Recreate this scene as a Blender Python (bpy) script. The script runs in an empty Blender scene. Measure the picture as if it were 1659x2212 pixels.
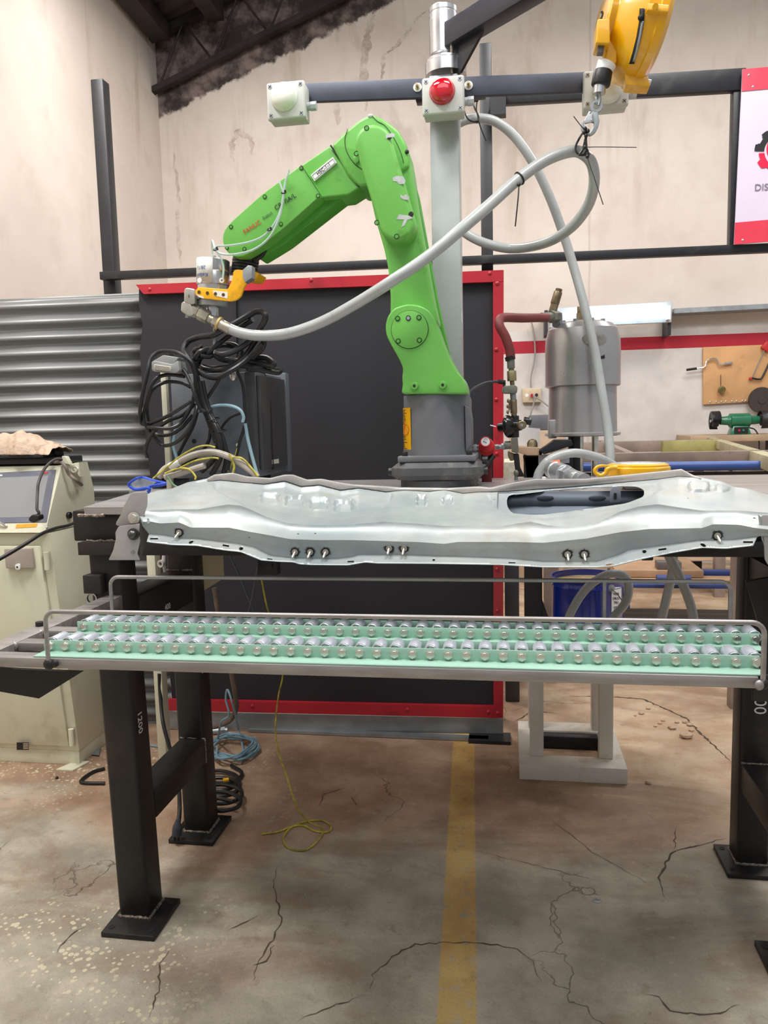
import bpy, bmesh, math, random
from math import radians as R, sin, cos, pi
from mathutils import Vector as V, Matrix, geometry
random.seed(7)
S = bpy.context.scene
COL = S.collection
# ---------------------------------------------------------------- camera
CW, CH, FPX = 1659, 2212, 1661.0
YAW, PIT, ROL = R(9.3), R(6.3), R(1.4)
CAMP = V((0, 0, 1.10))
fw = V((-sin(YAW) * cos(PIT), cos(YAW) * cos(PIT), -sin(PIT)))
r0 = V((cos(YAW), sin(YAW), 0)); u0 = r0.cross(fw)
rt = r0 * cos(ROL) - u0 * sin(ROL); up = r0 * sin(ROL) + u0 * cos(ROL)
cam = bpy.data.objects.new('camera', bpy.data.cameras.new('camera'))
COL.objects.link(cam)
cam.matrix_world = Matrix(((rt.x, up.x, -fw.x, CAMP.x), (rt.y, up.y, -fw.y, CAMP.y), (rt.z, up.z, -fw.z, CAMP.z), (0, 0, 0, 1)))
cam.data.sensor_fit = 'HORIZONTAL'; cam.data.sensor_width = 36; cam.data.lens = 36 * FPX / CW
cam.data.clip_start = .02
S.camera = cam
# ---------------------------------------------------------------- light
S.view_settings.view_transform = 'Standard'; S.view_settings.look = 'None'
S.view_settings.gamma = 1; S.view_settings.use_curve_mapping = False
S.view_settings.exposure = 0.0
wd = bpy.data.worlds.new('world'); S.world = wd; wd.use_nodes = True
wb = wd.node_tree.nodes['Background']
wb.inputs[0].default_value = (.93, .96, 1, 1); wb.inputs[1].default_value = .42
def area(name, loc, tgt, sx, sy, power, col=(1, 1, 1)):
    l = bpy.data.lights.new(name, 'AREA'); l.shape = 'RECTANGLE'; l.size = sx; l.size_y = sy
    l.energy = power; l.color = col
    o = bpy.data.objects.new(name, l); COL.objects.link(o); o.location = loc
    o.rotation_euler = (V(tgt) - V(loc)).to_track_quat('-Z', 'Y').to_euler()
    return o
area('high_bay_light', (-1.5, 1.0, 4.0), (-.6, 1.9, .6), 1.8, .4, 104, (1, .98, .95))
area('high_bay_light', (1.0, 1.2, 4.2), (.4, 2.0, .6), 1.8, .4, 98, (1, .98, .95))
area('high_bay_light', (-1.2, 3.9, 3.9), (-1.0, 4.2, 0), 1.8, .35, 58, (1, .97, .93))
area('high_bay_light', (1.8, 4.1, 3.9), (1.9, 4.3, 0), 1.8, .35, 62, (1, .97, .93))
area('skylight', (0.3, -1.6, 4.4), (0, 2.2, .6), 4.5, 1.6, 56, (.97, .98, 1))
# ---------------------------------------------------------------- helpers: pixel -> world
def ray(x, y): return fw + rt * ((x - CW / 2) / FPX) - up * ((y - CH / 2) / FPX)
def P(x, y, Y):
    d = ray(x, y); return CAMP + d * (Y / d.y)
def PZ(x, y, Z):
    d = ray(x, y); return CAMP + d * ((Z - CAMP.z) / d.z)
def PX(x, y, X):
    d = ray(x, y); return CAMP + d * (X / d.x)
TF = .049                                            # far wall and fence are turned a little against the bench
def PF(x, y, Y0):                                    # on the plane Y = Y0 + TF*X
    d = ray(x, y); return CAMP + d * (Y0 / (d.y - TF * d.x))
def FY(X, Y0): return Y0 + TF * X
def zc(ox, oy, s, pts): return [(ox + x / s, oy + y / s) for x, y in pts]
# ---------------------------------------------------------------- materials
def lin(c):
    out = []
    for v in c:
        v /= 255.0; out.append(v / 12.92 if v <= .04045 else ((v + .055) / 1.055) ** 2.4)
    return (out[0], out[1], out[2], 1)
class NT:
    def __init__(s, name):
        s.m = bpy.data.materials.new(name); s.m.use_nodes = True
        s.t = s.m.node_tree; s.b = s.t.nodes['Principled BSDF']
        s.co = s.t.nodes.new('ShaderNodeTexCoord').outputs['Object']
    def link(s, a, b):
        if isinstance(a, (int, float)): b.default_value = a
        elif isinstance(a, tuple): b.default_value = a
        else: s.t.links.new(a, b)
    def math(s, op, a, b=0, c=None, clamp=False):
        n = s.t.nodes.new('ShaderNodeMath'); n.operation = op; n.use_clamp = clamp
        s.link(a, n.inputs[0]); s.link(b, n.inputs[1])
        if c is not None: s.link(c, n.inputs[2])
        return n.outputs[0]
    def mapping(s, sc=(1, 1, 1), vec=None, loc=(0, 0, 0), rot=(0, 0, 0)):
        n = s.t.nodes.new('ShaderNodeMapping'); s.link(vec or s.co, n.inputs[0])
        n.inputs['Scale'].default_value = sc; n.inputs['Location'].default_value = loc; n.inputs['Rotation'].default_value = rot
        return n.outputs[0]
    def noise(s, scale, detail=4, vec=None, rough=.55, dist=0):
        n = s.t.nodes.new('ShaderNodeTexNoise'); s.link(vec or s.co, n.inputs['Vector'])
        n.inputs['Scale'].default_value = scale; n.inputs['Detail'].default_value = detail
        n.inputs['Roughness'].default_value = rough; n.inputs['Distortion'].default_value = dist
        return n.outputs['Fac']
    def vor(s, scale, feat='F1', vec=None):
        n = s.t.nodes.new('ShaderNodeTexVoronoi'); n.feature = feat; s.link(vec or s.co, n.inputs['Vector'])
        n.inputs['Scale'].default_value = scale
        return n.outputs['Distance']
    def step(s, v, lo, hi):                          # smooth 0..1 between lo and hi
        n = s.t.nodes.new('ShaderNodeMapRange'); n.interpolation_type = 'SMOOTHSTEP'
        s.link(v, n.inputs[0]); n.inputs[1].default_value = lo; n.inputs[2].default_value = hi
        return n.outputs[0]
    def mix(s, f, a, b):
        n = s.t.nodes.new('ShaderNodeMix'); n.data_type = 'RGBA'
        s.link(f, n.inputs[0]); s.link(a, n.inputs[6]); s.link(b, n.inputs[7])
        return n.outputs[2]
    def xyz(s):
        n = s.t.nodes.new('ShaderNodeSeparateXYZ'); s.link(s.co, n.inputs[0]); return n.outputs
    def bump(s, h, strength=.3, dist=.01):
        n = s.t.nodes.new('ShaderNodeBump'); n.inputs['Strength'].default_value = strength; n.inputs['Distance'].default_value = dist
        s.link(h, n.inputs['Height']); s.t.links.new(n.outputs[0], s.b.inputs['Normal'])
    def out(s, col=None, rough=None, metal=None):
        if col is not None: s.link(col, s.b.inputs['Base Color'])
        if rough is not None: s.link(rough, s.b.inputs['Roughness'])
        if metal is not None: s.link(metal, s.b.inputs['Metallic'])
        return s.m
_mc = {}
def M(name, c, rough=.5, metal=0, var=.12, ns=12, bump=0, bs=60, spot=None, spotc=(40, 35, 30), coat=0, stretch=None):
    """plain procedural paint or metal: base colour with mottling, optional bump and dirt spots"""
    if name in _mc: return _mc[name]
    n = NT(name)
    vec = n.mapping(stretch) if stretch else None
    f = n.noise(ns, 5, vec)
    b = lin(c); k = 1 - var; k2 = 1 + var * .7
    col = n.mix(n.step(f, .3, .7), (b[0] * k, b[1] * k, b[2] * k, 1), (min(1, b[0] * k2), min(1, b[1] * k2), min(1, b[2] * k2), 1))
    if spot:
        sm = n.step(n.noise(spot, 6, None, .65), .56, .72)
        col = n.mix(n.math('MULTIPLY', sm, .7), col, lin(spotc))
    n.out(col, n.math('MULTIPLY_ADD', f, .25, rough - .12, clamp=True), float(metal))
    if bump: n.bump(n.noise(bs, 4, vec), bump)
    if coat: n.b.inputs['Coat Weight'].default_value = coat; n.b.inputs['Coat Roughness'].default_value = .08
    _mc[name] = n.m
    return n.m
def emis(name, c, s):
    n = NT(name); n.out(lin(c)); n.b.inputs['Emission Color'].default_value = lin(c); n.b.inputs['Emission Strength'].default_value = s
    return n.m
def glassy(name, c, rough=.1, alpha=.35):
    n = NT(name); n.out(lin(c), rough); n.b.inputs['Alpha'].default_value = alpha
    return n.m
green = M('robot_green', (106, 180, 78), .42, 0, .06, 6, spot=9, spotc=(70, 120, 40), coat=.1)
green_d = M('robot_green_dark', (86, 168, 58), .5, 0, .08, 8, spot=7, spotc=(45, 80, 35))  # darker mottled green for forearm underside, rear duct, collar and screw heads
rgrey = M('robot_base_grey', (104, 106, 110), .5, .1, .08, 9, .05)
rgrey_d = M('robot_plate_grey', (84, 86, 88), .5, .2, .12, 20, .05, spot=14, spotc=(130, 125, 115))
blackpl = M('black_plastic', (24, 24, 26), .45, 0, .1)
rubber = M('black_rubber', (26, 26, 28), .38, 0, .12)
seam = M('dark_seam', (16, 22, 14), .6)
steel_blk = M('black_mill_steel', (40, 38, 38), .42, .3, .35, 5, .06, 90, spot=6, spotc=(62, 50, 44))
steel_raw = M('raw_steel_tube', (162, 156, 153), .38, .5, .18, 9, .03, 120, stretch=(1, 8, 8))
steel_plate = M('table_steel', (160, 156, 154), .38, .35, .14, 5, .02, 40, stretch=(1, 7, 1))
steel_lt = M('machined_aluminium', (205, 205, 208), .25, .9, .06, 20)
zinc = M('zinc_plated', (196, 200, 204), .28, .8, .1, 30)
chrome = M('bright_bolt', (222, 220, 212), .2, .85, .1, 60)
weld = M('weld_bead', (160, 148, 136), .5, .8, .5, 160, .8, 200)
mint = M('mint_green_paint', (158, 196, 178), .35, 0, .05, 6, coat=.2)
galv = M('galvanised', (160, 165, 168), .42, .7, .14, 14)
blacksheet = M('black_screen_sheet', (33, 32, 39), .55, 0, .1, 2, spot=None)
redp = M('red_paint', (176, 34, 48), .35, 0, .12, 5, coat=.2, spot=8, spotc=(120, 25, 35))
blackp = M('black_frame_paint', (34, 34, 38), .4, .1, .15, 6, spot=10, spotc=(60, 60, 62))
blackm = M('black_painted_metal', (28, 29, 36), .4, .1, .15, 6)
barsteel = M('crossbar_steel', (74, 78, 90), .45, .5, .12, 8, .03)
lampgrey = M('lamp_box_grey', (194, 195, 190), .4, 0, .03)
cream = M('cabinet_cream', (212, 210, 186), .45, 0, .05, 3, spot=4, spotc=(186, 178, 148))
hoseg = M('grey_hose', (172, 176, 176), .3, 0, .05, 20, coat=.3)
white = M('white_label', (236, 236, 236), .5, 0, .02)
blackink = M('black_ink', (22, 22, 24), .6, 0, 0)
redink = M('red_ink', (205, 50, 30), .6, 0, 0)
blueink = M('blue_ink', (50, 100, 180), .6, 0, 0)
chalk = M('chalk', (225, 225, 225), .9, 0, 0)
yellow = M('yellow_enamel', (232, 172, 8), .3, 0, .05, 6, coat=.6)
yellowb = M('yellow_bracket', (244, 180, 20), .4, 0, .05, 8, spot=11, spotc=(190, 140, 40))
bronze = M('dirty_brass', (140, 125, 100), .4, .8, .25, 40, .1, spot=20)
regblk = M('regulator_black', (20, 20, 22), .28, .2, .1, 20, coat=.3)
beigeg = M('grimy_grey_fitting', (128, 128, 116), .5, .4, .25, 30, spot=25)
hosered = M('red_brown_hose', (126, 52, 52), .5, 0, .15, 12)
# ---------------------------------------------------------------- mesh builder
ORG = {}
class MB:
    def __init__(s): s.bm = bmesh.new()
    def add(s, b):
        me = bpy.data.meshes.new('t'); b.to_mesh(me); b.free(); s.bm.from_mesh(me); bpy.data.meshes.remove(me); return s
    def hexa(s, p, bev=0, seg=2):                    # 8 corners: bottom 4 ccw, top 4
        b = bmesh.new(); v = [b.verts.new(q) for q in p]
        for f in ((3, 2, 1, 0), (4, 5, 6, 7), (0, 1, 5, 4), (1, 2, 6, 5), (2, 3, 7, 6), (3, 0, 4, 7)):
            b.faces.new([v[i] for i in f])
        bmesh.ops.recalc_face_normals(b, faces=b.faces)
        if bev: bmesh.ops.bevel(b, geom=list(b.edges), offset=bev, segments=seg, affect='EDGES', profile=.5, clamp_overlap=True)
        return s.add(b)
    def mm(s, a, c, bev=0, seg=2):
        x0, y0, z0 = a; x1, y1, z1 = c
        return s.hexa([(x0, y0, z0), (x1, y0, z0), (x1, y1, z0), (x0, y1, z0), (x0, y0, z1), (x1, y0, z1), (x1, y1, z1), (x0, y1, z1)], bev, seg)
    def beam(s, p, q, w, h, bev=0, upv=(0, 0, 1)):   # box beam from p to q, w sideways, h along up
        p, q = V(p), V(q); d = (q - p).normalized(); sd = d.cross(V(upv)).normalized(); u = sd.cross(d).normalized()
        a, b = sd * w / 2, u * h / 2
        return s.hexa([p - a - b, p + a - b, q + a - b, q - a - b, p - a + b, p + a + b, q + a + b, q - a + b], bev)
    def cyl(s, p, q, r, r2=None, n=24, bev=0):
        p, q = V(p), V(q); r2 = r if r2 is None else r2
        b = bmesh.new()
        bmesh.ops.create_cone(b, cap_ends=True, segments=n, radius1=r, radius2=r2, depth=(q - p).length)
        if bev:
            ed = [e for e in b.edges if all(abs(abs(v.co.z) - (q - p).length / 2) < 1e-6 for v in e.verts) and abs(e.verts[0].co.z - e.verts[1].co.z) < 1e-6]
            bmesh.ops.bevel(b, geom=ed, offset=bev, segments=2, affect='EDGES', profile=.5, clamp_overlap=True)
        m = (q - p).to_track_quat('Z', 'Y').to_matrix().to_4x4(); m.translation = (p + q) / 2
        bmesh.ops.transform(b, matrix=m, verts=b.verts)
        return s.add(b)
    def lathe(s, prof, org, axis=(0, 0, 1), n=32, cap=True):   # prof: [(r, h)]
        b = bmesh.new(); m = V(axis).to_track_quat('Z', 'Y').to_matrix().to_4x4(); m.translation = V(org)
        rings = [[b.verts.new(m @ V((r * cos(2 * pi * i / n), r * sin(2 * pi * i / n), h))) for i in range(n)] for r, h in prof]
        for a, c in zip(rings, rings[1:]):
            for i in range(n): b.faces.new((a[i], a[(i + 1) % n], c[(i + 1) % n], c[i]))
        if cap:
            b.faces.new(rings[0][::-1]); b.faces.new(rings[-1])
        bmesh.ops.remove_doubles(b, verts=b.verts, dist=1e-6)
        bmesh.ops.recalc_face_normals(b, faces=b.faces)
        return s.add(b)
    def sphere(s, c, r, sc=(1, 1, 1), rot=None, u=20, v=12):
        b = bmesh.new(); bmesh.ops.create_uvsphere(b, u_segments=u, v_segments=v, radius=r)
        m = Matrix.Diagonal((*sc, 1))
        if rot is not None: m = rot.to_4x4() @ m
        m = Matrix.Translation(V(c)) @ m
        bmesh.ops.transform(b, matrix=m, verts=b.verts); return s.add(b)
    def tube(s, pts, r, n=10, sub=6, smooth=True, cap=True):
        pts = [V(p) for p in pts]
        if smooth and len(pts) > 2:
            e = [pts[0] * 2 - pts[1]] + pts + [pts[-1] * 2 - pts[-2]]; o = []
            for i in range(1, len(e) - 2):
                for k in range(sub):
                    t = k / sub; a, b_, c, d = e[i - 1:i + 3]
                    o.append(.5 * ((2 * b_) + (c - a) * t + (2 * a - 5 * b_ + 4 * c - d) * t * t + (3 * b_ - a - 3 * c + d) * t ** 3))
            pts = o + [pts[-1]]
        b = bmesh.new(); rings = []; nv = None
        for i, p in enumerate(pts):
            t = (pts[min(i + 1, len(pts) - 1)] - pts[max(i - 1, 0)]).normalized()
            if nv is None: nv = t.orthogonal().normalized()
            nv = (nv - t * nv.dot(t)).normalized(); bv = t.cross(nv)
            rr = r(i / (len(pts) - 1)) if callable(r) else r
            rings.append([b.verts.new(p + (nv * cos(2 * pi * k / n) + bv * sin(2 * pi * k / n)) * rr) for k in range(n)])
        for a, c in zip(rings, rings[1:]):
            for k in range(n): b.faces.new((a[k], a[(k + 1) % n], c[(k + 1) % n], c[k]))
        if cap: b.faces.new(rings[0][::-1]); b.faces.new(rings[-1])
        bmesh.ops.recalc_face_normals(b, faces=b.faces)
        return s.add(b)
    def prism(s, pts, d, bev=0, seg=3, back=False):  # planar polygon pts (3D) extruded by vector d; front rim rounded
        b = bmesh.new(); d = V(d); v = [b.verts.new(p) for p in pts]; w = [b.verts.new(V(p) + d) for p in pts]
        f = b.faces.new(v); g = b.faces.new(w[::-1]); n = len(v)
        for i in range(n): b.faces.new((v[(i + 1) % n], v[i], w[i], w[(i + 1) % n]))
        bmesh.ops.recalc_face_normals(b, faces=b.faces)
        if bev:
            ed = list(f.edges) + (list(g.edges) if back else [])
            bmesh.ops.bevel(b, geom=ed, offset=bev, segments=seg, affect='EDGES', profile=.5, clamp_overlap=True)
        return s.add(b)
    def px(s, poly, Y0, Y1, bev=0, seg=3, back=False):
        return s.prism([P(x, y, Y0) for x, y in poly], (0, Y1 - Y0, 0), bev, seg, back)
    def quad(s, *p):
        b = bmesh.new(); b.faces.new([b.verts.new(q) for q in p]); return s.add(b)
    def build(s, name, mat, parent=None, ang=.6, label=None, kind=None):
        me = bpy.data.meshes.new(name); bm = s.bm
        if parent is not None: org = ORG[parent.name]
        elif kind == 'structure': org = V((0, 0, 0))
        else:
            xs = [v.co for v in bm.verts]
            org = V(((min(v.x for v in xs) + max(v.x for v in xs)) / 2, (min(v.y for v in xs) + max(v.y for v in xs)) / 2, min(v.z for v in xs)))
        bmesh.ops.translate(bm, verts=bm.verts, vec=-org)
        for f in bm.faces: f.smooth = True
        bm.to_mesh(me); bm.free(); me.set_sharp_from_angle(angle=ang)
        me.materials.append(mat)
        o = bpy.data.objects.new(name, me); COL.objects.link(o)
        if parent is not None: o.parent = parent
        else: o.location = org
        ORG[o.name] = org
        if label: o['label'] = label
        if kind: o['kind'] = kind
        return o
def tag(o, label, cat, group=None, kind=None):
    o['label'] = label; o['category'] = cat
    if group: o['group'] = group
    if kind: o['kind'] = kind
    return o
def thing(name, label, cat, loc, group=None):
    o = bpy.data.objects.new(name, None); COL.objects.link(o); o.empty_display_size = .05
    o.location = loc; ORG[o.name] = V(loc); return tag(o, label, cat, group)
def struct(name, mb, mat): return mb.build(name, mat, None, kind='structure')
def arc(cx, cy, r, a0, a1, n=12, ry=None):
    ry = ry or r
    return [(cx + r * cos(R(a0 + (a1 - a0) * i / n)), cy + ry * sin(R(a0 + (a1 - a0) * i / n))) for i in range(n + 1)]
def capsule(c1, r1, c2, r2, n=14):                   # outline (pixels) around two circles
    (x1, y1), (x2, y2) = c1, c2; L = math.hypot(x2 - x1, y2 - y1); a = math.degrees(math.atan2(y2 - y1, x2 - x1))
    b = math.degrees(math.acos((r1 - r2) / L))
    return arc(x2, y2, r2, a - b, a + b, n) + arc(x1, y1, r1, a + b, a + 360 - b, n)
def rnd(poly, r, n=4):                               # round the corners of a pixel outline
    out = []; N = len(poly)
    for i in range(N):
        p0, p, p1 = [V((*poly[j % N], 0)) for j in (i - 1, i, i + 1)]
        rr = r[i] if isinstance(r, (list, tuple)) else r
        a, b = (p0 - p), (p1 - p); t = min(rr, a.length * .45, b.length * .45)
        if t < .3: out.append((p.x, p.y)); continue
        A, B = p + a.normalized() * t, p + b.normalized() * t
        for k in range(n + 1):
            u = k / n; q = A * (1 - u) ** 2 + p * 2 * u * (1 - u) + B * u * u; out.append((q.x, q.y))
    return out
def text(mb, s, org, xdir, ydir, size, depth=.0006, font=None, shear=0):
    cu = bpy.data.curves.new('t', 'FONT'); cu.body = s; cu.size = size; cu.extrude = depth / 2; cu.align_x = 'CENTER'; cu.align_y = 'CENTER'; cu.shear = shear
    cu.resolution_u = 3
    o = bpy.data.objects.new('t', cu); COL.objects.link(o)
    dg = bpy.context.evaluated_depsgraph_get(); me = bpy.data.meshes.new_from_object(o.evaluated_get(dg))
    x, y = V(xdir).normalized(), V(ydir).normalized(); z = x.cross(y)
    m = Matrix(((x.x, y.x, z.x, org[0]), (x.y, y.y, z.y, org[1]), (x.z, y.z, z.z, org[2]), (0, 0, 0, 1)))
    me.transform(m); mb.bm.from_mesh(me)
    bpy.data.objects.remove(o); bpy.data.curves.remove(cu); bpy.data.meshes.remove(me)
    return mb
def hexbolt(mb, p, d, r, h, n=6, washer=0):
    p, d = V(p), V(d).normalized()
    if washer: mb.cyl(p, p + d * .0015, washer, n=20)
    mb.cyl(p, p + d * h, r, r * .93, n=n)
    return mb
# ================================================================ THE SETTING
def floor_mat():
    n = NT('worn_concrete'); X, Y, Z = n.xyz()
    big = n.noise(1.3, 5, None, .6, .3); mid = n.noise(5, 6, None, .62); fine = n.noise(60, 5, None, .7)
    col = n.mix(n.step(mid, .35, .68), lin((152, 144, 128)), lin((190, 181, 164)))
    # brown dirt, heaviest towards the back
    yy = n.math('ADD', Y, n.math('MULTIPLY', n.math('SUBTRACT', big, .5), 2.2))
    br = n.step(yy, 1.75, 2.15)
    col = n.mix(n.math('MULTIPLY', br, .85), col, n.mix(n.step(mid, .3, .7), lin((146, 110, 84)), lin((186, 152, 124))))
    sx = n.step(n.math('ADD', X, n.math('MULTIPLY', n.math('SUBTRACT', mid, .5), .8)), .0, .25)
    sand = n.math('MULTIPLY', sx, n.step(Y, 1.9, 2.3))
    col = n.mix(n.math('MULTIPLY', sand, .8), col, n.mix(n.step(n.noise(7, 5), .35, .65), lin((182, 152, 122)), lin((208, 186, 158))))
    # brown smears and stains in front
    sm = n.step(n.noise(1.3, 5, n.mapping((1, 2.8, 1)), .65, .8), .48, .66)
    col = n.mix(n.math('MULTIPLY', sm, .6), col, lin((136, 108, 86)))
    # pale paint flecks on the left
    fl = n.math('LESS_THAN', n.vor(64), n.math('MULTIPLY_ADD', n.noise(14, 4), .95, -.20))
    flm = n.math('MULTIPLY', n.step(n.noise(2.3, 4, n.mapping(loc=(3, 1, 0))), .5, .62), n.step(n.math('ADD', X, n.math('MULTIPLY', big, .3)), -.42, -.60))
    col = n.mix(n.math('MULTIPLY', n.math('MULTIPLY', fl, flm), .75), col, lin((222, 212, 180)))
    # rough patches where the screed has broken
    pt = n.step(n.noise(3.1, 3, n.mapping(loc=(7, 2, 0)), .5), .63, .68)
    col = n.mix(n.math('MULTIPLY', pt, .5), col, lin((186, 160, 140)))
    # worn yellow line
    c = n.math('MULTIPLY_ADD', n.math('SUBTRACT', 2.56, Y), .047, -.1605)
    dd = n.math('ABSOLUTE', n.math('SUBTRACT', X, c))
    dd = n.math('ADD', dd, n.math('MULTIPLY', n.math('SUBTRACT', fine, .5), .012))
    yl = n.math('MULTIPLY', n.math('SUBTRACT', 1, n.step(dd, .034, .040)), n.step(n.noise(34, 6, None, .7), .30, .48))
    col = n.mix(n.math('MULTIPLY', yl, .8), col, n.mix(n.step(mid, .3, .7), lin((190, 146, 74)), lin((216, 182, 100))))
    # fine grit and hairline cracks
    gr = n.step(n.noise(190, 4, None, .75), .56, .68)
    col = n.mix(n.math('MULTIPLY', gr, .45), col, lin((96, 82, 70)))
    g2 = n.step(n.noise(42, 6, n.mapping(loc=(2, 9, 0)), .75), .55, .7)
    col = n.mix(n.math('MULTIPLY', g2, .35), col, lin((204, 192, 172)))
    col = n.mix(n.math('MULTIPLY', n.step(n.noise(17, 6, n.mapping(loc=(4, 3, 0)), .7), .56, .7), .35), col, lin((112, 88, 70)))
    n3 = n.t.nodes.new('ShaderNodeTexNoise'); n3.inputs['Scale'].default_value = 3.5; n3.inputs['Detail'].default_value = 5
    n.link(n.co, n3.inputs['Vector'])
    wv = n.t.nodes.new('ShaderNodeVectorMath'); wv.operation = 'MULTIPLY_ADD'
    n.link(n3.outputs['Color'], wv.inputs[0]); wv.inputs[1].default_value = (.5, .5, .5); n.link(n.co, wv.inputs[2])
    vd = n.vor(1.7, 'DISTANCE_TO_EDGE', wv.outputs[0])
    cr = n.math('MULTIPLY', n.math('SUBTRACT', 1, n.step(vd, .001, .005)), n.step(n.noise(1.9, 2, n.mapping(loc=(5, 5, 0))), .54, .62))
    col = n.mix(n.math('MULTIPLY', cr, .5), col, lin((60, 48, 42)))
    h = n.math('ADD', n.math('MULTIPLY', mid, .6), n.math('MULTIPLY', fine, .25))
    h = n.math('SUBTRACT', h, n.math('MULTIPLY', cr, .5)); h = n.math('ADD', h, n.math('MULTIPLY', pt, .15))
    n.bump(h, .6, .014)
    return n.out(col, n.math('MULTIPLY_ADD', mid, .3, .5))
struct('floor', MB().mm((-5, -3.5, -.1), (5.5, 7.2, 0)), floor_mat())
def wall_mat(back):
    n = NT('plaster_back' if back else 'plaster_left'); X, Y, Z = n.xyz()
    a = n.noise(.9, 5, None, .6); b = n.noise(4, 6, None, .6)
    col = n.mix(n.step(a, .3, .7), lin((208, 196, 186)), lin((224, 214, 204)))
    col = n.mix(n.math('MULTIPLY', n.step(b, .5, .75), .3), col, lin((184, 168, 158)))
    st = n.step(n.noise(3.2, 5, n.mapping((1.6, 1.6, .2)), .6, .1), .54, .78)          # vertical water streaks
    col = n.mix(n.math('MULTIPLY', n.math('MULTIPLY', st, n.step(Z, 1.9, 3.4)), .5), col, lin((168, 152, 128)))
    if back:
        sp = n.step(n.noise(1.7, 5, n.mapping((1.1, 1, .5), loc=(1.3, 0, 2.1)), .6, .3), .56, .66)
        col = n.mix(n.math('MULTIPLY', n.math('MULTIPLY', sp, n.step(Z, 2.4, 3.4)), .35), col, lin((150, 132, 116)))
        line = n.math('MULTIPLY_ADD', X, .374, 4.552)
        d = n.math('SUBTRACT', n.math('ADD', Z, n.math('MULTIPLY', n.math('SUBTRACT', n.noise(9, 6, None, .7), .5), .16)), line)
        soot = n.step(d, -.015, .02)
        col = n.mix(soot, col, n.mix(n.step(n.noise(5, 5, None, .65), .4, .72), lin((52, 44, 42)), lin((140, 124, 118))))
        low = n.math('LESS_THAN', Z, n.math('MULTIPLY_ADD', n.noise(40, 3), .012, 1.80))
        col = n.mix(low, col, n.mix(n.step(b, .3, .7), lin((196, 190, 186)), lin((214, 208, 204))))
        rs = n.math('MULTIPLY', n.math('GREATER_THAN', Z, 1.635), n.math('LESS_THAN', Z, 1.728))
        col = n.mix(rs, col, lin((172, 40, 56)))
        jn = n.math('LESS_THAN', n.math('ABSOLUTE', n.math('SUBTRACT', n.math('ADD', X, n.math('MULTIPLY', n.noise(3), .03)), .62)), .008)
        col = n.mix(n.math('MULTIPLY', jn, .25), col, lin((150, 130, 120)))
    else:
        soot = n.step(n.math('ADD', Z, n.math('MULTIPLY', a, .5)), 3.9, 4.5)
        col = n.mix(n.math('MULTIPLY', soot, .55), col, lin((90, 82, 78)))
    n.bump(n.math('ADD', b, n.math('MULTIPLY', n.noise(30, 4), .3)), .25, .01)
    return n.out(col, .85)
WY = 6.1
XL = PF(362, 600, WY).x
bk = MB(); bk.hexa([(XL, FY(XL, WY), 0), (5.5, FY(5.5, WY), 0), (5.5, FY(5.5, WY) + .2, 0), (XL, FY(XL, WY) + .2, 0),
                    (XL, FY(XL, WY), 8), (5.5, FY(5.5, WY), 8), (5.5, FY(5.5, WY) + .2, 8), (XL, FY(XL, WY) + .2, 8)])
struct('wall_back', bk, wall_mat(True))
def LX(y): return XL - TF * (y - FY(XL, WY))           # left wall runs square to the back wall
lw = MB(); lw.hexa([(LX(-3), -3, 0), (LX(6.3), 6.3, 0), (LX(6.3) - .2, 6.3, 0), (LX(-3) - .2, -3, 0),
                    (LX(-3), -3, 4.14), (LX(6.3), 6.3, 4.14), (LX(6.3) - .2, 6.3, 4.14), (LX(-3) - .2, -3, 4.14)])
struct('wall_left', lw, wall_mat(False))
# roof sheeting (corrugated, sloping up to the right)
roofm = M('sooty_roof_sheet', (74, 66, 66), .7, .2, .35, 3)
rf = bmesh.new(); ZR0 = 4.15
def rz(x): return ZR0 + .374 * (x - XL)
NX, rows = 2, []
ys = [-3.5 + i * .03 for i in range(int(9.9 / .03))]
for y in ys:
    dz = .014 * sin(y / .17 * 2 * pi)
    rows.append([rf.verts.new((XL - .6, y, rz(XL - .6) + dz)), rf.verts.new((5.5, y, rz(5.5) + dz))])
for a, b in zip(rows, rows[1:]): rf.faces.new((a[0], b[0], b[1], a[1]))
r_ = MB(); r_.add(rf); ceil = struct('ceiling', r_, roofm)
sm_ = ceil.modifiers.new('thick', 'SOLIDIFY'); sm_.thickness = .02; sm_.offset = 1
sootm = M('sooty_steel', (52, 44, 44), .6, .3, .4, 6)
# lattice truss against the back wall and the eaves girder
t = thing('roof_truss', 'sooty lattice roof truss against the back wall under the sheeting', 'truss', (XL + 1.4, FY(XL + 1.4, WY) - .1, rz(XL + 1.4)))
def tp(x, off): return V((x, FY(x, WY) - .09, rz(x) - off))
MB().beam(tp(XL, .06), tp(2.2, .06), .06, .05).build('top_chord', sootm, t)
MB().beam(tp(XL, .44), tp(2.2, .44), .06, .04).build('bottom_chord', sootm, t)
x = XL + .05; k = 0
while x < 2.0:
    MB().cyl(tp(x, .06 if k % 2 else .44), tp(x + .22, .44 if k % 2 else .06), .008, n=8).build('web_bar', sootm, t)
    x += .22; k += 1
b1, b2 = P(477, 108, 5.9), P(352, -60, 3.6)
g_ = MB()
gx = XL + .55
g_.beam((gx, FY(gx, WY) - .15, rz(gx) - .13), (gx + .05, -2, rz(gx) - .13), .12, .17)
tag(g_.build('roof_girder', sootm), 'sooty steel girder running under the sloping roof sheets', 'girder')
g_ = MB(); g_.beam((XL + .12, FY(XL, WY) - .15, rz(XL) - .06), (XL + .4, -2, rz(XL) - .06), .14, .12)
tag(g_.build('eaves_beam', sootm), 'dark eaves beam where the left wall meets the roof', 'beam')

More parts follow.
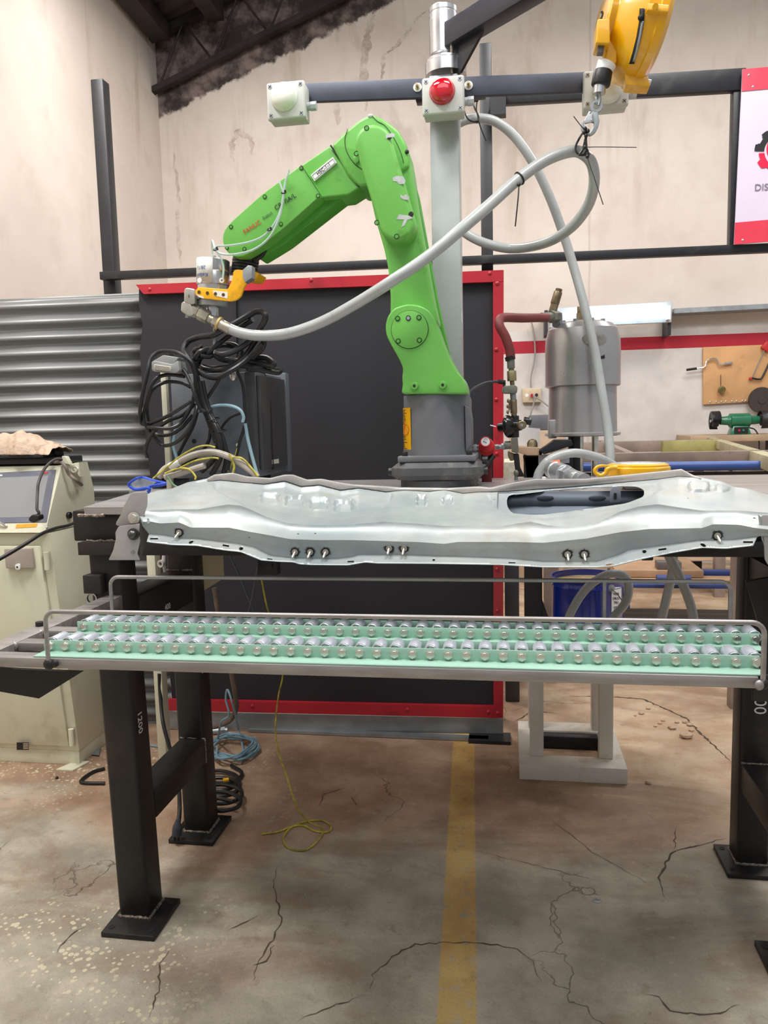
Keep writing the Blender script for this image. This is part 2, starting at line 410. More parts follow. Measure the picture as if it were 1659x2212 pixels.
# ---- old damp stains on the back wall
def stain(pts, w, alpha, nm):
    b = bmesh.new(); prev = None; dn = []
    for a, c in zip(pts, pts[1:]):
        for k in range(8): dn.append((a[0] + (c[0] - a[0]) * k / 8 + random.uniform(-3, 3), a[1] + (c[1] - a[1]) * k / 8))
    for i, (x, y) in enumerate(dn):
        ww = w * 1.5 * random.uniform(.6, 1.2) * min(1, .25 + 3 * min(i, len(dn) - 1 - i) / len(dn))
        cur = (b.verts.new(PF(x - ww, y + ww * .4, WY - .004)), b.verts.new(PF(x + ww, y - ww * .4, WY - .004)))
        if prev: b.faces.new((prev[0], prev[1], cur[1], cur[0]))
        prev = cur
    n = NT(nm); n.out(lin((166, 148, 132)), .9)
    n.link(n.math('MULTIPLY', n.step(n.noise(11, 6, None, .7), .34, .72), alpha), n.b.inputs['Alpha'])
    m = MB(); m.add(b); return struct('wall_stain', m, n.m)
stain([(826, 170), (830, 120), (850, 105), (870, 85), (885, 60), (905, 35), (925, 20)], 6, .65, 'stain_a'); stain([(790, 240), (786, 160), (790, 90), (800, 50), (812, 30)], 7, .45, 'stain_b')
stain([(504, 350), (500, 310), (512, 280), (540, 300), (545, 340)], 5, .35, 'stain_c'); stain([(376, 330), (384, 420), (386, 520), (392, 590)], 3, .4, 'stain_d'); stain([(730, 270), (726, 220), (735, 180)], 6, .3, 'stain_e')
# ---- cracks in the floor (thin dark ribbons lying on the slab)
crackm = M('crack_dark', (84, 68, 58), .9)
def crack(pts, w=.004):
    b = bmesh.new(); q = []
    P3 = [PZ(x, y, .0012) for x, y in pts]; dn = []
    for a, c in zip(P3, P3[1:]):
        m = max(2, int((c - a).length / .012))
        for i in range(m): dn.append(a.lerp(c, i / m) + V((random.uniform(-1, 1), random.uniform(-1, 1), 0)) * .0035)
    dn.append(P3[-1]); prev = None
    for i, p in enumerate(dn):
        t_ = (dn[min(i + 1, len(dn) - 1)] - dn[max(i - 1, 0)]).normalized(); s_ = V((-t_.y, t_.x, 0)) * w * .3 * random.uniform(.25, 1) * (min(1, 4 * min(i, len(dn) - 1 - i) / len(dn)) + .1)
        cur = (b.verts.new(p + s_), b.verts.new(p - s_))
        if prev: b.faces.new((prev[0], prev[1], cur[1], cur[0]))
        prev = cur
    m_ = MB(); m_.add(b); return m_
cks = [([(800, 2150), (805, 2105), (850, 2065), (900, 2040), (980, 2035), (1060, 2040), (1120, 2048), (1150, 2075), (1170, 2125)], .006),
       ([(1435, 1940), (1425, 1895), (1450, 1840), (1480, 1832), (1540, 1818), (1568, 1810)], .009), ([(1455, 1838), (1462, 1785)], .004),
       ([(600, 1870), (590, 1910), (600, 1945), (606, 1990), (590, 2030), (560, 2075), (545, 2120)], .007),
       ([(590, 2040), (575, 2078), (546, 2085)], .01), ([(560, 1975), (520, 1995), (490, 2012)], .006),
       ([(370, 2050), (345, 2080), (345, 2130), (322, 2200)], .006), ([(1210, 1505), (1300, 1503), (1390, 1510), (1480, 1550), (1520, 1590), (1585, 1650)], .016),
       ([(1110, 1560), (1150, 1535), (1200, 1540)], .012), ([(1390, 2150), (1420, 2150), (1450, 2185), (1540, 2190), (1600, 2170)], .006),
       ([(640, 2205), (700, 2180), (790, 2148)], .005), ([(120, 2060), (150, 2020), (190, 2000)], .006), ([(1000, 1830), (1130, 1862), (1300, 1905)], .003),
       ([(1180, 1760), (1280, 1840), (1420, 1920)], .003), ([(760, 1720), (772, 1745)], .005), ([(690, 1740), (700, 1715), (750, 1700)], .006)]
for pts, w in cks: struct('floor_crack', crack(pts, w), crackm)
# crumbs of broken concrete along the long crack
crumb = M('concrete_crumb', (196, 172, 146), .9, 0, .2, 30, .3)
spots = [(1385, 1540), (1400, 1530), (1425, 1562), (1448, 1570), (1452, 1572), (1483, 1588), (1490, 1565), (1416, 1568), (1432, 1556), (1400, 1690), (1481, 1559), (1493, 1577), (1462, 1560), (1372, 1545)]
for i, (x, y) in enumerate(spots):
    s_ = [.011, .009, .008, .01, .014, .024, .012, .007, .008, .01, .012, .01, .008, .006][i]
    c_ = MB(); c_.sphere(PZ(x, y, s_ * .4), s_, (1, .8, .5), u=7, v=5)
    for v in c_.bm.verts: v.co += V((random.uniform(-1, 1), random.uniform(-1, 1), random.uniform(-.3, .6))) * s_ * .15
    tag(c_.build('concrete_crumb', crumb), 'largest crumb of broken concrete beside the crack on the right' if i == 5 else 'single crumb of concrete lying in front of the crack' if i == 9 else 'small crumb of broken concrete along the crack on the right', 'rubble', None if i in (5, 9) else 'concrete crumbs along the floor crack')
w_ = MB(); c = PZ(1289, 1946, 0)
w_.lathe([(.004, 0), (.010, 0), (.010, .0018), (.004, .0018), (.004, 0)], c, n=24, cap=False)
tag(w_.build('washer', zinc), 'loose steel washer lying on the floor right of the yellow line', 'washer')

# ================================================================ FENCE, SCREEN, BACKGROUND WALL THINGS
# corrugated sheet fence (left)
CY = 2.70
x1 = PF(338, 900, CY).x; ztop = PF(200, 636, CY).z; x0 = LX(CY) + .02
b = bmesh.new(); prev = None; nz = 260
for i in range(nz + 1):
    z = .005 + (ztop - .005) * i / nz; dy = .0125 * sin((z - ztop) / .0562 * 2 * pi + 2.2)
    cur = (b.verts.new((x0, FY(x0, CY) + dy, z)), b.verts.new((x1, FY(x1, CY) + dy, z)))
    if prev: b.faces.new((prev[0], prev[1], cur[1], cur[0]))
    prev = cur
m_ = MB(); m_.add(b); fo = m_.build('corrugated_fence', M('corrugated_galvanised', (140, 140, 138), .46, .45, .12, 3, stretch=(.4, 1, 3)), ang=1.2)
so = fo.modifiers.new('t', 'SOLIDIFY'); so.thickness = .002
tag(fo, 'galvanised corrugated sheet fence behind the cream cabinet', 'fence')
# black sheet screen with red angle frame
SY = 2.66
o0 = PF(600, 1300, SY)
scr = thing('welding_screen', 'black sheet screen in a red painted frame behind the robot', 'screen', (o0.x, FY(o0.x, SY), 0))
def fbar(poly, Y0, th, bev=0):                       # pixel polygon on a far plane, given thickness
    m = MB(); m.prism([PF(x, y, Y0) for x, y in poly], (0, th, 0), bev); return m
fbar([(300, 622), (1070, 595), (1070, 1530), (372, 1515), (345, 1200), (315, 950), (302, 760), (308, 700), (300, 660)], SY, .008).build('black_sheet', blacksheet, scr)
fbar([(293, 615), (1087, 583), (1087, 608), (310, 635)], SY - .022, .02).build('frame_bar', redp, scr)
fbar([(1065, 606), (1088, 583), (1087, 1551), (1066, 1551)], SY - .021, .02).build('frame_bar', redp, scr)
fbar([(362, 1512), (1066, 1527), (1066, 1551), (362, 1535)], SY - .022, .02).build('frame_bar', redp, scr)
fbar([(362, 1537), (1087, 1552), (1087, 1586), (440, 1576), (362, 1574)], SY - .01, .01).build('kick_strip', galv, scr)
for p_ in [(323, 625), (672, 605), (1058, 590), (1074, 612), (1072, 755), (1072, 863), (1073, 980), (1074, 1120), (1074, 1230), (1075, 1320), (545, 1525), (880, 1533), (1055, 1538), (1075, 1540)]:
    q = PF(*p_, SY - .022); m_ = MB(); m_.sphere(q, .007, (1, .6, 1), u=10, v=6); m_.build('frame_bolt', redp, scr)
m_ = MB(); m_.prism([PF(x, y, SY - .012) for x, y in [(508, 640), (510, 640), (513, 990), (511, 990)]], (0, .01, 0)); m_.build('sheet_joint', blackink, scr)
m_ = MB(); q = PF(900, 1583, SY - .05); m_.mm((PF(540, 1583, SY).x, q.y, .002), (q.x + .25, q.y + .03, .012)); m_.build('toothed_strip', galv, scr)
m_ = MB(); q = PF(1075, 1592, SY - .05); m_.mm((q.x - .1, q.y - .03, 0), (q.x + .045, q.y + .05, .012)); m_.build('foot_plate', blackp, scr)
# fence posts and rails behind the screen
PYY = 2.80
def fpost(name, top, bot, w, lab):
    a, c = PF(*top, PYY), PF(*bot, PYY)
    m = MB(); m.mm((a.x - w / 2, a.y, 0), (a.x + w / 2, a.y + .05, a.z), .003)
    return tag(m.build(name, blackp), lab, 'post')
fpost('fence_post', (208, 170), (235, 630), .047, 'tall black steel post rising over the corrugated fence')
fpost('fence_post', (1048, 92), (1056, 580), .040, 'black steel post rising just right of the grey column')
m_ = MB(); a, c = PF(219, 597, PYY - .03), PF(1760, 532, PYY - .03); m_.beam(a, c, .03, .028, .002)
tag(m_.build('fence_rail', blackp), 'long black lower rail running behind the robot above the red frame', 'rail')
m_ = MB(); a, c = PF(1064, 206, PYY - .03), PF(1608, 174, PYY - .03); m_.beam(a, c, .03, .068, .002)
fr = m_.build('banner_support', blackp); tag(fr, 'black upper rail and upright that carry the banner', 'frame')
m_ = MB(); a, c = PF(1594, 190, PYY - .03), PF(1586, 540, PYY - .03); m_.mm((a.x - .016, a.y - .01, c.z), (a.x + .016, a.y + .03, a.z + .03), .002); m_.build('upright', blackp, fr)
m_ = MB(); a = PF(1076, 228, PYY - .045); m_.mm((a.x - .026, a.y - .02, a.z - .035), (a.x + .026, a.y + .02, a.z + .03)); m_.build('bracket', blackp, fr)
# banner with gear logo
BY = PYY - .06
ban = fbar([(1604, 149), (1790, 134), (1775, 512), (1586, 528)], BY, .006).build('banner', M('banner_lilac_white', (218, 206, 226), .35, 0, .03, 4))
tag(ban, 'white advertising banner with red bands and a gear logo, at the upper right', 'banner')
redv = M('banner_red', (226, 62, 84), .3, 0, .1, 5, coat=.4)
fbar([(1604, 149), (1790, 134), (1788, 180), (1602.5, 197)], BY - .002, .002).build('red_band', redv, ban)
fbar([(1588, 481), (1777, 464), (1775, 512), (1586, 528)], BY - .002, .002).build('red_band', redv, ban)
def gear(m, cx, cy, r, a0, a1, Y):                  # gear arc: teeth outside, round hole inside
    pts = []; n_ = int(abs(a1 - a0) / 2)
    for i in range(n_ + 1):
        a = a0 + (a1 - a0) * i / n_; k = (a % 45) / 45
        rr = r if k < .42 else (r * .84 if .5 < k < .92 else r * .92)
        pts.append((cx + rr * cos(R(a)), cy + rr * sin(R(a))))
    pts += [(cx + r * .66 * cos(R(a1 + (a0 - a1) * i / 20)) + r * .06, cy + r * .66 * sin(R(a1 + (a0 - a1) * i / 20))) for i in range(21)]
    m.prism([PF(x, y, Y) for x, y in pts], (0, .001, 0)); return m
gear(MB(), 1682, 328, 52, 182, 300, BY - .002).build('gear_logo_black', blackink, ban)
gear(MB(), 1682, 328, 51, 95, 176, BY - .002).build('gear_logo_red', M('logo_red', (222, 20, 66), .4), ban)
gear(MB(), 1682, 328, 51, -55, 90, BY - .002).build('gear_logo_red', M('logo_red', (222, 20, 66), .4), ban)
m_ = MB(); m_.prism([PF(x, y, BY - .002) for x, y in arc(1690, 322, 34, 150, 235, 10) + arc(1692, 322, 25, 235, 150, 10)], (0, .001, 0)); m_.build('logo_swirl', M('logo_red', (222, 20, 66), .4), ban)
m_ = MB(); a = PF(1645, 405, BY - .002); text(m_, 'DIS', a, (1, TF, 0), (0, 0, 1), .030); m_.build('banner_text', M('banner_grey_text', (128, 116, 132), .5), ban)
for p_ in [(1617, 163), (1626, 188), (1604, 519)]:
    m_ = MB(); m_.sphere(PF(*p_, BY), .005, (1, .8, 1), u=8, v=6); m_.build('banner_screw', zinc, ban)
# fluorescent fitting and conduit on the wall
LYY = WY - .25
fl = fbar([(1204, 665), (1453, 651), (1450.5, 696), (1186, 708)], LYY, .03, .004).build('fluorescent_fitting', M('white_enamel', (186, 194, 200), .4))
tag(fl, 'lit twin fluorescent fitting on the back wall behind the silver pump', 'lamp')
tubem = emis('lit_tube', (225, 240, 255), 5)
for dy in (0, 13):
    m_ = MB(); m_.cyl(PF(1222, 679 + dy, LYY - .04), PF(1440, 667 + dy, LYY - .04), .016, n=12); m_.build('tube_lamp', tubem, fl)
m_ = MB(); m_.mm(tuple(PF(1441, 690, LYY - .05)), tuple(PF(1449, 660, LYY - .05) + V((0, .05, 0)))); m_.build('lamp_holder', white, fl)
for x_ in (1180, 1446):
    a, c = PF(x_, 700, LYY + .03), PF(x_, 724, LYY + .03)
    m_ = MB(); m_.mm((a.x - .012, a.y, c.z), (a.x + .012, FY(a.x, WY) - .02, a.z + .1)); m_.build('wall_bracket', blackp, fl)
m_ = MB(); m_.beam(PF(1450, 675, WY - .1), PF(1760, 659, WY - .1), .16, .034); tag(m_.build('cable_tray', galv), 'galvanised channel along the back wall right of the lit fitting', 'tray')
# power socket box, cord
q = PF(1149, 854, WY)
sk = fbar([(1128, 839), (1169, 838), (1169, 869), (1129, 870)], WY - .05, .05, .006).build('socket_box', M('dirty_ivory', (206, 186, 158), .5, 0, .15, 20))
tag(sk, 'ivory power socket box with a red plug on the back wall', 'socket')
m_ = MB(); m_.cyl(PF(1138, 854, WY - .052), PF(1138, 854, WY - .049), .013, n=16); m_.build('outlet', white, sk)
m_ = MB(); m_.cyl(PF(1149, 854, WY - .1), PF(1149, 854, WY - .05), .012, n=14); m_.build('red_plug', redp, sk)
m_ = MB(); m_.cyl(PF(1159, 853, WY - .1), PF(1159, 853, WY - .05), .012, n=14); m_.build('black_plug', blackpl, sk)
cordg = M('grey_cord', (150, 146, 142), .5)
m_ = MB(); m_.tube([PF(x, y, WY - .04) for x, y in [(1147, 838), (1147, 815), (1155, 775), (1155, 740), (1150, 705), (1148, 697)]], .006, 6); tag(m_.build('mains_lead', cordg), 'grey cord hanging down the back wall to the socket box', 'cord')
m_ = MB(); m_.tube([PF(x, y, WY - .1) for x, y in [(1151, 855), (1170, 866), (1195, 884), (1240, 900)]], .006, 6); tag(m_.build('plug_cord', cordg), 'thin grey cord leading from the red plug behind the pump', 'cord')
m_ = MB(); m_.tube([PF(x, y, WY - .1) for x, y in [(1156, 857), (1152, 875), (1146, 897), (1143, 935)]], .006, 6); tag(m_.build('plug_cord', cordg), 'thin cord hanging from the black plug of the socket box', 'cord')
# plywood tool board and tools
TY = WY - .03
pb = fbar([(1519, 750), (1760, 740), (1760, 860), (1519, 874)], TY, .02, .002).build('tool_board', M('plywood', (206, 158, 108), .6, 0, .14, 4, spot=6, spotc=(160, 112, 70)))
tag(pb, 'plywood tool board on the back wall above the bench grinder', 'board')
for x_ in (1534, 1547, 1558, 1568, 1581, 1591, 1604, 1611):
    m_ = MB(); m_.sphere(PF(x_, 869 - (x_ - 1519) * .04, TY), .008, (1, .8, 1), u=8, v=6); m_.build('hook_pin', zinc, pb)
m_ = MB(); m_.tube([PF(x, y, TY - .02) for x, y in [(1505, 796), (1519, 794), (1524, 790), (1528, 778), (1547, 775), (1553, 786), (1559, 788), (1566, 786)]], .006, 8, 3)
br = m_.build('speed_brace', chrome); tag(br, 'chrome speed brace hanging at the left edge of the tool board', 'tool')
MB().cyl(PF(1566, 786, TY - .02), PF(1582, 783, TY - .02), .010, n=10).build('handle', zinc, br); MB().cyl(PF(1483, 799, TY - .02), PF(1505, 796, TY - .02), .009, n=10).build('socket', blackpl, br)
m_ = MB(); c = PF(1558, 842, TY - .02); m_.cyl(c, c + V((0, -.03, 0)), .026, n=18, bev=.004); tm = m_.build('tape_measure', M('tape_yellow_black', (110, 96, 40), .4, 0, .6, 40)); tag(tm, 'small yellow and black tape measure hanging on the tool board', 'tool')
m_ = MB(); m_.tube([PF(1557, 810, TY - .015), PF(1557, 834, TY - .015)], .002, 6); m_.build('hang_cord', blackink, tm)
m_ = MB(); m_.tube([PF(x, y, TY - .02) for x, y in [(1625, 817), (1640, 819), (1648, 812), (1668, 770)]], .007, 8)
hs = m_.build('hacksaw', blackpl); tag(hs, 'hacksaw with red handle hanging on the right of the tool board', 'saw')
MB().cyl(PF(1625, 815, TY - .02), PF(1653, 752, TY - .02), .004, n=6).build('blade', galv, hs)
MB().beam(PF(1650, 756, TY - .02), PF(1662, 742, TY - .02), .03, .06, .006).build('handle', M('saw_red', (190, 44, 44), .4), hs); MB().sphere(PF(1621, 818, TY - .02), .012, u=10, v=8).build('tensioner', M('saw_red', (190, 44, 44), .4), hs)
c = PF(1645, 864, TY - .04); m_ = MB(); m_.lathe([(.012, -.01), (.092, -.01), (.095, 0), (.092, .012), (.03, .012), (.028, .018), (.012, .018)], c, (0, -1, 0), 32)
tag(m_.build('grinding_disc', M('disc_dark', (62, 50, 46), .7, 0, .2, 30)), 'large dark grinding disc hanging at the board corner above the grinder', 'disc')
# far work bench with bench grinder
a, c = PF(1506, 941, WY - .45), PF(1760, 937, WY - .45); GZ = a.z
m_ = MB(); m_.mm((a.x - .05, a.y - .02, GZ - .045), (c.x + .3, FY(c.x, WY) - .05, GZ), .003)
wbn = m_.build('wall_bench', M('bench_wood', (176, 150, 122), .6, 0, .2, 4)); tag(wbn, 'wooden topped bench against the back wall carrying the grinder', 'bench')
for xx in (a.x + .02, a.x + .5, c.x + .2):
    MB().mm((xx - .03, a.y, 0), (xx + .03, a.y + .06, GZ - .045)).build('leg', blackp, wbn)
MB().beam((a.x + .05, a.y + .03, GZ - .08), (a.x + .5, a.y + .03, GZ - .45), .03, .04).build('brace', blackp, wbn)
GY = WY - .38
gm = M('grinder_green', (36, 112, 82), .3, 0, .08, 10, coat=.4)
c = PF(1597, 908, GY); ax = V((1, TF, 0)).normalized()
gr = thing('bench_grinder', 'green bench grinder with black wheel guards on the wall bench', 'grinder', (c.x, c.y, GZ))
m_ = MB(); m_.lathe([(.028, -.13), (.032, -.08), (.04, -.068), (.05, -.065), (.05, .065), (.04, .068), (.032, .08), (.028, .13)], c, ax, 28); m_.build('motor_housing', gm, gr)
m_ = MB(); m_.hexa([(c.x - .07, c.y - .05, GZ), (c.x + .07, c.y - .05, GZ), (c.x + .07, c.y + .05, GZ), (c.x - .07, c.y + .05, GZ), (c.x - .05, c.y - .04, c.z - .04), (c.x + .05, c.y - .04, c.z - .04), (c.x + .05, c.y + .04, c.z - .04), (c.x - .05, c.y + .04, c.z - .04)], .004); m_.build('pedestal', gm, gr)
m_ = MB(); m_.mm((c.x - .045, c.y - .056, GZ + .008), (c.x + .045, c.y - .045, GZ + .052)); sw = m_.build('switch_plate', blackpl, gr)
MB().cyl((c.x - .015, c.y - .062, GZ + .03), (c.x - .015, c.y - .055, GZ + .03), .008, n=12).build('red_button', redp, sw); MB().cyl((c.x + .012, c.y - .062, GZ + .03), (c.x + .012, c.y - .055, GZ + .03), .008, n=12).build('green_button', gm, sw)
for sx in (-1, 1):
    q = c + ax * .165 * sx
    MB().cyl(q - ax * .02, q + ax * .02, .042, n=28, bev=.004).build('wheel', M('wheel_dark', (44, 44, 46), .8), gr)
    b = bmesh.new(); rr = []
    for i in range(15):
        an = R(-60 + 240 * i / 14) if sx < 0 else R(0 + 240 * i / 14)
        rr.append([b.verts.new(q + ax * d + V((0, cos(an) * .066, sin(an) * .066))) for d in (-.028, .028)] + [b.verts.new(q + ax * .028 * sx + V((0, cos(an) * .02, sin(an) * .02)))])
    for u_, w_ in zip(rr, rr[1:]):
        b.faces.new((u_[0], u_[1], w_[1], w_[0])); e_ = 1 if sx > 0 else 0; b.faces.new((u_[e_], u_[2], w_[2], w_[e_]))
    m_ = MB(); m_.add(b); g_ = m_.build('wheel_guard', blackp, gr); g_.modifiers.new('s', 'SOLIDIFY').thickness = .004
    MB().cyl(q - ax * .005, q + ax * .032 * sx, .012, n=8).build('spindle_nut', zinc, gr)
m_ = MB(); m_.tube([c + V((.05, -.03, -.05)), c + V((.09, -.06, -.07)), c + V((.11, -.08, -.14)), c + V((.11, -.09, -.3))], .005, 6); m_.build('power_cord', blackink, gr)

# steel grid table behind the bench (right)
TZ = .973
rust = M('rusty_tube', (152, 136, 126), .6, .3, .25, 8, .05, spot=8, spotc=(96, 74, 62))
yel_t = M('tube_sprayed_yellow', (158, 152, 96), .6, .1, .3, 5)
a, c = PZ(1180, 986, TZ), PZ(1659, 978, TZ)
gt = thing('steel_grid_table', 'rusty open grid table of square tubes with a blue pipe, behind the bench', 'table', ((a.x + c.x) / 2, 3.6, 0))
def tb(p, q, w, h, mat, nm='cross_tube'):
    m = MB(); m.beam(V(p) - V((0, 0, h / 2)), V(q) - V((0, 0, h / 2)), w, h, .003); return m.build(nm, mat, gt)
tb(PZ(1200, 981, TZ), PZ(1668, 972, TZ), .04, .045, rust); tb(PZ(1190, 957, TZ), PZ(1562, 948, TZ), .05, .07, rust)
tb(PZ(1430, 952.5, TZ + .002), PZ(1560, 949.5, TZ + .002), .052, .07, yel_t)
tb(PZ(1160, 941, TZ), PZ(1508, 937, TZ), .06, .09, M('dark_rust', (70, 58, 54), .7, .2, .3, 6)); tb(PZ(1500, 934, TZ), PZ(1725, 1000, TZ), .05, .05, M('sprayed_yellow_faint', (172, 164, 134), .6, .1, .2, 6), 'side_tube')
tb(PZ(1300, 951, TZ), PZ(1380, 985, TZ - .03), .04, .04, rust)
for (x_, y_) in ((1190, 980), (1560, 950)):
    q = PZ(x_, y_, TZ); MB().mm((q.x - .03, q.y - .03, 0), (q.x + .03, q.y + .03, TZ - .05)).build('leg', rust, gt)
q = P(1600, 1005, 2.95)
MB().mm((q.x, 3.0, 0), (q.x + .05, 3.05, TZ - .045)).build('leg', rust, gt)
m_ = MB(); m_.cyl(P(1210, 1010, 2.9), P(1740, 1004, 2.9), .017, n=14); m_.build('blue_pipe', M('blue_pipe_paint', (52, 82, 150), .4, 0, .15, 8), gt)
m_ = MB(); q = P(1400, 1034, 2.93); m_.beam(P(1200, 1037, 2.93), P(1740, 1034, 2.93), .02, .055); m_.build('lower_rail', M('dark_rust', (70, 58, 54), .7), gt)
# low rack of boards and sheets beyond it, seen below the bench
RYK = 4.1
lr = thing('material_rack', 'low rack of brown boards and blue bars on the floor behind the bench', 'rack', tuple(P(1480, 1300, RYK).xy) + (0,))
woodm = M('grimy_board', (176, 142, 112), .7, 0, .25, 5, spot=6, spotc=(96, 72, 56)); blu = M('blue_bar', (52, 70, 128), .5, 0, .3, 6)
def rbox(x0_, y0_, x1_, y1_, Y, d, mat, nm):
    a, c = P(x0_, y0_, Y), P(x1_, y1_, Y); m = MB(); m.mm((a.x, Y, min(a.z, c.z)), (c.x, Y + d, max(a.z, c.z)), .002); return m.build(nm, mat, lr)
rbox(1330, 1232, 1520, 1248, RYK, .5, woodm, 'board'); rbox(1345, 1208, 1660, 1213, RYK + .9, .7, M('pale_board', (196, 170, 142), .7, 0, .15, 4), 'board')
rbox(1330, 1262, 1680, 1273, RYK - .1, .05, blu, 'blue_rail'); rbox(1500, 1233, 1680, 1245, RYK + .1, .05, blu, 'blue_rail'); rbox(1330, 1252, 1680, 1259, RYK - .05, .12, woodm, 'board')
m = MB(); m.cyl(P(1418, 1250, RYK - .15), P(1492, 1251, RYK - .15), .02, n=12); m.build('blue_roller', blu, lr)
for x_ in (1345, 1640):
    q = P(x_, 1280, RYK); MB().mm((q.x - .03, RYK - .05, 0), (q.x + .03, RYK + .4, P(x_, 1258, RYK).z)).build('leg', blu, lr)
b = bmesh.new(); prev = None; A = P(1330, 1300, RYK - .15)
for i in range(61):
    y = RYK - .45 + .35 * i / 60; z = .03 + .11 * i / 60 + .012 * sin(i * .85)
    cur = (b.verts.new((A.x, y, z)), b.verts.new((A.x + .85, y, z)))
    if prev: b.faces.new((prev[0], prev[1], cur[1], cur[0]))
    prev = cur
m_ = MB(); m_.add(b); o_ = m_.build('leaning_corrugated_sheet', M('rusty_corrugated', (70, 58, 50), .7, .2, .5, 3, stretch=(.3, 1, 1)), ang=1.2)
o_.modifiers.new('s', 'SOLIDIFY').thickness = .002
tag(o_, 'rusty dark corrugated sheet leaning low against the rack beyond the blue drum', 'sheet')
m_ = MB(); q = P(1448, 1238, RYK); m_.mm((q.x - .06, RYK + .02, P(1448, 1232, RYK).z), (q.x + .06, RYK + .10, P(1448, 1216, RYK).z), .003); tag(m_.build('steel_block', M('grey_block', (112, 104, 100), .6, .2, .2)), 'grey steel block resting on the brown boards', 'block')
# ================================================================ STEEL BENCH
TBZ = .948
bench = thing('steel_workbench', 'heavy black steel workbench on four bolted legs with a grey steel top', 'workbench', (-.15, 1.85, 0))
def leg(x0, x1, y0, y1, lean, top=.875):
    m = MB(); m.hexa([(x0, y0, .012), (x1, y0, .012), (x1, y1, .012), (x0, y1, .012), (x0 + lean, y0, top), (x1 + lean, y0, top), (x1 + lean, y1, top), (x0 + lean, y1, top)], .008, 3)
    return m.build('leg', steel_blk, bench)
def plate(x0, x1, y0, y1, lx0, lx1, ly0, ly1):
    m = MB(); m.mm((x0, y0, 0), (x1, y1, .012), .0015); p_ = m.build('base_plate', steel_blk, bench)
    for hx in (x0 + .016, x1 - .016):
        for hy in (y0 + .02, y1 - .02):
            m = MB(); m.lathe([(.0068, -.004), (.0068, .0008), (.0045, .0008), (.0045, -.004)], (hx, hy, .0122), n=14, cap=False); m.cyl((hx, hy, .011), (hx, hy, .0124), .0048, n=14); m.build('bolt_hole', blackink, p_)
    m = MB(); r = .004
    c_ = [(lx0, ly0), (lx1, ly0), (lx1, ly1), (lx0, ly1), (lx0, ly0)]
    for a, c in zip(c_, c_[1:]):
        n_ = 16; m.tube([V((*a, .0135)).lerp(V((*c, .0135)), i / n_) + V((0, 0, random.uniform(-.0008, .0008))) for i in range(n_ + 1)], lambda t: r * random.uniform(.7, 1.1), 6, 2)
    m.build('weld_bead', weld, bench)
L1 = leg(-.879, -.806, 1.512, 1.585, -.018); plate(-.892, -.768, 1.455, 1.594, -.879, -.806, 1.512, 1.585)
L2 = leg(-.886, -.813, 1.882, 1.955, -.008); plate(-.911, -.785, 1.838, 1.981, -.886, -.813, 1.882, 1.955)
L3 = leg(.546, .62, 1.893, 1.966, .0); plate(.514, .645, 1.849, 1.984, .546, .62, 1.893, 1.966)
L4 = leg(.560, .634, 1.512, 1.585, .0); plate(.502, .634, 1.462, 1.606, .56, .634, 1.512, 1.585)
def bm_(a, c, nm, bev=.004, mat=steel_blk):
    m = MB(); m.mm(a, c, bev); return m.build(nm, mat, bench)
bm_((-.881, 1.585, .212), (-.811, 1.882, .278), 'side_stretcher'); bm_((.55, 1.585, .20), (.617, 1.893, .27), 'side_stretcher')
bm_((-.893, 1.585, .655), (-.822, 1.882, .738), 'side_stretcher'); bm_((.553, 1.585, .70), (.62, 1.893, .78), 'side_stretcher')
bm_((-.925, 1.51, .872), (.70, 1.58, .938), 'front_beam'); bm_((-.925, 1.9, .872), (.70, 1.97, .938), 'rear_beam')
bm_((-.925, 1.58, .872), (-.85, 1.9, .938), 'end_beam'); bm_((.58, 1.58, .872), (.65, 1.9, .938), 'end_beam')
bm_((-.905, 1.49, .845), (.66, 1.512, .872), 'front_ledge', .001)
# grey top plate
q0, q1 = PZ(181, 1095, TBZ), PZ(279, 1066, TBZ)
dl = (q1 - q0); yb = 2.21
q2 = q0 + dl * ((yb - q0.y) / dl.y)
m = MB(); pl = [(q0.x, q0.y), (.72, q0.y), (.72, yb), (q2.x, yb)]
m.hexa([(x, y, TBZ - .017) for x, y in pl] + [(x, y, TBZ) for x, y in pl], .001, 1); m.build('top_plate', steel_plate, bench)
for (xa, xb, yy, zz) in ((-.90, -.84, q0.y - .001, TBZ - .019), (-.895, -.83, 1.511, .872)):
    m = MB(); m.tube([(xa + (xb - xa) * i / 10, yy, zz + random.uniform(-.0015, .0015)) for i in range(11)], lambda t: .004 * random.uniform(.6, 1.1), 6, 2); m.build('weld_bead', weld, bench)
for (a, c) in (((-.882, 1.884, .279), (-.812, 1.884, .279)), ((-.812, 1.884, .279), (-.812, 1.884, .212)), ((.55, 1.891, .272), (.617, 1.891, .272)), ((-.893, 1.884, .739), (-.822, 1.884, .739)), ((-.868, 1.512, .848), (-.80, 1.512, .848))):
    m = MB(); m.tube([V(a).lerp(V(c), i / 9) + V((0, random.uniform(-.001, .001), random.uniform(-.001, .001))) for i in range(10)], lambda t: .003 * random.uniform(.6, 1.1), 6, 2); m.build('weld_bead', weld, bench)
# small box lug on the front of the left leg
q = P(206, 1262, 1.50); bm_((q.x - .02, 1.485, q.z - .018), (q.x + .02, 1.512, q.z + .022), 'box_lug', .002)
q = P(200, 1292, 1.50); m = MB(); m.lathe([(.010, 0), (.013, 0), (.013, .006), (.010, .006), (.010, 0)], (q.x, 1.50, q.z), (0, -1, 0), 20, cap=False); m.build('ring_nut', zinc, bench)
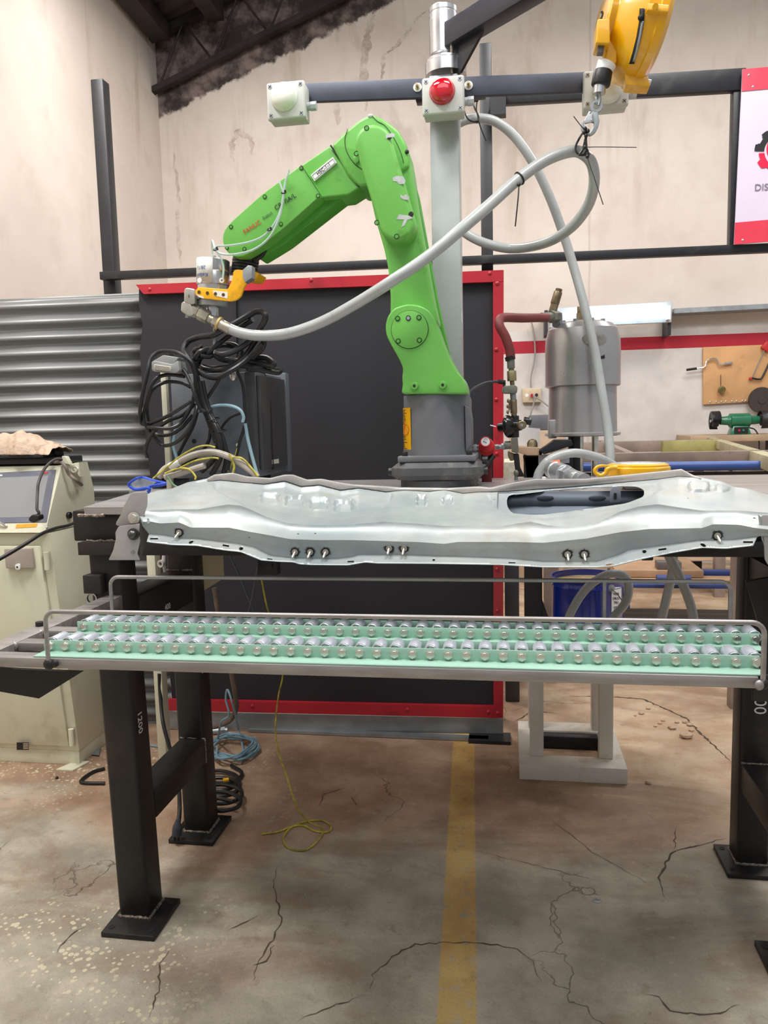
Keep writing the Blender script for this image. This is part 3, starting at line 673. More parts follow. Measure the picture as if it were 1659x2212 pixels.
# chalk writing on the legs
def chalkt(s, p, xd, yd, size):
    m = MB(); text(m, s, p, xd, yd, size, .0004); return m.build('chalk_mark', chalk, bench)
q = PX(303, 1560, -.806 - .004); chalkt('1200', (-.8045 - .006, q.y, q.z), (0, 0, -1), (0, 1, 0), .026)
q = PX(400, 1475, -.811); chalkt('1200', (-.8105, 1.895, q.z + .01), (0, 0, 1), (0, -1, 0), .026)
q = PX(362, 1311, -.8215); chalkt('400', (-.8213, q.y, q.z), (0, 1, 0), (0, 0, 1), .021)
q = P(1641, 1517, 1.892); chalkt('200', (q.x, 1.891, q.z), (0, 0, -1), (1, 0, 0), .040)

# conveyor support frame, welded to the front legs
RZ = .7542
def rail(a, c, nm='frame_rail'): return bm_(a, c, nm, .0012, steel_raw)
XR0 = P(1639, 1470, 1.067).x
rail((-.86, 1.067, RZ - .0158), (XR0, 1.098, RZ)); rail((-.82, 1.148, RZ - .015), (XR0, 1.175, RZ)); rail((-.82, 1.225, RZ - .015), (XR0, 1.255, RZ))
bm_((-.86, 1.098, RZ - .032), (-.822, 1.512, RZ), 'side_arm', .0015, steel_raw); bm_((.545, 1.08, RZ - .04), (.58, 1.512, RZ), 'side_arm', .0015, steel_raw); bm_((XR0 - .001, 1.085, RZ - .04), (.58, 1.093, RZ - .003), 'end_plate', .001, steel_blk)
m = MB(); m.prism([(-.81, 1.078, RZ - .015), (-.81, 1.50, RZ - .03), (-.81, 1.50, RZ - .12), (-.81, 1.30, RZ - .06)], (.006, 0, 0)); m.build('arm_gusset', blackm, bench)
g = [P(x, y, 1.09) for x, y in [(-90, 1440), (176, 1452), (84, 1509), (-90, 1478)]]
m = MB(); m.prism(g, (0, .008, 0)); m.build('gusset_plate', steel_blk, bench)
m = MB(); g = [P(x, y, 1.62) for x, y in [(1612, 1256), (1760, 1230), (1760, 1450), (1640, 1350)]]; m.prism(g, (0, .01, 0), .002); m.build('gusset_plate', steel_blk, bench)
for (px_, py_) in ((80, 1424), (32, 1395), (88, 1368), (1640, 1480)):
    m = MB(); q = PZ(px_, py_, RZ - .005); m.sphere(q, .006, (1, .8, 1.2), u=10, v=8); m.build('weld_blob', steel_raw, bench)
m = MB(); q = PZ(86, 1352, RZ); m.cyl(q, q + V((0, 0, .008)), .0075, n=16, bev=.001); m.build('cap_screw', blackpl, bench)
# bent rod guards
gx0 = P(103, 1400, 1.064).x; gx1 = P(1650, 1400, 1.064).x
def guard(x0, x1, y, z0, z1, r=.0035):
    k = .016; c = lambda cx, cz, a0, a1: [V((cx + k * cos(R(a)), y, cz + k * sin(R(a)))) for a in range(a0, a1, 15 if a1 > a0 else -15)]
    pts = [V((x0, y, z0)), V((x0, y, (z0 + z1) / 2))] + c(x0 + k, z1 - k, 180, 89) + [V((x0 + (x1 - x0) * i / 8, y, z1)) for i in range(1, 8)] + c(x1 - k, z1 - k, 90, -1) + [V((x1, y, (z0 + z1) / 2)), V((x1, y, z0))]
    m = MB(); m.tube(pts, r, 12, 1, smooth=False); return m.build('guard_rod', steel_raw, bench)
guard(gx0, gx1, 1.0635, RZ - .012, P(620, 1329, 1.0635).z); g0 = P(240, 1280, 1.275).x; guard(g0, P(1578, 1290, 1.275).x, 1.275, RZ - .01, P(900, 1251.5, 1.275).z)
m = MB(); q = V((gx0, 1.064, RZ - .008)); m.sphere(q, .009, (1, .7, 1), u=12, v=8); m.sphere(q + V((.01, 0, .001)), .006, (1, .7, 1), u=12, v=8); m.build('weld_blob', steel_blk, bench)
m = MB(); m.sphere((gx1, 1.064, RZ - .008), .008, u=12, v=8); m.build('weld_blob', steel_blk, bench)
m = MB(); q = P(1306, 1256, 1.275); m.cyl((q.x, 1.275, RZ), (q.x, 1.275, q.z), .003, n=10); m.build('guard_strut', steel_raw, bench)

# ================================================================ ROLLER TRACKS
rollm = M('roller_zinc', (214, 220, 230), .3, .5, .08, 60, stretch=(1, .2, 1)); capm = M('roller_cap', (206, 210, 214), .28, .9, .05, 40)
def track(label, Y, xa, xb, ba, bb, n):
    cx = (xa + xb) / 2
    t = thing('roller_track', label, 'roller conveyor', (cx, Y, RZ), 'mint green roller tracks')
    zt = .7738; z0 = RZ + .0002
    for nm, ys in (('angle_rail', (Y, Y - .029)), ('angle_rail', (Y + .043, Y + .060))):
        m = MB(); m.mm((xa, Y if nm and ys[0] == Y else ys[0], z0), (xb, ys[0] + .0022, zt), .0004)
        m.mm((xa, min(ys), z0), (xb, max(ys) + .0022, z0 + .0022), .0004); m.build(nm, mint, t)
    zc_ = .7650; first = None
    for i in range(n):
        x = ba + (bb - ba) * i / (n - 1)
        if first is None:
            m = MB(); m.cyl((x, Y + .005, zc_ + .0022), (x, Y + .041, zc_ + .0022), .0102, n=28, bev=.0005); r_ = m.build('roller', rollm, t)
            m = MB(); m.lathe([(.0104, -.001), (.0106, .0012), (.0092, .0022), (.0080, .001), (.004, .001)], (x, Y + .0052, zc_ + .0022), (0, -1, 0), 28); a_ = m.build('end_cap', capm, r_)
            m = MB(); m.cyl((x, Y + .001, zc_ + .0005), (x, Y - .0012, zc_ + .0005), .0072, n=6); m.cyl((x, Y - .0008, zc_ + .0005), (x, Y - .005, zc_ + .0005), .0069, .0066, n=6)
            m.cyl((x, Y - .0048, zc_ + .0005), (x, Y - .0053, zc_ + .0005), .0050, .0046, n=20); b_ = m.build('hex_bolt', chrome, r_)
            first = (r_, a_, b_)
        else:
            dx = x - ba; c = first[0].copy(); COL.objects.link(c); c.parent = t; c.location = first[0].location + V((dx, 0, 0))
            for k_ in first[1:]:
                d = k_.copy(); COL.objects.link(d); d.parent = c
                
    return t
track('mint green roller track along the front rail, nearest the camera', 1.10, P(95, 1400, 1.10).x, P(1640, 1440, 1.10).x, P(110, 1401, 1.10).x, P(1633, 1436, 1.10).x, 41)
track('mint green roller track behind the front one, beside the rear guard rod', 1.217, P(167, 1355, 1.217).x, P(1640, 1385, 1.217).x, P(182, 1355, 1.217).x, P(1631, 1382, 1.217).x, 42)

# ================================================================ PRESSED STEEL PANEL (cowl cross member)
A_ = [(286, 1103), (289.5, 1082), (299, 1074.7), (342, 1060), (371, 1056.7), (405, 1043), (430, 1038), (448, 1034), (463, 1026), (503, 1022), (534, 1030), (584, 1033.5), (615, 1026), (633, 1026), (664, 1037), (695, 1035), (735, 1043), (762, 1047), (833, 1051), (860, 1053.5), (968, 1055), (1033, 1051.5), (1060, 1054), (1115, 1042), (1156, 1035.5), (1266, 1035), (1357, 1026), (1421, 1019.5), (1472, 1014), (1499, 1028), (1517, 1033), (1559, 1041), (1586, 1053), (1614, 1056), (1659, 1070), (1720, 1088)]
B_ = [(286, 1103.3), (299, 1075.5), (342, 1061.5), (371, 1058.5), (405, 1045.5), (445, 1041), (475, 1037), (512, 1041), (570, 1046), (615, 1039), (650, 1051), (690, 1047.5), (735, 1059), (775, 1054), (833, 1062.5), (875, 1059), (927, 1062), (960, 1058), (1000, 1066), (1032, 1063), (1097, 1061.5), (1220, 1053), (1357, 1041), (1421, 1035.5), (1467, 1029), (1499, 1031), (1517, 1036), (1559, 1043), (1586, 1055), (1614, 1058), (1659, 1072), (1720, 1090)]
D_ = [(286, 1103.7), (330, 1103), (375, 1101), (430, 1101), (465, 1095), (492, 1090.5), (520, 1093), (545, 1103), (580, 1119), (620, 1131), (660, 1135), (700, 1136), (760, 1134), (830, 1128), (900, 1132), (960, 1137), (1083, 1138), (1119, 1131.5), (1147, 1128), (1184, 1136), (1220, 1139), (1257, 1138), (1293, 1129), (1339, 1106), (1380, 1095), (1421, 1090), (1467, 1097), (1517, 1104), (1595, 1104), (1659, 1108.7), (1720, 1112)]
E_ = [(300, 1122), (346, 1131), (387, 1129), (413, 1140), (494, 1140), (540, 1149), (584, 1157), (627, 1165), (685, 1167), (760, 1167), (900, 1171), (960, 1175), (991, 1171), (1106, 1171), (1174, 1173), (1266, 1164), (1339, 1150), (1403, 1143), (1517, 1141), (1540, 1133), (1595, 1134), (1632, 1141), (1720, 1150)]
F_ = [(310, 1150), (323, 1154), (352, 1155.7), (396, 1164), (425, 1164), (511, 1174.5), (549, 1182), (584, 1200.6), (627, 1206), (728, 1207.8), (760, 1203.5), (775, 1198.6), (869, 1198.6), (940, 1201.7), (969, 1202), (1106, 1207), (1174, 1214), (1289, 1214), (1335, 1200), (1357, 1188.7), (1426, 1179.6), (1508, 1168), (1586, 1166), (1632, 1160), (1720, 1160)]
G_ = [(310, 1170), (318, 1171.7), (373, 1178), (425, 1179.5), (482, 1189), (520, 1193), (564, 1211), (598, 1213.6), (633, 1215), (647, 1219.4), (673, 1221), (753, 1221.7), (789, 1215.5), (815, 1217.7), (940, 1218.6), (1083, 1221), (1174, 1226), (1289, 1226), (1325, 1224), (1385, 1209), (1449, 1195.6), (1517, 1184), (1568, 1186), (1627, 1179.6), (1720, 1180)]
def at(row, x):
    if x <= row[0][0]: return row[0][1]
    for (xa, ya), (xb, yb_) in zip(row, row[1:]):
        if x <= xb:
            t = (x - xa) / (xb - xa); return ya + (yb_ - ya) * t
    return row[-1][1]
ROWS = [A_, B_, D_, E_, F_, G_]; DEP = [1.462, 1.458, 1.285, 1.254, 1.260, 1.226]
def sm(t): return t * t * (3 - 2 * t)
def embx(x, y):                                    # pressed-in or raised features: (height in metres)
    h = 0
    for (cx, cy, w, hh, am) in ((425, 1060, 22, 9, .0015), (583, 1071, 21, 11, -.006), (636, 1076, 21, 12, -.006), (689, 1082, 21, 13, -.006), (742, 1087, 21, 14, -.006), (910, 1083, 11, 12, -.006), (967, 1082, 11, 10, -.005), (1509, 1052, 24, 12, .003), (1560, 1055, 16, 8, .002)):
        u = ((abs(x - cx) / w) ** 4 + (abs(y - cy) / hh) ** 4) ** .25
        h += am * (1 - sm(min(1, max(0, (u - .78) / .2)))) - am * .45 * max(0, 1 - abs(u - 1.06) / .14)
    # broad basin on the left half of the top
    yb_ = at([(455, 1050), (478, 1068), (520, 1088), (580, 1104), (640, 1115), (700, 1121), (760, 1121), (800, 1114), (830, 1098), (850, 1075), (852, 1065)], x)
    if 455 < x < 852 and y < yb_: h -= .007 * sm(min(1, (yb_ - y) / 7)) * sm(min(1, (x - 455) / 12)) * sm(min(1, (852 - x) / 10))
    yb2 = at([(1050, 1070), (1070, 1100), (1110, 1120), (1180, 1125), (1260, 1116), (1340, 1098), (1400, 1078), (1430, 1060)], x)
    if 1050 < x < 1430 and y < yb2: h -= .003 * sm(min(1, (yb2 - y) / 6)) * sm(min(1, (x - 1050) / 12)) * sm(min(1, (1430 - x) / 12))
    return h
def surf(x, y):
    ys = [at(r, x) for r in ROWS]; Y = DEP[0]
    for k in range(5):
        if y <= ys[k + 1] or k == 4:
            t = min(1, max(0, (y - ys[k]) / max(.01, ys[k + 1] - ys[k])))
            if k == 2:                               # front face: bulges towards the ledge line
                t2 = t ** 1.6
            elif k == 3: t2 = sm(min(1, t * 2.2))
            else: t2 = t
            Y = DEP[k] + (DEP[k + 1] - DEP[k]) * t2; break
    p = P(x, y, Y)
    if ys[1] < y < ys[2]: p = p + V((0, 0, embx(x, y) * sm(min(1, (y - ys[1]) / 9))))
    return p
outer = [(x, at(A_, x)) for x in range(286, 1718, 6)] + [(1718, 1090), (1718, 1130), (1700, 1158), (1640, 1158), (1636, 1160), (1627, 1179.6)]
outer += [(x, at(G_, x)) for x in range(1620, 318, -6)] + [(317, 1171), (322, 1154), (308, 1135), (300, 1115)]
slot = rnd([(1094.7, 1090), (1095.5, 1068), (1190, 1059), (1277, 1052.5), (1342, 1048.5), (1376, 1048), (1392, 1056), (1391, 1070), (1353, 1085), (1299, 1092.5), (1234, 1101.5), (1179, 1108.5), (1142, 1109), (1105, 1106)], 12, 3)
holes = [slot]
def rect(cx, cy, w, h, a=0):
    c, s = cos(R(a)), sin(R(a)); return [(cx + u * w / 2 * c - v * h / 2 * s, cy + u * w / 2 * s + v * h / 2 * c) for u, v in ((-1, -1), (1, -1), (1, 1), (-1, 1))]
for a in ((333, 1164.5, 17, 4, 0), (488, 1179.5, 14, 4.5, 10), (583, 1208.5, 11, 3, 5), (758, 1214, 14, 4, 0), (1106, 1216.5, 15, 3.5, 0), (1317, 1220.5, 15, 4.5, -8), (1431, 1187.5, 17, 5, -8), (1616, 1172, 21, 5, 0)): holes.append(rect(*a))
for a in ((413, 1172, 5.5, 3, -25), (521, 1186, 4.5, 3.8, -20), (937, 1210.5, 2.8, 2.8, 0), (1392, 1192.5, 4.5, 4, 0), (1519, 1178.5, 6.5, 3.5, 30)):
    cx, cy, rx, ry, an = a; holes.append([(cx + rx * cos(t) * cos(R(an)) - ry * sin(t) * sin(R(an)), cy + rx * cos(t) * sin(R(an)) + ry * sin(t) * cos(R(an))) for t in [2 * pi * i / 10 for i in range(10)]])
def inside(pt, poly):
    x, y = pt; c = False; j = len(poly) - 1
    for i in range(len(poly)):
        xi, yi = poly[i]; xj, yj = poly[j]
        if (yi > y) != (yj > y) and x < (xj - xi) * (y - yi) / (yj - yi) + xi: c = not c
        j = i
    return c
pts2 = []; edges = []
def addloop(lp, close=True):
    i0 = len(pts2); pts2.extend(V(p) for p in lp); n = len(lp)
    edges.extend((i0 + i, i0 + (i + 1) % n) for i in range(n if close else n - 1))
addloop(outer)
for h in holes: addloop(h)
for r in (B_, D_, E_, F_): addloop([(x, at(r, x)) for x in range(326, 1712, 6)], False)
y = 1020
while y < 1226:
    x = 290
    while x < 1716:
        p = (x + (y % 10) * .3, y + .13)
        if inside(p, outer) and not any(inside(p, h) for h in holes) and min(abs(y - at(r, x)) for r in ROWS) > 1.6: pts2.append(V(p))
        x += 3.4 if y < 1118 else 6
    y += 2.3 if y < 1118 else 4
res = geometry.delaunay_2d_cdt(pts2, edges, [], 0, 1e-4)
b = bmesh.new(); vs = [b.verts.new(surf(p.x, p.y)) for p in res[0]]
for f in res[2]:
    c = (sum(res[0][i].x for i in f) / 3, sum(res[0][i].y for i in f) / 3)
    if inside(c, outer) and not any(inside(c, h) for h in holes): b.faces.new([vs[i] for i in f])
for v in [v for v in b.verts if not v.link_faces]: b.verts.remove(v)
bmesh.ops.recalc_face_normals(b, faces=b.faces)
def panel_mat():
    n = NT('zinc_coated_pressing'); a = n.noise(6, 5, None, .6); f = n.noise(30, 5, n.mapping((1, 1, 4)), .6)
    col = n.mix(n.step(a, .3, .7), lin((146, 157, 160)), lin((176, 181, 179)))
    st = n.step(n.noise(11, 5, None, .65, .5), .54, .66)
    col = n.mix(n.math('MULTIPLY', st, .35), col, lin((158, 148, 130)))
    n.bump(f, .06, .004)
    n.b.inputs['Specular IOR Level'].default_value = .7
    return n.out(col, n.math('MULTIPLY_ADD', f, .2, .32), .3)
pmat = panel_mat()
m = MB(); m.add(b)
q = P(960, 1200, 1.35)
panel = thing('pressed_cowl_panel', 'long zinc grey pressed steel car panel with studs and an oblong opening', 'car panel', (q.x, q.y, q.z))
o_ = m.build('pressing', pmat, panel, ang=.5); s_ = o_.modifiers.new('s', 'SOLIDIFY'); s_.thickness = .0011; s_.offset = -1
# folded rear strip: brownish spot-welded doubler along the rear edge
m = MB(); b = bmesh.new(); prev = None
for i in range(150):
    x = 448 + (1515 - 448) * i / 149
    ya, yb_ = at(A_, x), at(B_, x); 
    cur = [b.verts.new(P(x, ya - 1, 1.474)), b.verts.new(P(x, ya + 1, 1.456)), b.verts.new(P(x, yb_ - 1, 1.4535))]
    if prev: b.faces.new((prev[0], prev[1], cur[1], cur[0])); b.faces.new((prev[1], prev[2], cur[2], cur[1]))
    prev = cur
m.add(b); o_ = m.build('rear_flange', M('brushed_flange', (206, 198, 192), .34, .4, .22, 12, .03, 40), panel); o_.modifiers.new('s', 'SOLIDIFY').thickness = .0012
# trough visible through the opening
dk = M('shaded_channel_grey', (78, 86, 96), .45, .5, .12, 8)  # blue-grey with the deep shading of the trough put into its colour
zt_ = P(1240, 1060, 1.44).z
xa, xb = P(1075, 1070, 1.44).x, P(1412, 1060, 1.44).x
b = bmesh.new(); prof = [(1.449, zt_ - .002), (1.452, zt_ - .030), (1.440, zt_ - .043), (1.395, zt_ - .052), (1.33, zt_ - .058), (1.30, zt_ - .05)]
ra = [[b.verts.new((x, y_, z_)) for y_, z_ in prof] for x in (xa, xb)]
for i in range(len(prof) - 1): b.faces.new((ra[0][i], ra[1][i], ra[1][i + 1], ra[0][i + 1]))
for r_ in ra: b.faces.new(r_)
m = MB(); m.add(b); o_ = m.build('inner_channel', dk, panel); o_.modifiers.new('s', 'SOLIDIFY').thickness = .001
m = MB()
for x_ in (1178, 1290): m.sphere(P(x_, 1076, 1.449), .016, (1, .12, .35), u=14, v=8)
m.build('channel_bead', dk, panel)
m = MB(); clip = rnd([(1318, 1086), (1318, 1060), (1324, 1051), (1334, 1051), (1341, 1062), (1342, 1084)], 3, 3); m.px(clip, 1.418, 1.421, .0005); c_ = m.build('clip_bracket', M('clip_grey', (150, 154, 166), .35, .6), panel)
m = MB(); m.px(arc(1329, 1068, 3.3, -180, 0, 8) + arc(1329, 1076, 3.3, 0, 180, 8), 1.4172, 1.4178); m.build('clip_slot', blackink, c_)
# spot weld dimples
m = MB(); spots_ = [(1068, 1076), (1075, 1099), (1192, 1117), (1309, 1101), (1411, 1047), (1414, 1062), (1154, 1056), (1246, 1049), (1330, 1042), (1414, 1033), (1485, 1077)] + [(300, 1081)]
for x_, y_ in spots_:
    q = surf(x_, y_); m.sphere(q + V((0, -.0002, .0004)), .0028, (1, 1, .25), u=10, v=6)
for x_, y_ in [(320, 1123), (344, 1143), (366, 1151), (499, 1155), (539, 1159), (644, 1155), (681, 1154), (924, 1190), (949, 1191), (1629, 1121)]:
    q = surf(x_, y_); m.sphere(q + V((0, -.0004, 0)), .0026, (1, .25, 1), u=10, v=6)
m.build('spot_weld', M('spot_weld_brown', (120, 104, 88), .5, .5), panel, kind='stuff')
# threaded studs with scorched rings
sootb = M('weld_soot', (40, 40, 42), .8, 0, .3, 80)
for (x_, y_) in [(388, 1150), (638, 1192), (671, 1192), (704, 1192), (841, 1184), (873, 1184), (1226, 1197), (1262, 1197), (1549, 1157)]:
    q = surf(x_, y_); e = surf(x_ + 2, y_) - surf(x_ - 2, y_); f_ = surf(x_, y_ + 2) - surf(x_, y_ - 2)
    nr = e.cross(f_).normalized(); nr = nr if nr.y < 0 else -nr
    b = bmesh.new(); ex = e.normalized(); ey = nr.cross(ex); vv = []
    for i in range(44):
        a = 2 * pi * i / 44; rr = .0088 * (random.uniform(.85, 1.3) if i % 2 else .8); vv.append(b.verts.new(q + nr * .0022 + (ex * cos(a) + ey * sin(a)) * rr))
    b.faces.new(vv); m = MB(); m.add(b); sd = m.build('scorch_ring', sootb, panel)
    m = MB(); m.cyl(q, q + nr * .0035, .0052, n=20, bev=.0005)
    dn = (nr + V((0, 0, -.35))).normalized(); 
    prof = [(.0024, 0)]; L_ = .021
    for k in range(11): prof += [(.0025, .003 + k * .0014), (.0021, .0037 + k * .0014)]
    prof += [(.0020, .0190), (.0009, L_)]
    m.lathe(prof, q + nr * .001, dn, 12); m.build('stud', M('stud_zinc', (196, 190, 178), .35, .9, .1, 80), panel)
# end brackets with bolts
brk = M('bracket_zinc', (176, 172, 170), .42, .35, .1, 6)
eb = MB(); eb.px(rnd([(283, 1065), (318, 1062), (318, 1090), (312, 1110), (307, 1126), (300, 1132), (258, 1137), (250, 1134), (251, 1128), (262, 1110), (268, 1092)], 3, 2), 1.268, 1.2695, .0004)
eb = eb.build('end_bracket', brk, panel)
m = MB(); pt = rnd([(256, 1137), (302, 1131), (300, 1152), (303, 1168), (296, 1196), (303, 1210), (234, 1210), (244, 1190), (250, 1165), (249, 1150)], 3, 2)
m.px(pt, 1.258, 1.2595, .0004); m.build('bracket_tongue', brk, eb)
m = MB(); m.hexa([tuple(P(302, 1131, 1.258)), tuple(P(313, 1112, 1.27)), tuple(P(313, 1112, 1.272)), tuple(P(302, 1131, 1.26)), tuple(P(303, 1209, 1.258)), tuple(P(322, 1160, 1.29)), tuple(P(322, 1160, 1.292)), tuple(P(303, 1209, 1.26))]); m.build('bracket_side', M('bracket_dark', (130, 126, 124), .5, .4), eb)
m = MB(); q = P(290, 1119, 1.266); m.lathe([(.011, 0), (.011, .0015), (.0078, .002)], q, (0, -1, 0), 24); m.cyl(q + V((0, -.002, 0)), q + V((0, -.008, 0)), .0074, n=6); m.cyl(q + V((0, -.008, 0)), q + V((0, -.0095, 0)), .004, n=16); m.build('nut', chrome, eb)
m = MB(); q = P(288, 1154, 1.255); m.cyl(q + V((0, .002, 0)), q + V((0, -.0015, 0)), .0105, n=24); m.sphere(q + V((0, -.003, 0)), .0078, (1, 1, 1)); m.build('rounded_pin', M('pin_dark', (92, 90, 88), .3, .8), eb)
m = MB(); q = P(286, 1193, 1.256); m.cyl(q + V((0, .001, 0)), q + V((0, -.001, 0)), .003, n=14); m.build('rivet', galv, eb)
m = MB(); m.px(rnd([(1643, 1118), (1648, 1112), (1720, 1116), (1720, 1222), (1660, 1222), (1652, 1208), (1651, 1180), (1645, 1155)], 3, 2), 1.262, 1.264, .0004); m.build('end_bracket', brk, panel)
m = MB(); m.px([(1638, 1112), (1646, 1118), (1652, 1180), (1646, 1166), (1642, 1145)], 1.262, 1.264); m.build('end_ear', pmat, panel)
# two fixture blocks carrying the panel on the bench edge
for (x_, nm) in ((-.62, 0), (.38, 0)):
    m = MB(); m.mm((x_ - .03, 1.40, .875), (x_ + .03, 1.510, .915), .003); m.build('locating_block', steel_blk, bench)
m = MB(); q = P(588, 1035, 1.60); m.lathe([(.009, 0), (.009, .012), (.012, .013), (.012, .018), (.009, .019), (.009, .026), (.004, .028)], (q.x, 1.60, TBZ), n=20); tag(m.build('locating_pin', zinc), 'zinc locating pin standing behind the crest of the panel', 'pin')

# blue safety glasses on the bench
sgb = M('blue_frame', (40, 78, 196), .35, 0, .05)
q = PZ(310, 1050, TBZ); sg = thing('safety_glasses', 'clear safety glasses with a blue frame on the left of the bench top', 'glasses', (q.x, q.y, TBZ))
Yg = 1.52
g1 = zc(140, 1000, 4.1475, [(570, 205), (580, 180), (640, 140), (700, 130), (770, 150), (830, 165), (900, 185), (840, 195), (780, 205), (740, 225), (700, 240), (640, 240), (590, 215), (570, 205)])
m = MB(); m.tube([P(x, y, Yg + (.03 if i in (3, 4, 5) else 0)) for i, (x, y) in enumerate(g1)], .0026, 8, 3); m.build('frame', sgb, sg)
m = MB(); m.tube([P(x, y, Yg - .01) for x, y in zc(140, 1000, 4.1475, [(585, 215), (640, 240), (740, 225), (760, 240), (740, 270)])], .0032, 8, 3); m.build('temple', sgb, sg)
m = MB(); m.tube([P(x, y, Yg + .02) for x, y in zc(140, 1000, 4.1475, [(700, 132), (790, 160), (905, 183), (860, 200), (760, 215)])], .0030, 8, 3); m.build('temple', sgb, sg)
gl = glassy('clear_lens', (220, 225, 225), .05, .25)
m = MB(); m.px(zc(140, 1000, 4.1475, [(572, 210), (640, 245), (750, 235), (770, 255), (780, 320), (700, 330), (580, 310)]), Yg + .004, Yg + .006); m.build('lens', gl, sg)
m = MB(); m.px(zc(140, 1000, 4.1475, [(590, 190), (640, 148), (700, 138), (820, 170), (780, 200), (740, 218), (645, 235)]), Yg + .015, Yg + .016); m.build('lens', gl, sg)
# ================================================================ ROBOT
RC = P(950, 1000, 1.93); RX = RC.x
rob = thing('industrial_robot', 'green six axis robot arm on a grey base, standing on the bench', 'robot', (RX, 1.93, TBZ))
G = green
m = MB(); m.lathe([(.094, 0), (.096, .002), (.096, .020), (.088, .022)], (RX - .003, 1.93, TBZ), n=64); m.build('mounting_disc', rgrey_d, rob)
za, zb_ = TBZ + .022, TBZ + .066
# chamfered adapter plate
def ring(w, d, c, z): return [V((RX + x, 1.93 + y, z)) for x, y in ((-w + c, -d), (w - c, -d), (w, -d + c), (w, d - c), (w - c, d), (-w + c, d), (-w, d - c), (-w, -d + c))]
b = bmesh.new(); rs = [[b.verts.new(p) for p in ring(*a)] for a in ((.098, .094, .03, za), (.112, .104, .035, za + .012), (.112, .104, .035, za + .030), (.094, .086, .02, zb_))]
for u_, w_ in zip(rs, rs[1:]):
    for i in range(8): b.faces.new((u_[i], u_[(i + 1) % 8], w_[(i + 1) % 8], w_[i]))
b.faces.new(rs[0][::-1]); b.faces.new(rs[-1]); m = MB(); m.add(b); ad = m.build('adapter_plate', rgrey_d, rob, ang=.3)
for sx, zz in ((-1, za + .02), (1, za + .02), (1, za + .045)):
    m = MB(); m.cyl((RX + sx * .108, 1.87, zz), (RX + sx * .121, 1.87, zz), .0095, n=16, bev=.001); m.build('clamp_bolt', blackp, ad)
m = MB(); m.mm((RX - .094, 1.84, zb_), (RX + .094, 2.02, zb_ + .015), .003); fb = m.build('base_flange', rgrey, rob)
for sx in (-1, 1):
    m = MB(); m.cyl((RX + sx * .078, 1.853, zb_ + .015), (RX + sx * .078, 1.853, zb_ + .025), .0075, n=18, bev=.001); m.build('flange_bolt', blackp, fb)
zt = P(940, 851, 1.85).z; zm = zb_ + .015
m = MB(); m.lathe([(.0865, zm), (.0835, zm + .03), (.0825, zt - .004), (.0815, zt)], (RX - .005, 1.93, 0), n=72); m.mm((RX - .086, 1.93, zm), (RX + .078, 2.01, zt - .002), .01); bs = m.build('base_housing', rgrey, rob)
q = [P(x, y, 1.88) for x, y in [(1004, 876), (1014, 880), (1018, 905), (1019, 960), (1010, 975), (1006, 975)]]
m = MB(); m.prism(q, (0, .10, 0), .002); m.build('connector_cover', rgrey, bs)
# yellow warning label wrapped on the left of the base
def onbase(a, z, r=.0832): return V((RX - .005 + r * sin(R(a)), 1.93 - r * cos(R(a)), z))
z1_, z2_ = P(880, 975, 1.88).z, P(880, 881, 1.88).z
def patch(a0, a1, z0, z1, r, mat, nm, par):
    b = bmesh.new(); n_ = max(1, int(abs(a1 - a0) / 4)); pv = None
    for i in range(n_ + 1):
        a = a0 + (a1 - a0) * i / n_; c = (b.verts.new(onbase(a, z0, r + .0008 * 0)), b.verts.new(onbase(a, z1, r)))
        if pv: b.faces.new((pv[0], c[0], c[1], pv[1]))
        pv = c
    m = MB(); m.add(b); return m.build(nm, mat, par)
lb = patch(-88, -44, z1_, z2_, .0850, yellow, 'warning_label', bs)
b = MB()
for k in range(26):
    if 10 <= k <= 15: continue
    zz = z1_ + .006 + (z2_ - z1_ - .012) * k / 25; a0 = -84 + random.uniform(0, 3); a1 = a0 + random.uniform(14, 28)
    pv = None; bb = bmesh.new()
    for i in range(5):
        a = a0 + (a1 - a0) * i / 4; c = (bb.verts.new(onbase(a, zz, .0854)), bb.verts.new(onbase(a, zz + .0014, .0854)))
        if pv: bb.faces.new((pv[0], c[0], c[1], pv[1]))
        pv = c
    b.add(bb)
b.build('label_print', blackink, lb)
b = MB(); ctr = (z1_ + z2_) / 2
b.tube([onbase(-58 + 9 * cos(t), ctr + .0125 * sin(t), .0856) for t in [2 * pi * i / 20 for i in range(21)]], .0006, 5, 2)
b.tube([onbase(-64, ctr + .008, .0856), onbase(-52, ctr - .008, .0856)], .0006, 5); b.build('prohibition_ring', redink, lb)
# turret (J2 housing)
def trunk(poly, y0, y1, bev, nm, mat=G, par=None): 
    m = MB(); m.px(poly, y0, y1, bev, 4); return m.build(nm, mat, par or rob, ang=.8)
tur = rnd([(866, 851), (870, 832), (868, 815), (871, 797), (863, 777), (847, 750), (834, 724), (832, 703), (837, 683), (851, 665), (880, 656), (905, 659), (924, 668), (941, 694), (956, 737), (972, 776), (988, 803), (1001, 818), (1007, 836), (1009, 851)], 9, 3)
tu = trunk(tur, 1.842, 2.005, .012, 'turret')
m = MB(); c = P(885, 712, 1.8415); m.cyl(c + V((0, .004, 0)), c + V((0, -.003, 0)), .0435, n=64, bev=.001); cv = m.build('joint_cover', G, tu)
m = MB(); m.lathe([(.0434, 0), (.0446, 0), (.0446, .0006), (.0434, .0006), (.0434, 0)], c + V((0, .0002, 0)), (0, -1, 0), 64, cap=False); m.build('cover_seam', seam, tu)
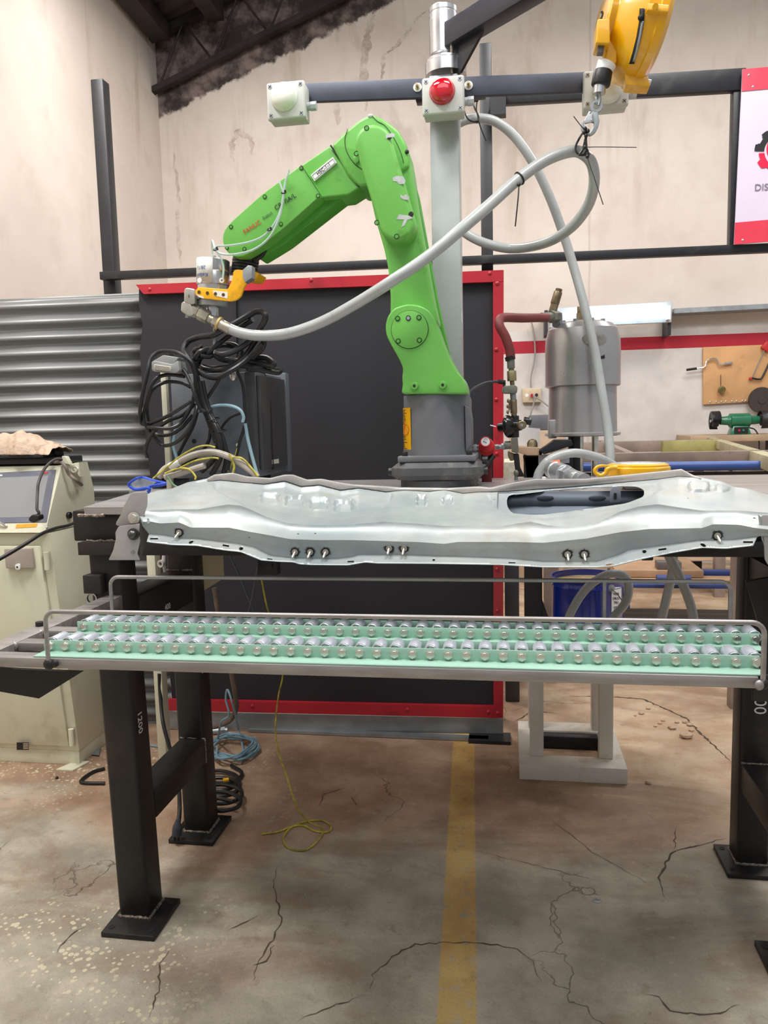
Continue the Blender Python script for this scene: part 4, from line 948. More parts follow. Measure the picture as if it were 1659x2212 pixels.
def screw(x, y, Y, par, r=.0048, mt=None, d=(0, -1, 0)):
    m = MB(); q = P(x, y, Y); d = V(d)
    m.lathe([(r * 1.0, 0), (r * 1.45, 0), (r * 1.45, .0007), (r * 1.0, .0007), (r, 0)], q, d, 20, cap=False); o = m.build('screw_recess', seam, par)
    m = MB(); m.cyl(q, q + d * .0009, r * .95, n=16); m.build('screw_head', mt or green_d, par)
for x_, y_ in ((859, 688), (882, 687), (905, 686), (860, 737), (906, 735)): screw(x_, y_, 1.838, cv, .0042, zinc if x_ == 882 else None)
for x_, y_ in ((896, 834), (957, 832)):
    m = MB(); q = P(x_, y_, 1.842); m.lathe([(.0095, 0), (.0085, .010), (.0078, .011), (.0045, .011)], q, (0, -1, 0), 24); bo = m.build('threaded_boss', G, tu)
    m = MB(); m.cyl(q + V((0, -.0105, 0)), q + V((0, -.0118, 0)), .0034, n=16); m.build('boss_hole', blackink, bo)
# lower arm (J2 to J3)
la = rnd([(842, 700), (843, 640), (838, 580), (829.5, 538), (820, 505), (812, 480), (790, 380), (800, 330), (855, 290), (882, 330), (893, 400), (903, 460), (914, 520), (925, 585), (937, 650), (948, 700), (900, 745)], 10, 3)
lo = trunk(la, 1.868, 1.985, .014, 'lower_arm')
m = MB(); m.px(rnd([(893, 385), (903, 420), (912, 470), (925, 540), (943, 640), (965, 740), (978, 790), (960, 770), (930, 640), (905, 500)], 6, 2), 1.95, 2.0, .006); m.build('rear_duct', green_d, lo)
# cover capsule on the upper joint
cp = capsule((806, 308), 40.5, (857, 481), 39)
co = trunk(cp, 1.808, 1.868, .010, 'elbow_cover')
for x_, y_, mt in ((792, 277, None), (841, 296, seam), (770, 332, None), (814, 481, None), (888, 463, seam), (857, 511, None)): screw(x_, y_, 1.8085 if x_ not in (770, 814) else 1.812, co, .0042, mt)
# scuffed bare patches on the cover
bare = M('bare_scuffed', (206, 210, 206), .3, .4, .12, 60)
for pl in ([(833, 292), (846, 287), (853, 290), (852, 296), (838, 297), (834, 301)], [(848, 384), (857, 380), (871, 381), (876, 390), (874, 397), (862, 398), (857, 392), (849, 391)], [(864, 419), (871, 424), (877, 420), (884, 425), (883, 432), (872, 431), (865, 427)], [(862, 463), (884, 466), (893, 471), (880, 475), (874, 487), (867, 491), (873, 474), (856, 474)]):
    m = MB(); m.px(pl, 1.8074, 1.8084); m.build('paint_scuff', bare, co)
# upper joint housing
ho = rnd([(716, 313), (748, 281), (776, 258), (800, 246), (828, 256), (860, 280), (878, 312), (884, 345), (884, 362), (868, 372), (800, 400), (776, 403), (750, 377)], 7, 3)
hs_ = trunk(ho, 1.862, 1.985, .008, 'elbow_housing')
m = MB(); m.tube([P(x, y, 1.8615) for x, y in [(802, 248), (815, 262), (832, 272), (852, 300), (866, 330), (872, 352)]], .0007, 6); m.build('housing_seam', seam, hs_)
m = MB(); m.tube([P(x, y, 1.8615) for x, y in [(751, 279), (745, 300), (748, 325), (764, 352), (782, 366)]], .0008, 6); m.build('housing_seam', seam, hs_)
m = MB(); m.px(rnd([(762, 340), (772, 334), (776, 348), (768, 354)], 3, 2), 1.858, 1.864, .001); m.build('stop_lug', G, hs_); m = MB(); m.sphere(P(879, 328, 1.862), .005, (1, .4, 1)); m.build('screw_recess', seam, hs_); m = MB(); m.sphere(P(800, 250, 1.862), .004, (1.6, .5, 1)); m.build('chipped_corner', bare, hs_)
# forearm
fa2 = rnd([(654, 352), (714, 313.5), (778, 404), (744, 425), (694, 426)], 2, 2)
U = [(481, 520), (483, 503), (490, 490), (505, 473), (567, 419), (650, 357), (714, 313.5), (776, 402), (694, 426), (612, 497), (563, 533), (545, 545), (528, 556), (505, 557), (490, 545)]
f1 = trunk(rnd([(712, 315), (778, 404), (753, 420), (693, 427), (651, 357)], 3, 2), 1.872, 1.962, .006, 'forearm')
und = rnd([(494, 548), (500, 500), (560, 440), (655, 372), (700, 400), (768, 408), (717, 448), (616, 527), (560, 560), (520, 562)], 8, 3)
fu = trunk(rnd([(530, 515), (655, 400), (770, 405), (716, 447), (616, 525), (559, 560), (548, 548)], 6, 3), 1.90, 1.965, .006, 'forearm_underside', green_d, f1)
fc = trunk(rnd([(481, 522), (482, 504), (490, 489), (508, 471), (567, 419), (650, 357), (692, 423), (612, 494), (560, 534), (543, 545), (525, 554), (506, 555), (489, 543)], [10, 8, 8, 8, 8, 2, 2, 8, 6, 8, 8, 8, 10], 4), 1.852, 1.93, .006, 'forearm_cover', G, f1)
for x_, y_ in ((499, 490), (572, 425), (651, 363), (687, 423), (607, 484), (528, 538), (490, 535)): screw(x_, y_, 1.8515, fc, .0035)
m = MB(); a, c = P(650.5, 357, 1.8512), P(695, 425, 1.8512); m.beam(a, c, .0014, .0014); m.build('cover_joint', seam, f1)
m = MB(); a, c = P(714, 314, 1.868), P(776, 404, 1.868); m.beam(a, c, .002, .004); m.build('cover_joint', seam, f1)
YF = 1.8505
def along(x0, y0, x1, y1): a, b_ = P(x0, y0, YF), P(x1, y1, YF); return (b_ - a).normalized()
dr = along(525, 503, 643, 424); ur = V((0, -1, 0)).cross(dr) * -1
if ur.z < 0: ur = -ur
for s_, (x_, y_), sz, mt in (('FANUC', (544.5, 490.5), .0150, redink), ('Robot', (577.5, 465), .0105, M('grey_ink', (70, 110, 80), .6)), ('CR-7iA/L', (616, 436), .0158, blackink)):
    m = MB(); text(m, s_, P(x_, y_, YF), dr, ur, sz, .0005); m.build('lettering', mt, fc)
m = MB(); pl = [(671, 378), (719, 339), (727, 351), (679, 391)]; m.px(pl, 1.8665, 1.872); lb = m.build('name_label', white, f1)
m = MB(); 
for (a, c) in (((674, 379), (719, 343)), ((719, 343), (724, 351)), ((724, 351), (680, 387)), ((680, 387), (674, 379))):
    m.beam(P(*a, 1.866), P(*c, 1.866), .0006, .0005)
m.build('label_border', blackink, lb)
d2 = (P(719, 343, 1.866) - P(674, 379, 1.866)).normalized(); u2 = V((-d2.z, 0, d2.x)); m = MB(); text(m, 'HSC-1-1', P(699, 365, 1.866), d2, u2, .0112, .0005); m.build('label_text', blackink, lb)
# wrist
def T(p, q, t): return p.lerp(q, t)
wt, wbm = P(532, 552, 1.92), P(527, 600, 1.92); wa = (wbm - wt).normalized()
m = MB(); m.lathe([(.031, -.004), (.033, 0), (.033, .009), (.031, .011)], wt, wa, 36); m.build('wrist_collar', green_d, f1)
m = MB(); pr = []
for k in range(5): pr += [(.0315, .010 + k * .0075), (.0335, .0115 + k * .0075), (.0335, .0160 + k * .0075), (.0315, .0172 + k * .0075)]
m.lathe(pr, wt, wa, 36); wr = m.build('wrist_rings', M('dark_ring', (44, 46, 52), .35, .3), f1)
m = MB(); m.tube([P(x, y, 1.90) for x, y in [(574, 531), (570, 545), (560, 556), (548, 560)]], .006, 10); m.build('wrist_cable', blackpl, f1)
# ---- tool bracket and dispensing valve
tl = thing('dispensing_valve', 'silver cylindrical dispensing valve held by a yellow bracket on the robot wrist', 'valve', tuple(P(460, 660, 1.88)))
brp = rnd([(422, 628), (428, 620), (492, 625), (500, 608), (505, 584), (512, 582), (530, 584), (541, 600), (527, 620), (520, 640), (510, 648), (498, 651), (434, 644), (422, 636)], 4, 3)
m = MB(); m.px(brp, 1.845, 1.853, .001); br = m.build('yellow_bracket', yellowb, tl)
m = MB(); m.px(rnd([(506, 585), (530, 578), (560, 590), (552, 603), (540, 605), (518, 600)], 3, 2), 1.89, 1.95, .002); m.build('wrist_flange', yellowb, tl)
m = MB(); m.px([(503, 588), (540, 588), (540, 600), (505, 604)], 1.853, 1.90, .001); m.build('bracket_web', yellowb, br)
for x_ in (430, 448, 465.5, 482.5):
    q = P(x_, 631 + (x_ - 430) * .11, 1.8445); m = MB(); m.cyl(q, q + V((0, -.0006, 0)), .0042, n=16); m.build('bracket_hole', M('hole_brown', (70, 50, 24), .6), br)
wsc = M('worn_white', (224, 220, 208), .5)
for pl in ([(460, 627), (470, 628), (492, 631), (491, 645), (474, 641), (462, 638)], [(424, 636), (438, 640), (441, 645), (430, 642)]):
    m = MB(); m.px(pl, 1.8442, 1.8455); m.build('worn_patch', wsc, br)
m = MB(); m.px([(524, 583), (536, 573), (544, 574), (544, 600), (529, 610), (524, 600)], 1.825, 1.85, .001); m.build('clamp_block', galv, br)
ct, cb = P(461, 562, 1.893), P(460, 652, 1.893); ca = (cb - ct).normalized(); L_ = (cb - ct).length
m = MB(); m.lathe([(.038, 0), (.0405, .002), (.0405, L_ * .28), (.040, L_ * .29), (.0405, L_ * .30), (.0405, L_ * .60), (.038, L_ * .62), (.038, L_ * .98)], ct, ca, 48); m.build('cylinder_body', steel_lt, tl)
# tape wrapped on the left half of the body, with blue marker writing
b = bmesh.new(); pv = None; xx = V((1, 0, 0)); yy = ca.cross(xx).normalized(); xx = yy.cross(ca).normalized()
def oncyl(a, h, r): return ct + ca * h + (xx * sin(R(a)) + V((0, -1, 0)) * cos(R(a))) * r
for i in range(25):
    a = -105 + 125 * i / 24; j_ = random.uniform(-.001, .001)
    c = (b.verts.new(oncyl(a, -.0005 + j_, .0412)), b.verts.new(oncyl(a, L_ * .58 + j_, .0412)))
    if pv: b.faces.new((pv[0], pv[1], c[1], c[0]))
    pv = c
m = MB(); m.add(b); tp_ = m.build('masking_tape', M('tape_grey', (206, 204, 198), .7, 0, .1, 25, .15, spot=30, spotc=(150, 146, 138)), tl); tp_.modifiers.new('s', 'SOLIDIFY').thickness = .0006
m = MB(); text(m, 'Kalibro', (0, 0, 0), (1, 0, 0), (0, 1, 0), .013, .0003); text(m, '28/11', (.002, -.018, 0), (1, 0, 0), (0, 1, 0), .013, .0003)
for v in m.bm.verts:
    x, y = v.co.x, v.co.y; v.co = oncyl(math.degrees((-x) / .042) - 22, L_ * .42 + y * 1.0, .0421)
m.build('marker_writing', blueink, tp_)
m = MB(); m.lathe([(.036, L_ * .98), (.039, L_ * 1.0), (.039, L_ * 1.12), (.034, L_ * 1.13)], ct, ca, 40); m.build('end_flange', galv, tl)
m = MB(); m.lathe([(.0165, L_ * 1.12), (.0165, L_ * 1.36), (.012, L_ * 1.37)], ct, ca, 32); m.build('neck', steel_lt, tl)
n0, n1 = P(463, 684, 1.885), P(464, 764, 1.885); m = MB(); m.cyl(n0, T(n0, n1, .6), .0035, n=16); m.cyl(T(n0, n1, .55), n1, .0046, n=16); m.build('needle', galv, tl)
m = MB(); q = P(463, 560, 1.885); m.cyl(q, q + V((0, 0, .008)), .005, n=6); m.build('top_fitting', zinc, tl)
m = MB(); q = P(480, 606, 1.846); m.lathe([(.003, 0), (.006, 0), (.006, .004), (.003, .004), (.003, 0)], q, (0, -1, 0), 16, cap=False); m.build('side_fitting', white, tl); m = MB(); q = P(432, 606, 1.858); m.cyl(q, q + V((0, -.004, 0)), .006, n=14); m.build('port', white, tl)
# inlet elbow and coupling
Ye = 1.865
m = MB(); m.px(rnd([(397, 627), (401, 621), (420, 624), (421, 655), (412, 658), (397, 653)], 3, 2), Ye - .015, Ye + .012, .003); e1 = m.build('swivel_elbow', beigeg if 0 else M('fitting_grey', (190, 188, 178), .35, .6, .12, 25), tl)
m = MB(); m.cyl(P(414, 640, Ye), P(432, 640, Ye), .008, n=16); m.build('inlet_pipe', galv, tl)
m = MB(); text(m, '||', P(408, 639, Ye - .0155), (1, 0, 0), (0, 0, 1), .008); m.build('engraving', blackink, e1)
m = MB(); m.px(rnd([(391, 655), (396, 650), (412, 656), (418, 680), (408, 684), (390, 672)], 3, 2), Ye - .014, Ye + .014, .003); m.build('lower_elbow', M('fitting_grey', (190, 188, 178), .35, .6), tl); m = MB(); m.cyl(P(406, 680, Ye), P(406, 687, Ye), .007, n=6); m.build('elbow_plug', galv, tl)
a, c = P(408, 664, Ye), P(497, 712, Ye + .005); stp = [(0, .10, .013), (.10, .24, .0155), (.25, .48, .0165), (.48, .60, .0115), (.60, .74, .015), (.74, 1.0, .0145)]
for i, (t0, t1, r_) in enumerate(stp):
    m = MB(); m.cyl(T(a, c, t0), T(a, c, t1), r_, n=6 if i in (1, 2, 4) else 24, bev=.001); m.build('hose_coupling', M('fitting_nickel', (186, 180, 164), .32, .7, .15, 30), tl)
m = MB(); m.lathe([(.015, 0), (.0175, .001), (.0175, .006), (.015, .007)], T(a, c, .70), (c - a).normalized(), 28); m.build('rubber_ring', M('amber_ring', (206, 178, 120), .5), tl)
# thin clear air tubes along the arm
clr = glassy('clear_tube', (196, 214, 208), .12, .7)
tt = MB(); tt.tube([P(*p) for p in [(459, 552, 1.885), (458, 532, 1.88), (459, 520, 1.87), (466, 540, 1.85), (478, 560, 1.842), (483, 580, 1.84), (481, 604, 1.838)]], .0026, 8)
at_ = tt.build('air_tube', clr); tag(at_, 'short clear air tube looping over the top of the silver valve', 'tube')
tt = MB(); tt.tube([P(x, y, 1.838) for x, y in [(464, 540), (470, 532), (500, 530), (545, 521), (575, 505), (597, 476), (610, 440), (612, 418), (606, 400), (603, 392)]], .0027, 8)
a1 = tt.build('air_tube', clr); tag(a1, 'clear air tube tied along the forearm, ending at the upper tie', 'tube')
tt = MB(); tt.tube([P(x, y, 1.834) for x, y in [(466, 541), (480, 549), (510, 549), (550, 538), (582, 512), (603, 470), (611, 430), (616, 395), (622, 375), (624, 367)]], .0027, 8)
a1 = tt.build('air_tube', clr); tag(a1, 'longer clear air tube hanging below the forearm text and rising past the arm edge', 'tube')
for x_, y_ in ((466, 539), (582, 496), (613, 416)):
    m = MB(); q = P(x_, y_, 1.836); m.tube([q + V((cos(t) * .0055, sin(t) * .004, sin(t) * .003)) for t in [2 * pi * i / 12 for i in range(13)]], .0015, 6, 2); m.sphere(q + V((.004, -.003, .003)), .0028, u=8, v=6)
    tag(m.build('cable_tie', blackpl), {466: 'black cable tie on the clear tubes above the valve', 582: 'black cable tie on the clear tubes below the forearm lettering', 613: 'black cable tie on the clear tubes near the top of the forearm'}[x_], 'cable tie')

# ================================================================ COLUMN, LAMPS, JIB, BALANCER
CYc = 2.10
ca_, cb_ = P(929, 300, CYc).x, P(992, 300, CYc).x
colm = M('column_grey_paint', (178, 183, 184), .32, .1, .08, 5, .03, 60, coat=.3)
ztp = P(960, 160, CYc).z; cxx = (ca_ + cb_) / 2
mast = thing('support_column', 'pale grey square column with a machined pivot, standing behind the robot', 'column', (cxx, CYc + .04, TBZ))
m = MB(); m.mm((ca_, CYc, TBZ + .01), (cb_, CYc + .08, ztp), .004); m.build('square_tube', colm, mast); m = MB(); m.mm((ca_ - .04, CYc - .03, TBZ), (cb_ + .04, CYc + .1, TBZ + .01), .002); m.build('foot_plate', steel_raw, mast)
cz = lambda y: P(960, y, CYc + .04).z; cx2 = P(962, 80, CYc + .04).x
m = MB(); m.lathe([(.054, cz(166)), (.054, cz(140)), (.052, cz(138)), (.052, cz(134)), (.04, cz(133))], (cx2 + .0, CYc + .04, 0), n=48); m.build('bearing_collar', steel_lt, mast)
m = MB(); m.lathe([(.032, cz(140)), (.032, cz(120))], (cx2 - .002, CYc + .04, 0), n=40); m.build('pivot_pin', steel_lt, mast)
jb = thing('jib_arm', 'black jib arm with a machined sleeve swivelling on top of the grey column', 'jib', (cx2, CYc + .04, cz(124)))
pz_ = P(951, 70, CYc + .04); m = MB(); m.lathe([(.034, cz(124)), (.0365, cz(121)), (.0365, cz(34)), (.0355, cz(33)), (.0355, cz(31)), (.0365, cz(30)), (.0365, cz(20)), (.034, cz(18))], (pz_.x + .008, CYc + .04, 0), n=48); m.build('sleeve', steel_lt, jb)
j0 = V((pz_.x + .03, CYc + .02, P(968, 72, CYc).z)); jd = (PZ(1125, -12, j0.z) - j0); jd.z = 0; jd.normalize()
m = MB(); m.beam(j0, j0 + jd * .62, .05, .06, .003); m.build('arm_tube', M('jib_dark_steel', (58, 58, 66), .4, .5, .12, 8, .03), jb)
pp = j0 + jd * .005 - V((0, 0, .03)); nrm = V((-jd.y, jd.x, 0)) * .008
m = MB(); m.prism([pp - nrm / 2, pp + jd * .11 - nrm / 2, pp + jd * .10 + V((0, 0, -.012)) - nrm / 2, pp + jd * .03 + V((0, 0, -.07)) - nrm / 2, pp + V((0, 0, -.07)) - nrm / 2], nrm); m.build('gusset', blackm, jb)
m = MB(); m.tube([pp + nrm * k + V((-.002, -.02, .06 - .13 * i / 14)) for k in (0,) for i in range(15)], lambda t: .004 * random.uniform(.6, 1.1), 6, 1); m.build('weld_bead', weld, jb)
# crossbar carrying the lamps
yb0 = CYc - .055
a, c = P(655, 202, yb0 + .014), P(1285, 178, yb0 + .014)
m = MB(); m.beam(a, c, .014, .047, .002); xb_ = m.build('crossbar', barsteel); tag(xb_, 'grey flat steel crossbar that carries the three signal lamps', 'bar')
m = MB(); m.mm((P(901, 215, CYc).x, yb0 + .02, P(901, 230, CYc).z), (P(1050, 215, CYc).x, CYc - .001, P(901, 205, CYc).z), .002); m.build('backing_angle', blackp, xb_)
for x_, y_ in ((902, 189), (1012, 185)):
    q = P(x_, y_, yb0 + .006); m = MB(); m.cyl(q, q + V((0, -.002, 0)), .011, n=24, bev=.0005); w_ = m.build('white_washer', white, xb_)
    m = MB(); m.cyl(q + V((0, -.002, 0)), q + V((0, -.007, 0)), .0065, n=6); m.cyl(q + V((0, -.007, 0)), q + V((0, -.022, 0)), .0032, n=12); m.build('bolt', M('yellow_zinc', (196, 180, 140), .3, .9), xb_)
def lampbox(nm_lab, cx, cy, w, h, Y, dome, dm, gl_side=(1,), off=(0, 0), rotz=0):
    q = P(cx, cy, Y); s = Y / FPX; w2, h2 = w * s / 2, h * s / 2
    t = thing('signal_lamp', nm_lab, 'lamp', tuple(q), 'signal lamps on the crossbar')
    m = MB(); m.mm((q.x - w2, q.y, q.z - h2), (q.x + w2, q.y + .018, q.z + h2), .006, 3); lid = m.build('lid', lampgrey, t)
    m = MB(); m.mm((q.x - w2 + .002, q.y + .0195, q.z - h2 + .002), (q.x + w2 - .002, q.y + .056, q.z + h2 - .002), .004, 2); m.build('box', lampgrey, t)
    for sx in (-1, 1):
        for sz in (-1, 1):
            c = V((q.x + sx * (w2 - .0105), q.y, q.z + sz * (h2 - .0105)))
            m = MB(); m.cyl(c, c + V((0, -.0008, 0)), .0052, n=16); m.build('screw', zinc, lid)
            m = MB(); m.beam(c + V((-.0035, -.0011, -.003)), c + V((.0035, -.0011, .003)), .0006, .0012); m.beam(c + V((-.003, -.0011, .0035)), c + V((.003, -.0011, -.0035)), .0006, .0012); m.build('screw_slot', blackink, lid)
    dc = V((q.x + off[0], q.y, q.z + off[1])); r = dome
    pr = [(r * 1.06, 0), (r * 1.06, .003), (r, .004)]
    for k in range(1, 13):
        a = R(90 * k / 12); rr = r * cos(a) ** .8
        pr += [(max(.0005, rr * (1.0 if k % 2 else .985)), .004 + r * .62 * sin(a))]
    m = MB(); m.lathe(pr, dc, (0, -1, 0), 40); m.build('dome', dm, t, ang=1.2)
    gx = V((q.x + w2, q.y + .032, q.z - .008))
    m = MB(); m.cyl(gx - V((.002, 0, 0)), gx + V((.008, 0, 0)), .010, n=20); m.cyl(gx + V((.006, 0, 0)), gx + V((.022, 0, 0)), .012, n=8, bev=.001); m.build('cable_gland', M('gland_grey', (196, 200, 204), .4), t)
    return t
wd_ = M('dome_white', (232, 232, 222), .25, 0, .02, coat=.6); rd_ = M('dome_red', (190, 8, 34), .12, 0, .08, 20, coat=1)
lampbox('white signal lamp in a grey box at the left end of the crossbar', 617, 216, 84, 76, 1.99, .033, wd_, off=(-.004, .008))
lampbox('red signal lamp in a grey box at the top of the column', 957, 205, 87, 74, 2.0, .030, rd_, off=(-.002, .008))
lampbox('white signal lamp in a grey box behind the yellow balancer and its hook', 1309, 190, 88, 72, 2.03, .034, wd_, off=(.004, -.002))
# ---- yellow tool balancer
BL = 1.86
bc = P(1372, 60, BL); ba = V((.96, .20, -.18)).normalized()
bal = thing('tool_balancer', 'yellow spring balancer hanging at the upper right', 'balancer', tuple(bc))
m = MB(); sB = BL / FPX
prof = [(.034, -.058), (.052, -.057), (.058, -.053), (.058, -.040), (.066, -.036), (.112, .0), (.119, .008), (.122, .03), (.126, .032), (.126, .048), (.120, .052), (.112, .060), (.08, .066), (.02, .068)]
bz = P(1355, 48, BL)
m.lathe(prof, bz, ba, 56); m.build('drum_housing', yellow, bal, ang=.5)
# cable slot on the front of the cone
sl = [(1382, 20), (1394, 18), (1394, 40), (1388, 80), (1378, 120), (1369, 143), (1357, 141), (1363, 118), (1374, 75), (1380, 40)]
m = MB(); Ysl = None
def oncone(x, y, lift=.002):                        # meet the cone surface by marching along the view ray
    d = ray(x, y).normalized(); t = 1.4
    while t < 3.0:
        p = CAMP + d * t; v = p - bz; h = v.dot(ba); r = (v - ba * h).length
        if -.058 < h < .066:
            for (ra_, ha), (rb, hb) in zip(prof, prof[1:]):
                if ha <= h <= hb:
                    rr = ra_ + (rb - ra_) * ((h - ha) / max(1e-6, hb - ha))
                    if r <= rr: return p - d * lift
                    break
        t += .0015
    return P(x, y, BL - .1)
def conestrip(path, w, lift, nm, mat):
    b = bmesh.new(); pv = None
    for i in range(len(path) - 1):
        for k in range(6):
            x = path[i][0] + (path[i + 1][0] - path[i][0]) * k / 6; y = path[i][1] + (path[i + 1][1] - path[i][1]) * k / 6
            c = (b.verts.new(oncone(x - w, y, lift)), b.verts.new(oncone(x + w, y, lift)))
            if pv: b.faces.new((pv[0], c[0], c[1], pv[1]))
            pv = c
    m = MB(); m.add(b); o = m.build(nm, mat, bal); o.modifiers.new('s', 'SOLIDIFY').thickness = .001; return o
path = [(1387, 18), (1386, 45), (1380, 80), (1371, 115), (1363, 143)]
conestrip(path, 8, .002, 'slot_rim', yellow); conestrip(path, 5.5, .004, 'slot', blackink); conestrip([(1388, 45), (1383, 75), (1375, 112), (1367, 138)], 2.6, .0055, 'rope_guide', galv)
m = MB(); q = oncone(1384, 38, .006); m.sphere(q, .006, u=12, v=8); m.build('rope_stop', blackink, bal)
q = oncone(1372, 175, .0)
m = MB(); m.px(rnd([(1348, 150), (1400, 165), (1405, 186), (1352, 183)], 3, 2), q.y - .012, q.y + .03, .003); lug = m.build('lower_lug', yellow, bal); m = MB(); m.cyl(P(1398, 177, q.y), P(1406, 178, q.y), .006, n=6); m.build('lug_bolt', zinc, lug)
q = oncone(1420, 16, 0); m = MB(); m.px(rnd([(1398, 6), (1446, 10), (1444, 26), (1398, 22)], 2, 2), q.y - .012, q.y + .02, .003); lg = m.build('upper_lug', yellow, bal); m = MB(); m.cyl(P(1416, 14, q.y - .012), P(1416, 14, q.y - .018), .006, n=20); m.build('lug_boss', yellow, lg)
Yb = oncone(1330, 60, 0).y
m = MB(); m.px(rnd([(1291, 40), (1318, 40), (1318, 94), (1287, 93)], 4, 3), Yb - .01, Yb + .05, .004, back=True); bx_ = m.build('brake_box', yellow, bal)
m = MB(); m.px([(1292, 95), (1306, 95), (1304, 112), (1291, 112)], Yb, Yb + .02); m.build('adjuster', M('adj_grey', (84, 80, 76), .5), bx_)
m = MB(); m.tube([P(1298, 40, Yb + .01), P(1301, 30, Yb + .01), P(1300, 25, Yb + .01)], .0028, 8); m.build('ring_clip', blackpl, bx_)
Yk = Yb + .03
m = MB(); m.px(rnd([(1310, 110), (1325, 60), (1336, 60), (1332, 135), (1300, 142)], 4, 2), Yk - .01, Yk + .04, .003); m.build('rope_outlet', yellow, bal); m = MB(); m.cyl(P(1311, 138, Yk), P(1303, 156, Yk), .021, .018, n=24); m.build('white_sleeve', white, bal)
m = MB(); m.cyl(P(1303, 153, Yk - .0), P(1297, 186, Yk), .0205, n=28, bev=.003); m.build('rubber_stop', blackpl, bal); m = MB(); m.cyl(P(1296, 184, Yk), P(1294, 203, Yk), .0135, n=24); m.build('ferrule', steel_lt, bal)
m = MB(); m.tube([P(x, y, Yk) for x, y in [(1294, 200), (1289, 212), (1288, 226)]], .003, 8); m.tube([P(x, y, Yk - .004) for x, y in [(1294, 200), (1296, 214), (1293, 228)]], .003, 8); m.build('wire_rope', galv, bal)
m = MB(); m.beam(bz + V((0.03, 0, .12)), bz + V((0.03, 0, .27)), .02, .02, .003, (1, 0, 0)); m.build('hanger', galv, bal)
# snap hook
hk = thing('snap_hook', 'steel snap hook hanging from the balancer wire', 'hook', tuple(P(1280, 270, Yk)))
def Hk(pts): return zc(1250, 0, 6.144, pts)
m = MB(); m.lathe([(.0075, -.003), (.013, -.003), (.013, .003), (.0075, .003), (.0075, -.003)], P(1288, 230, Yk), (0, -1, 0), 28, cap=False); m.build('eye', galv, hk)
m = MB(); m.px(rnd(Hk([(190, 1440), (260, 1480), (262, 1540), (278, 1600), (262, 1680), (225, 1750), (180, 1790), (140, 1800), (130, 1770), (165, 1745), (200, 1680), (205, 1620), (160, 1615), (175, 1500)]), 3, 3), Yk - .003, Yk + .004, .001); m.build('hook_body', galv, hk)
m = MB(); m.px(rnd(Hk([(140, 1470), (190, 1500), (175, 1560), (195, 1610), (150, 1625), (80, 1640), (75, 1600), (110, 1530)]), 2, 2), Yk - .006, Yk - .002, .0005); gt_ = m.build('gate', M('gate_zinc', (196, 198, 200), .35, .6), hk); m = MB(); m.sphere(P(1275.5, 243, Yk - .006), .0022); m.sphere(P(1278, 259, Yk - .006), .0018); m.build('gate_rivet', zinc, hk)
m = MB(); m.px(rnd(Hk([(45, 1600), (70, 1600), (72, 1690), (85, 1740), (140, 1780), (130, 1800), (80, 1785), (40, 1740), (28, 1680)]), 2, 2), Yk - .003, Yk + .003, .001); m.build('hook_tip', galv, hk)
# cable ties from hook to hose
YH = 1.93
tiem = blackpl
def tie(pts, r, lab, grp=None):
    m = MB()
    for pl in pts: m.tube([P(x, y, YY) for x, y, YY in pl], r, 6, 4)
    return m
m = MB()
m.tube([P(1264, 280, Yk - .01), P(1252, 298, YH - .01), P(1243, 318, YH - .016), P(1248, 332, YH - .02), P(1262, 334, YH - .02), P(1267, 320, YH), P(1266, 300, Yk), P(1266, 276, Yk - .01)], .0026, 6)
m.tube([P(1268, 283, Yk - .012), P(1265, 300, YH - .012), P(1259, 322, YH - .02), P(1250, 336, YH - .02)], .0032, 6)
for x_, y_ in ((1264, 278), (1270, 283), (1262, 286), (1266, 293), (1264, 318), (1269, 338)): m.sphere(P(x_, y_, Yk - .014), .0042, (1, 1, 1.2), u=8, v=6)
m.tube([P(1262, 334, YH - .02), P(1272, 334, YH - .02), P(1268, 322, YH - .01)], .0028, 6)
m.tube([P(1264, 318, YH - .02), P(1300, 317.5, YH - .04), P(1375, 318.5, YH - .06)], .0009, 5); m.tube([P(1268, 338, YH - .02), P(1284, 385, YH - .03), P(1303, 442, YH - .04)], .0012, 5); m.tube([P(1264, 282, Yk - .012), P(1252, 268, Yk - .02), P(1239, 251, Yk - .03)], .001, 5)
tag(m.build('cable_tie', tiem), 'bunch of black cable ties lashing the grey hose to the hook, long tails sticking out', 'cable tie')

# ---- grey hose
def hp(l): return [P(x, y, YY) for x, y, YY in l]
m = MB(); m.tube(hp([(493, 709, 1.870), (520, 719, 1.868), (560, 725, 1.865), (620, 721, 1.86), (690, 698, 1.84), (760, 661, 1.80), (850, 605, 1.76), (930, 550, 1.78), (1000, 492, 1.80), (1060, 440, 1.84), (1120, 387, 1.88), (1180, 346, 1.91), (1235, 327, 1.93), (1263, 335, 1.94), (1280, 358, 1.96), (1283, 400, 1.99), (1268, 448, 2.04), (1232, 493, 2.1), (1180, 524, 2.18), (1110, 537, 2.29), (1050, 526, 2.31), (1005, 503, 2.32), (975, 470, 2.33), (960, 420, 2.34), (955, 350, 2.34), (968, 290, 2.34), (995, 264, 2.34), (1030, 256, 2.34), (1070, 263, 2.34), (1110, 294, 2.35), (1150, 349, 2.36), (1185, 420, 2.38), (1215, 500, 2.4), (1240, 580, 2.4), (1262, 660, 2.38), (1285, 760, 2.36), (1302, 860, 2.34), (1313, 930, 2.33), (1318, 990, 2.31), (1312, 1035, 2.30)]), .0133, 20, 8)
gh = m.build('supply_hose', hoseg); tag(gh, 'long grey hose looping from the dispensing valve over the hook down to the pump', 'hose')
inkm = M('faint_print', (120, 124, 130), .6)
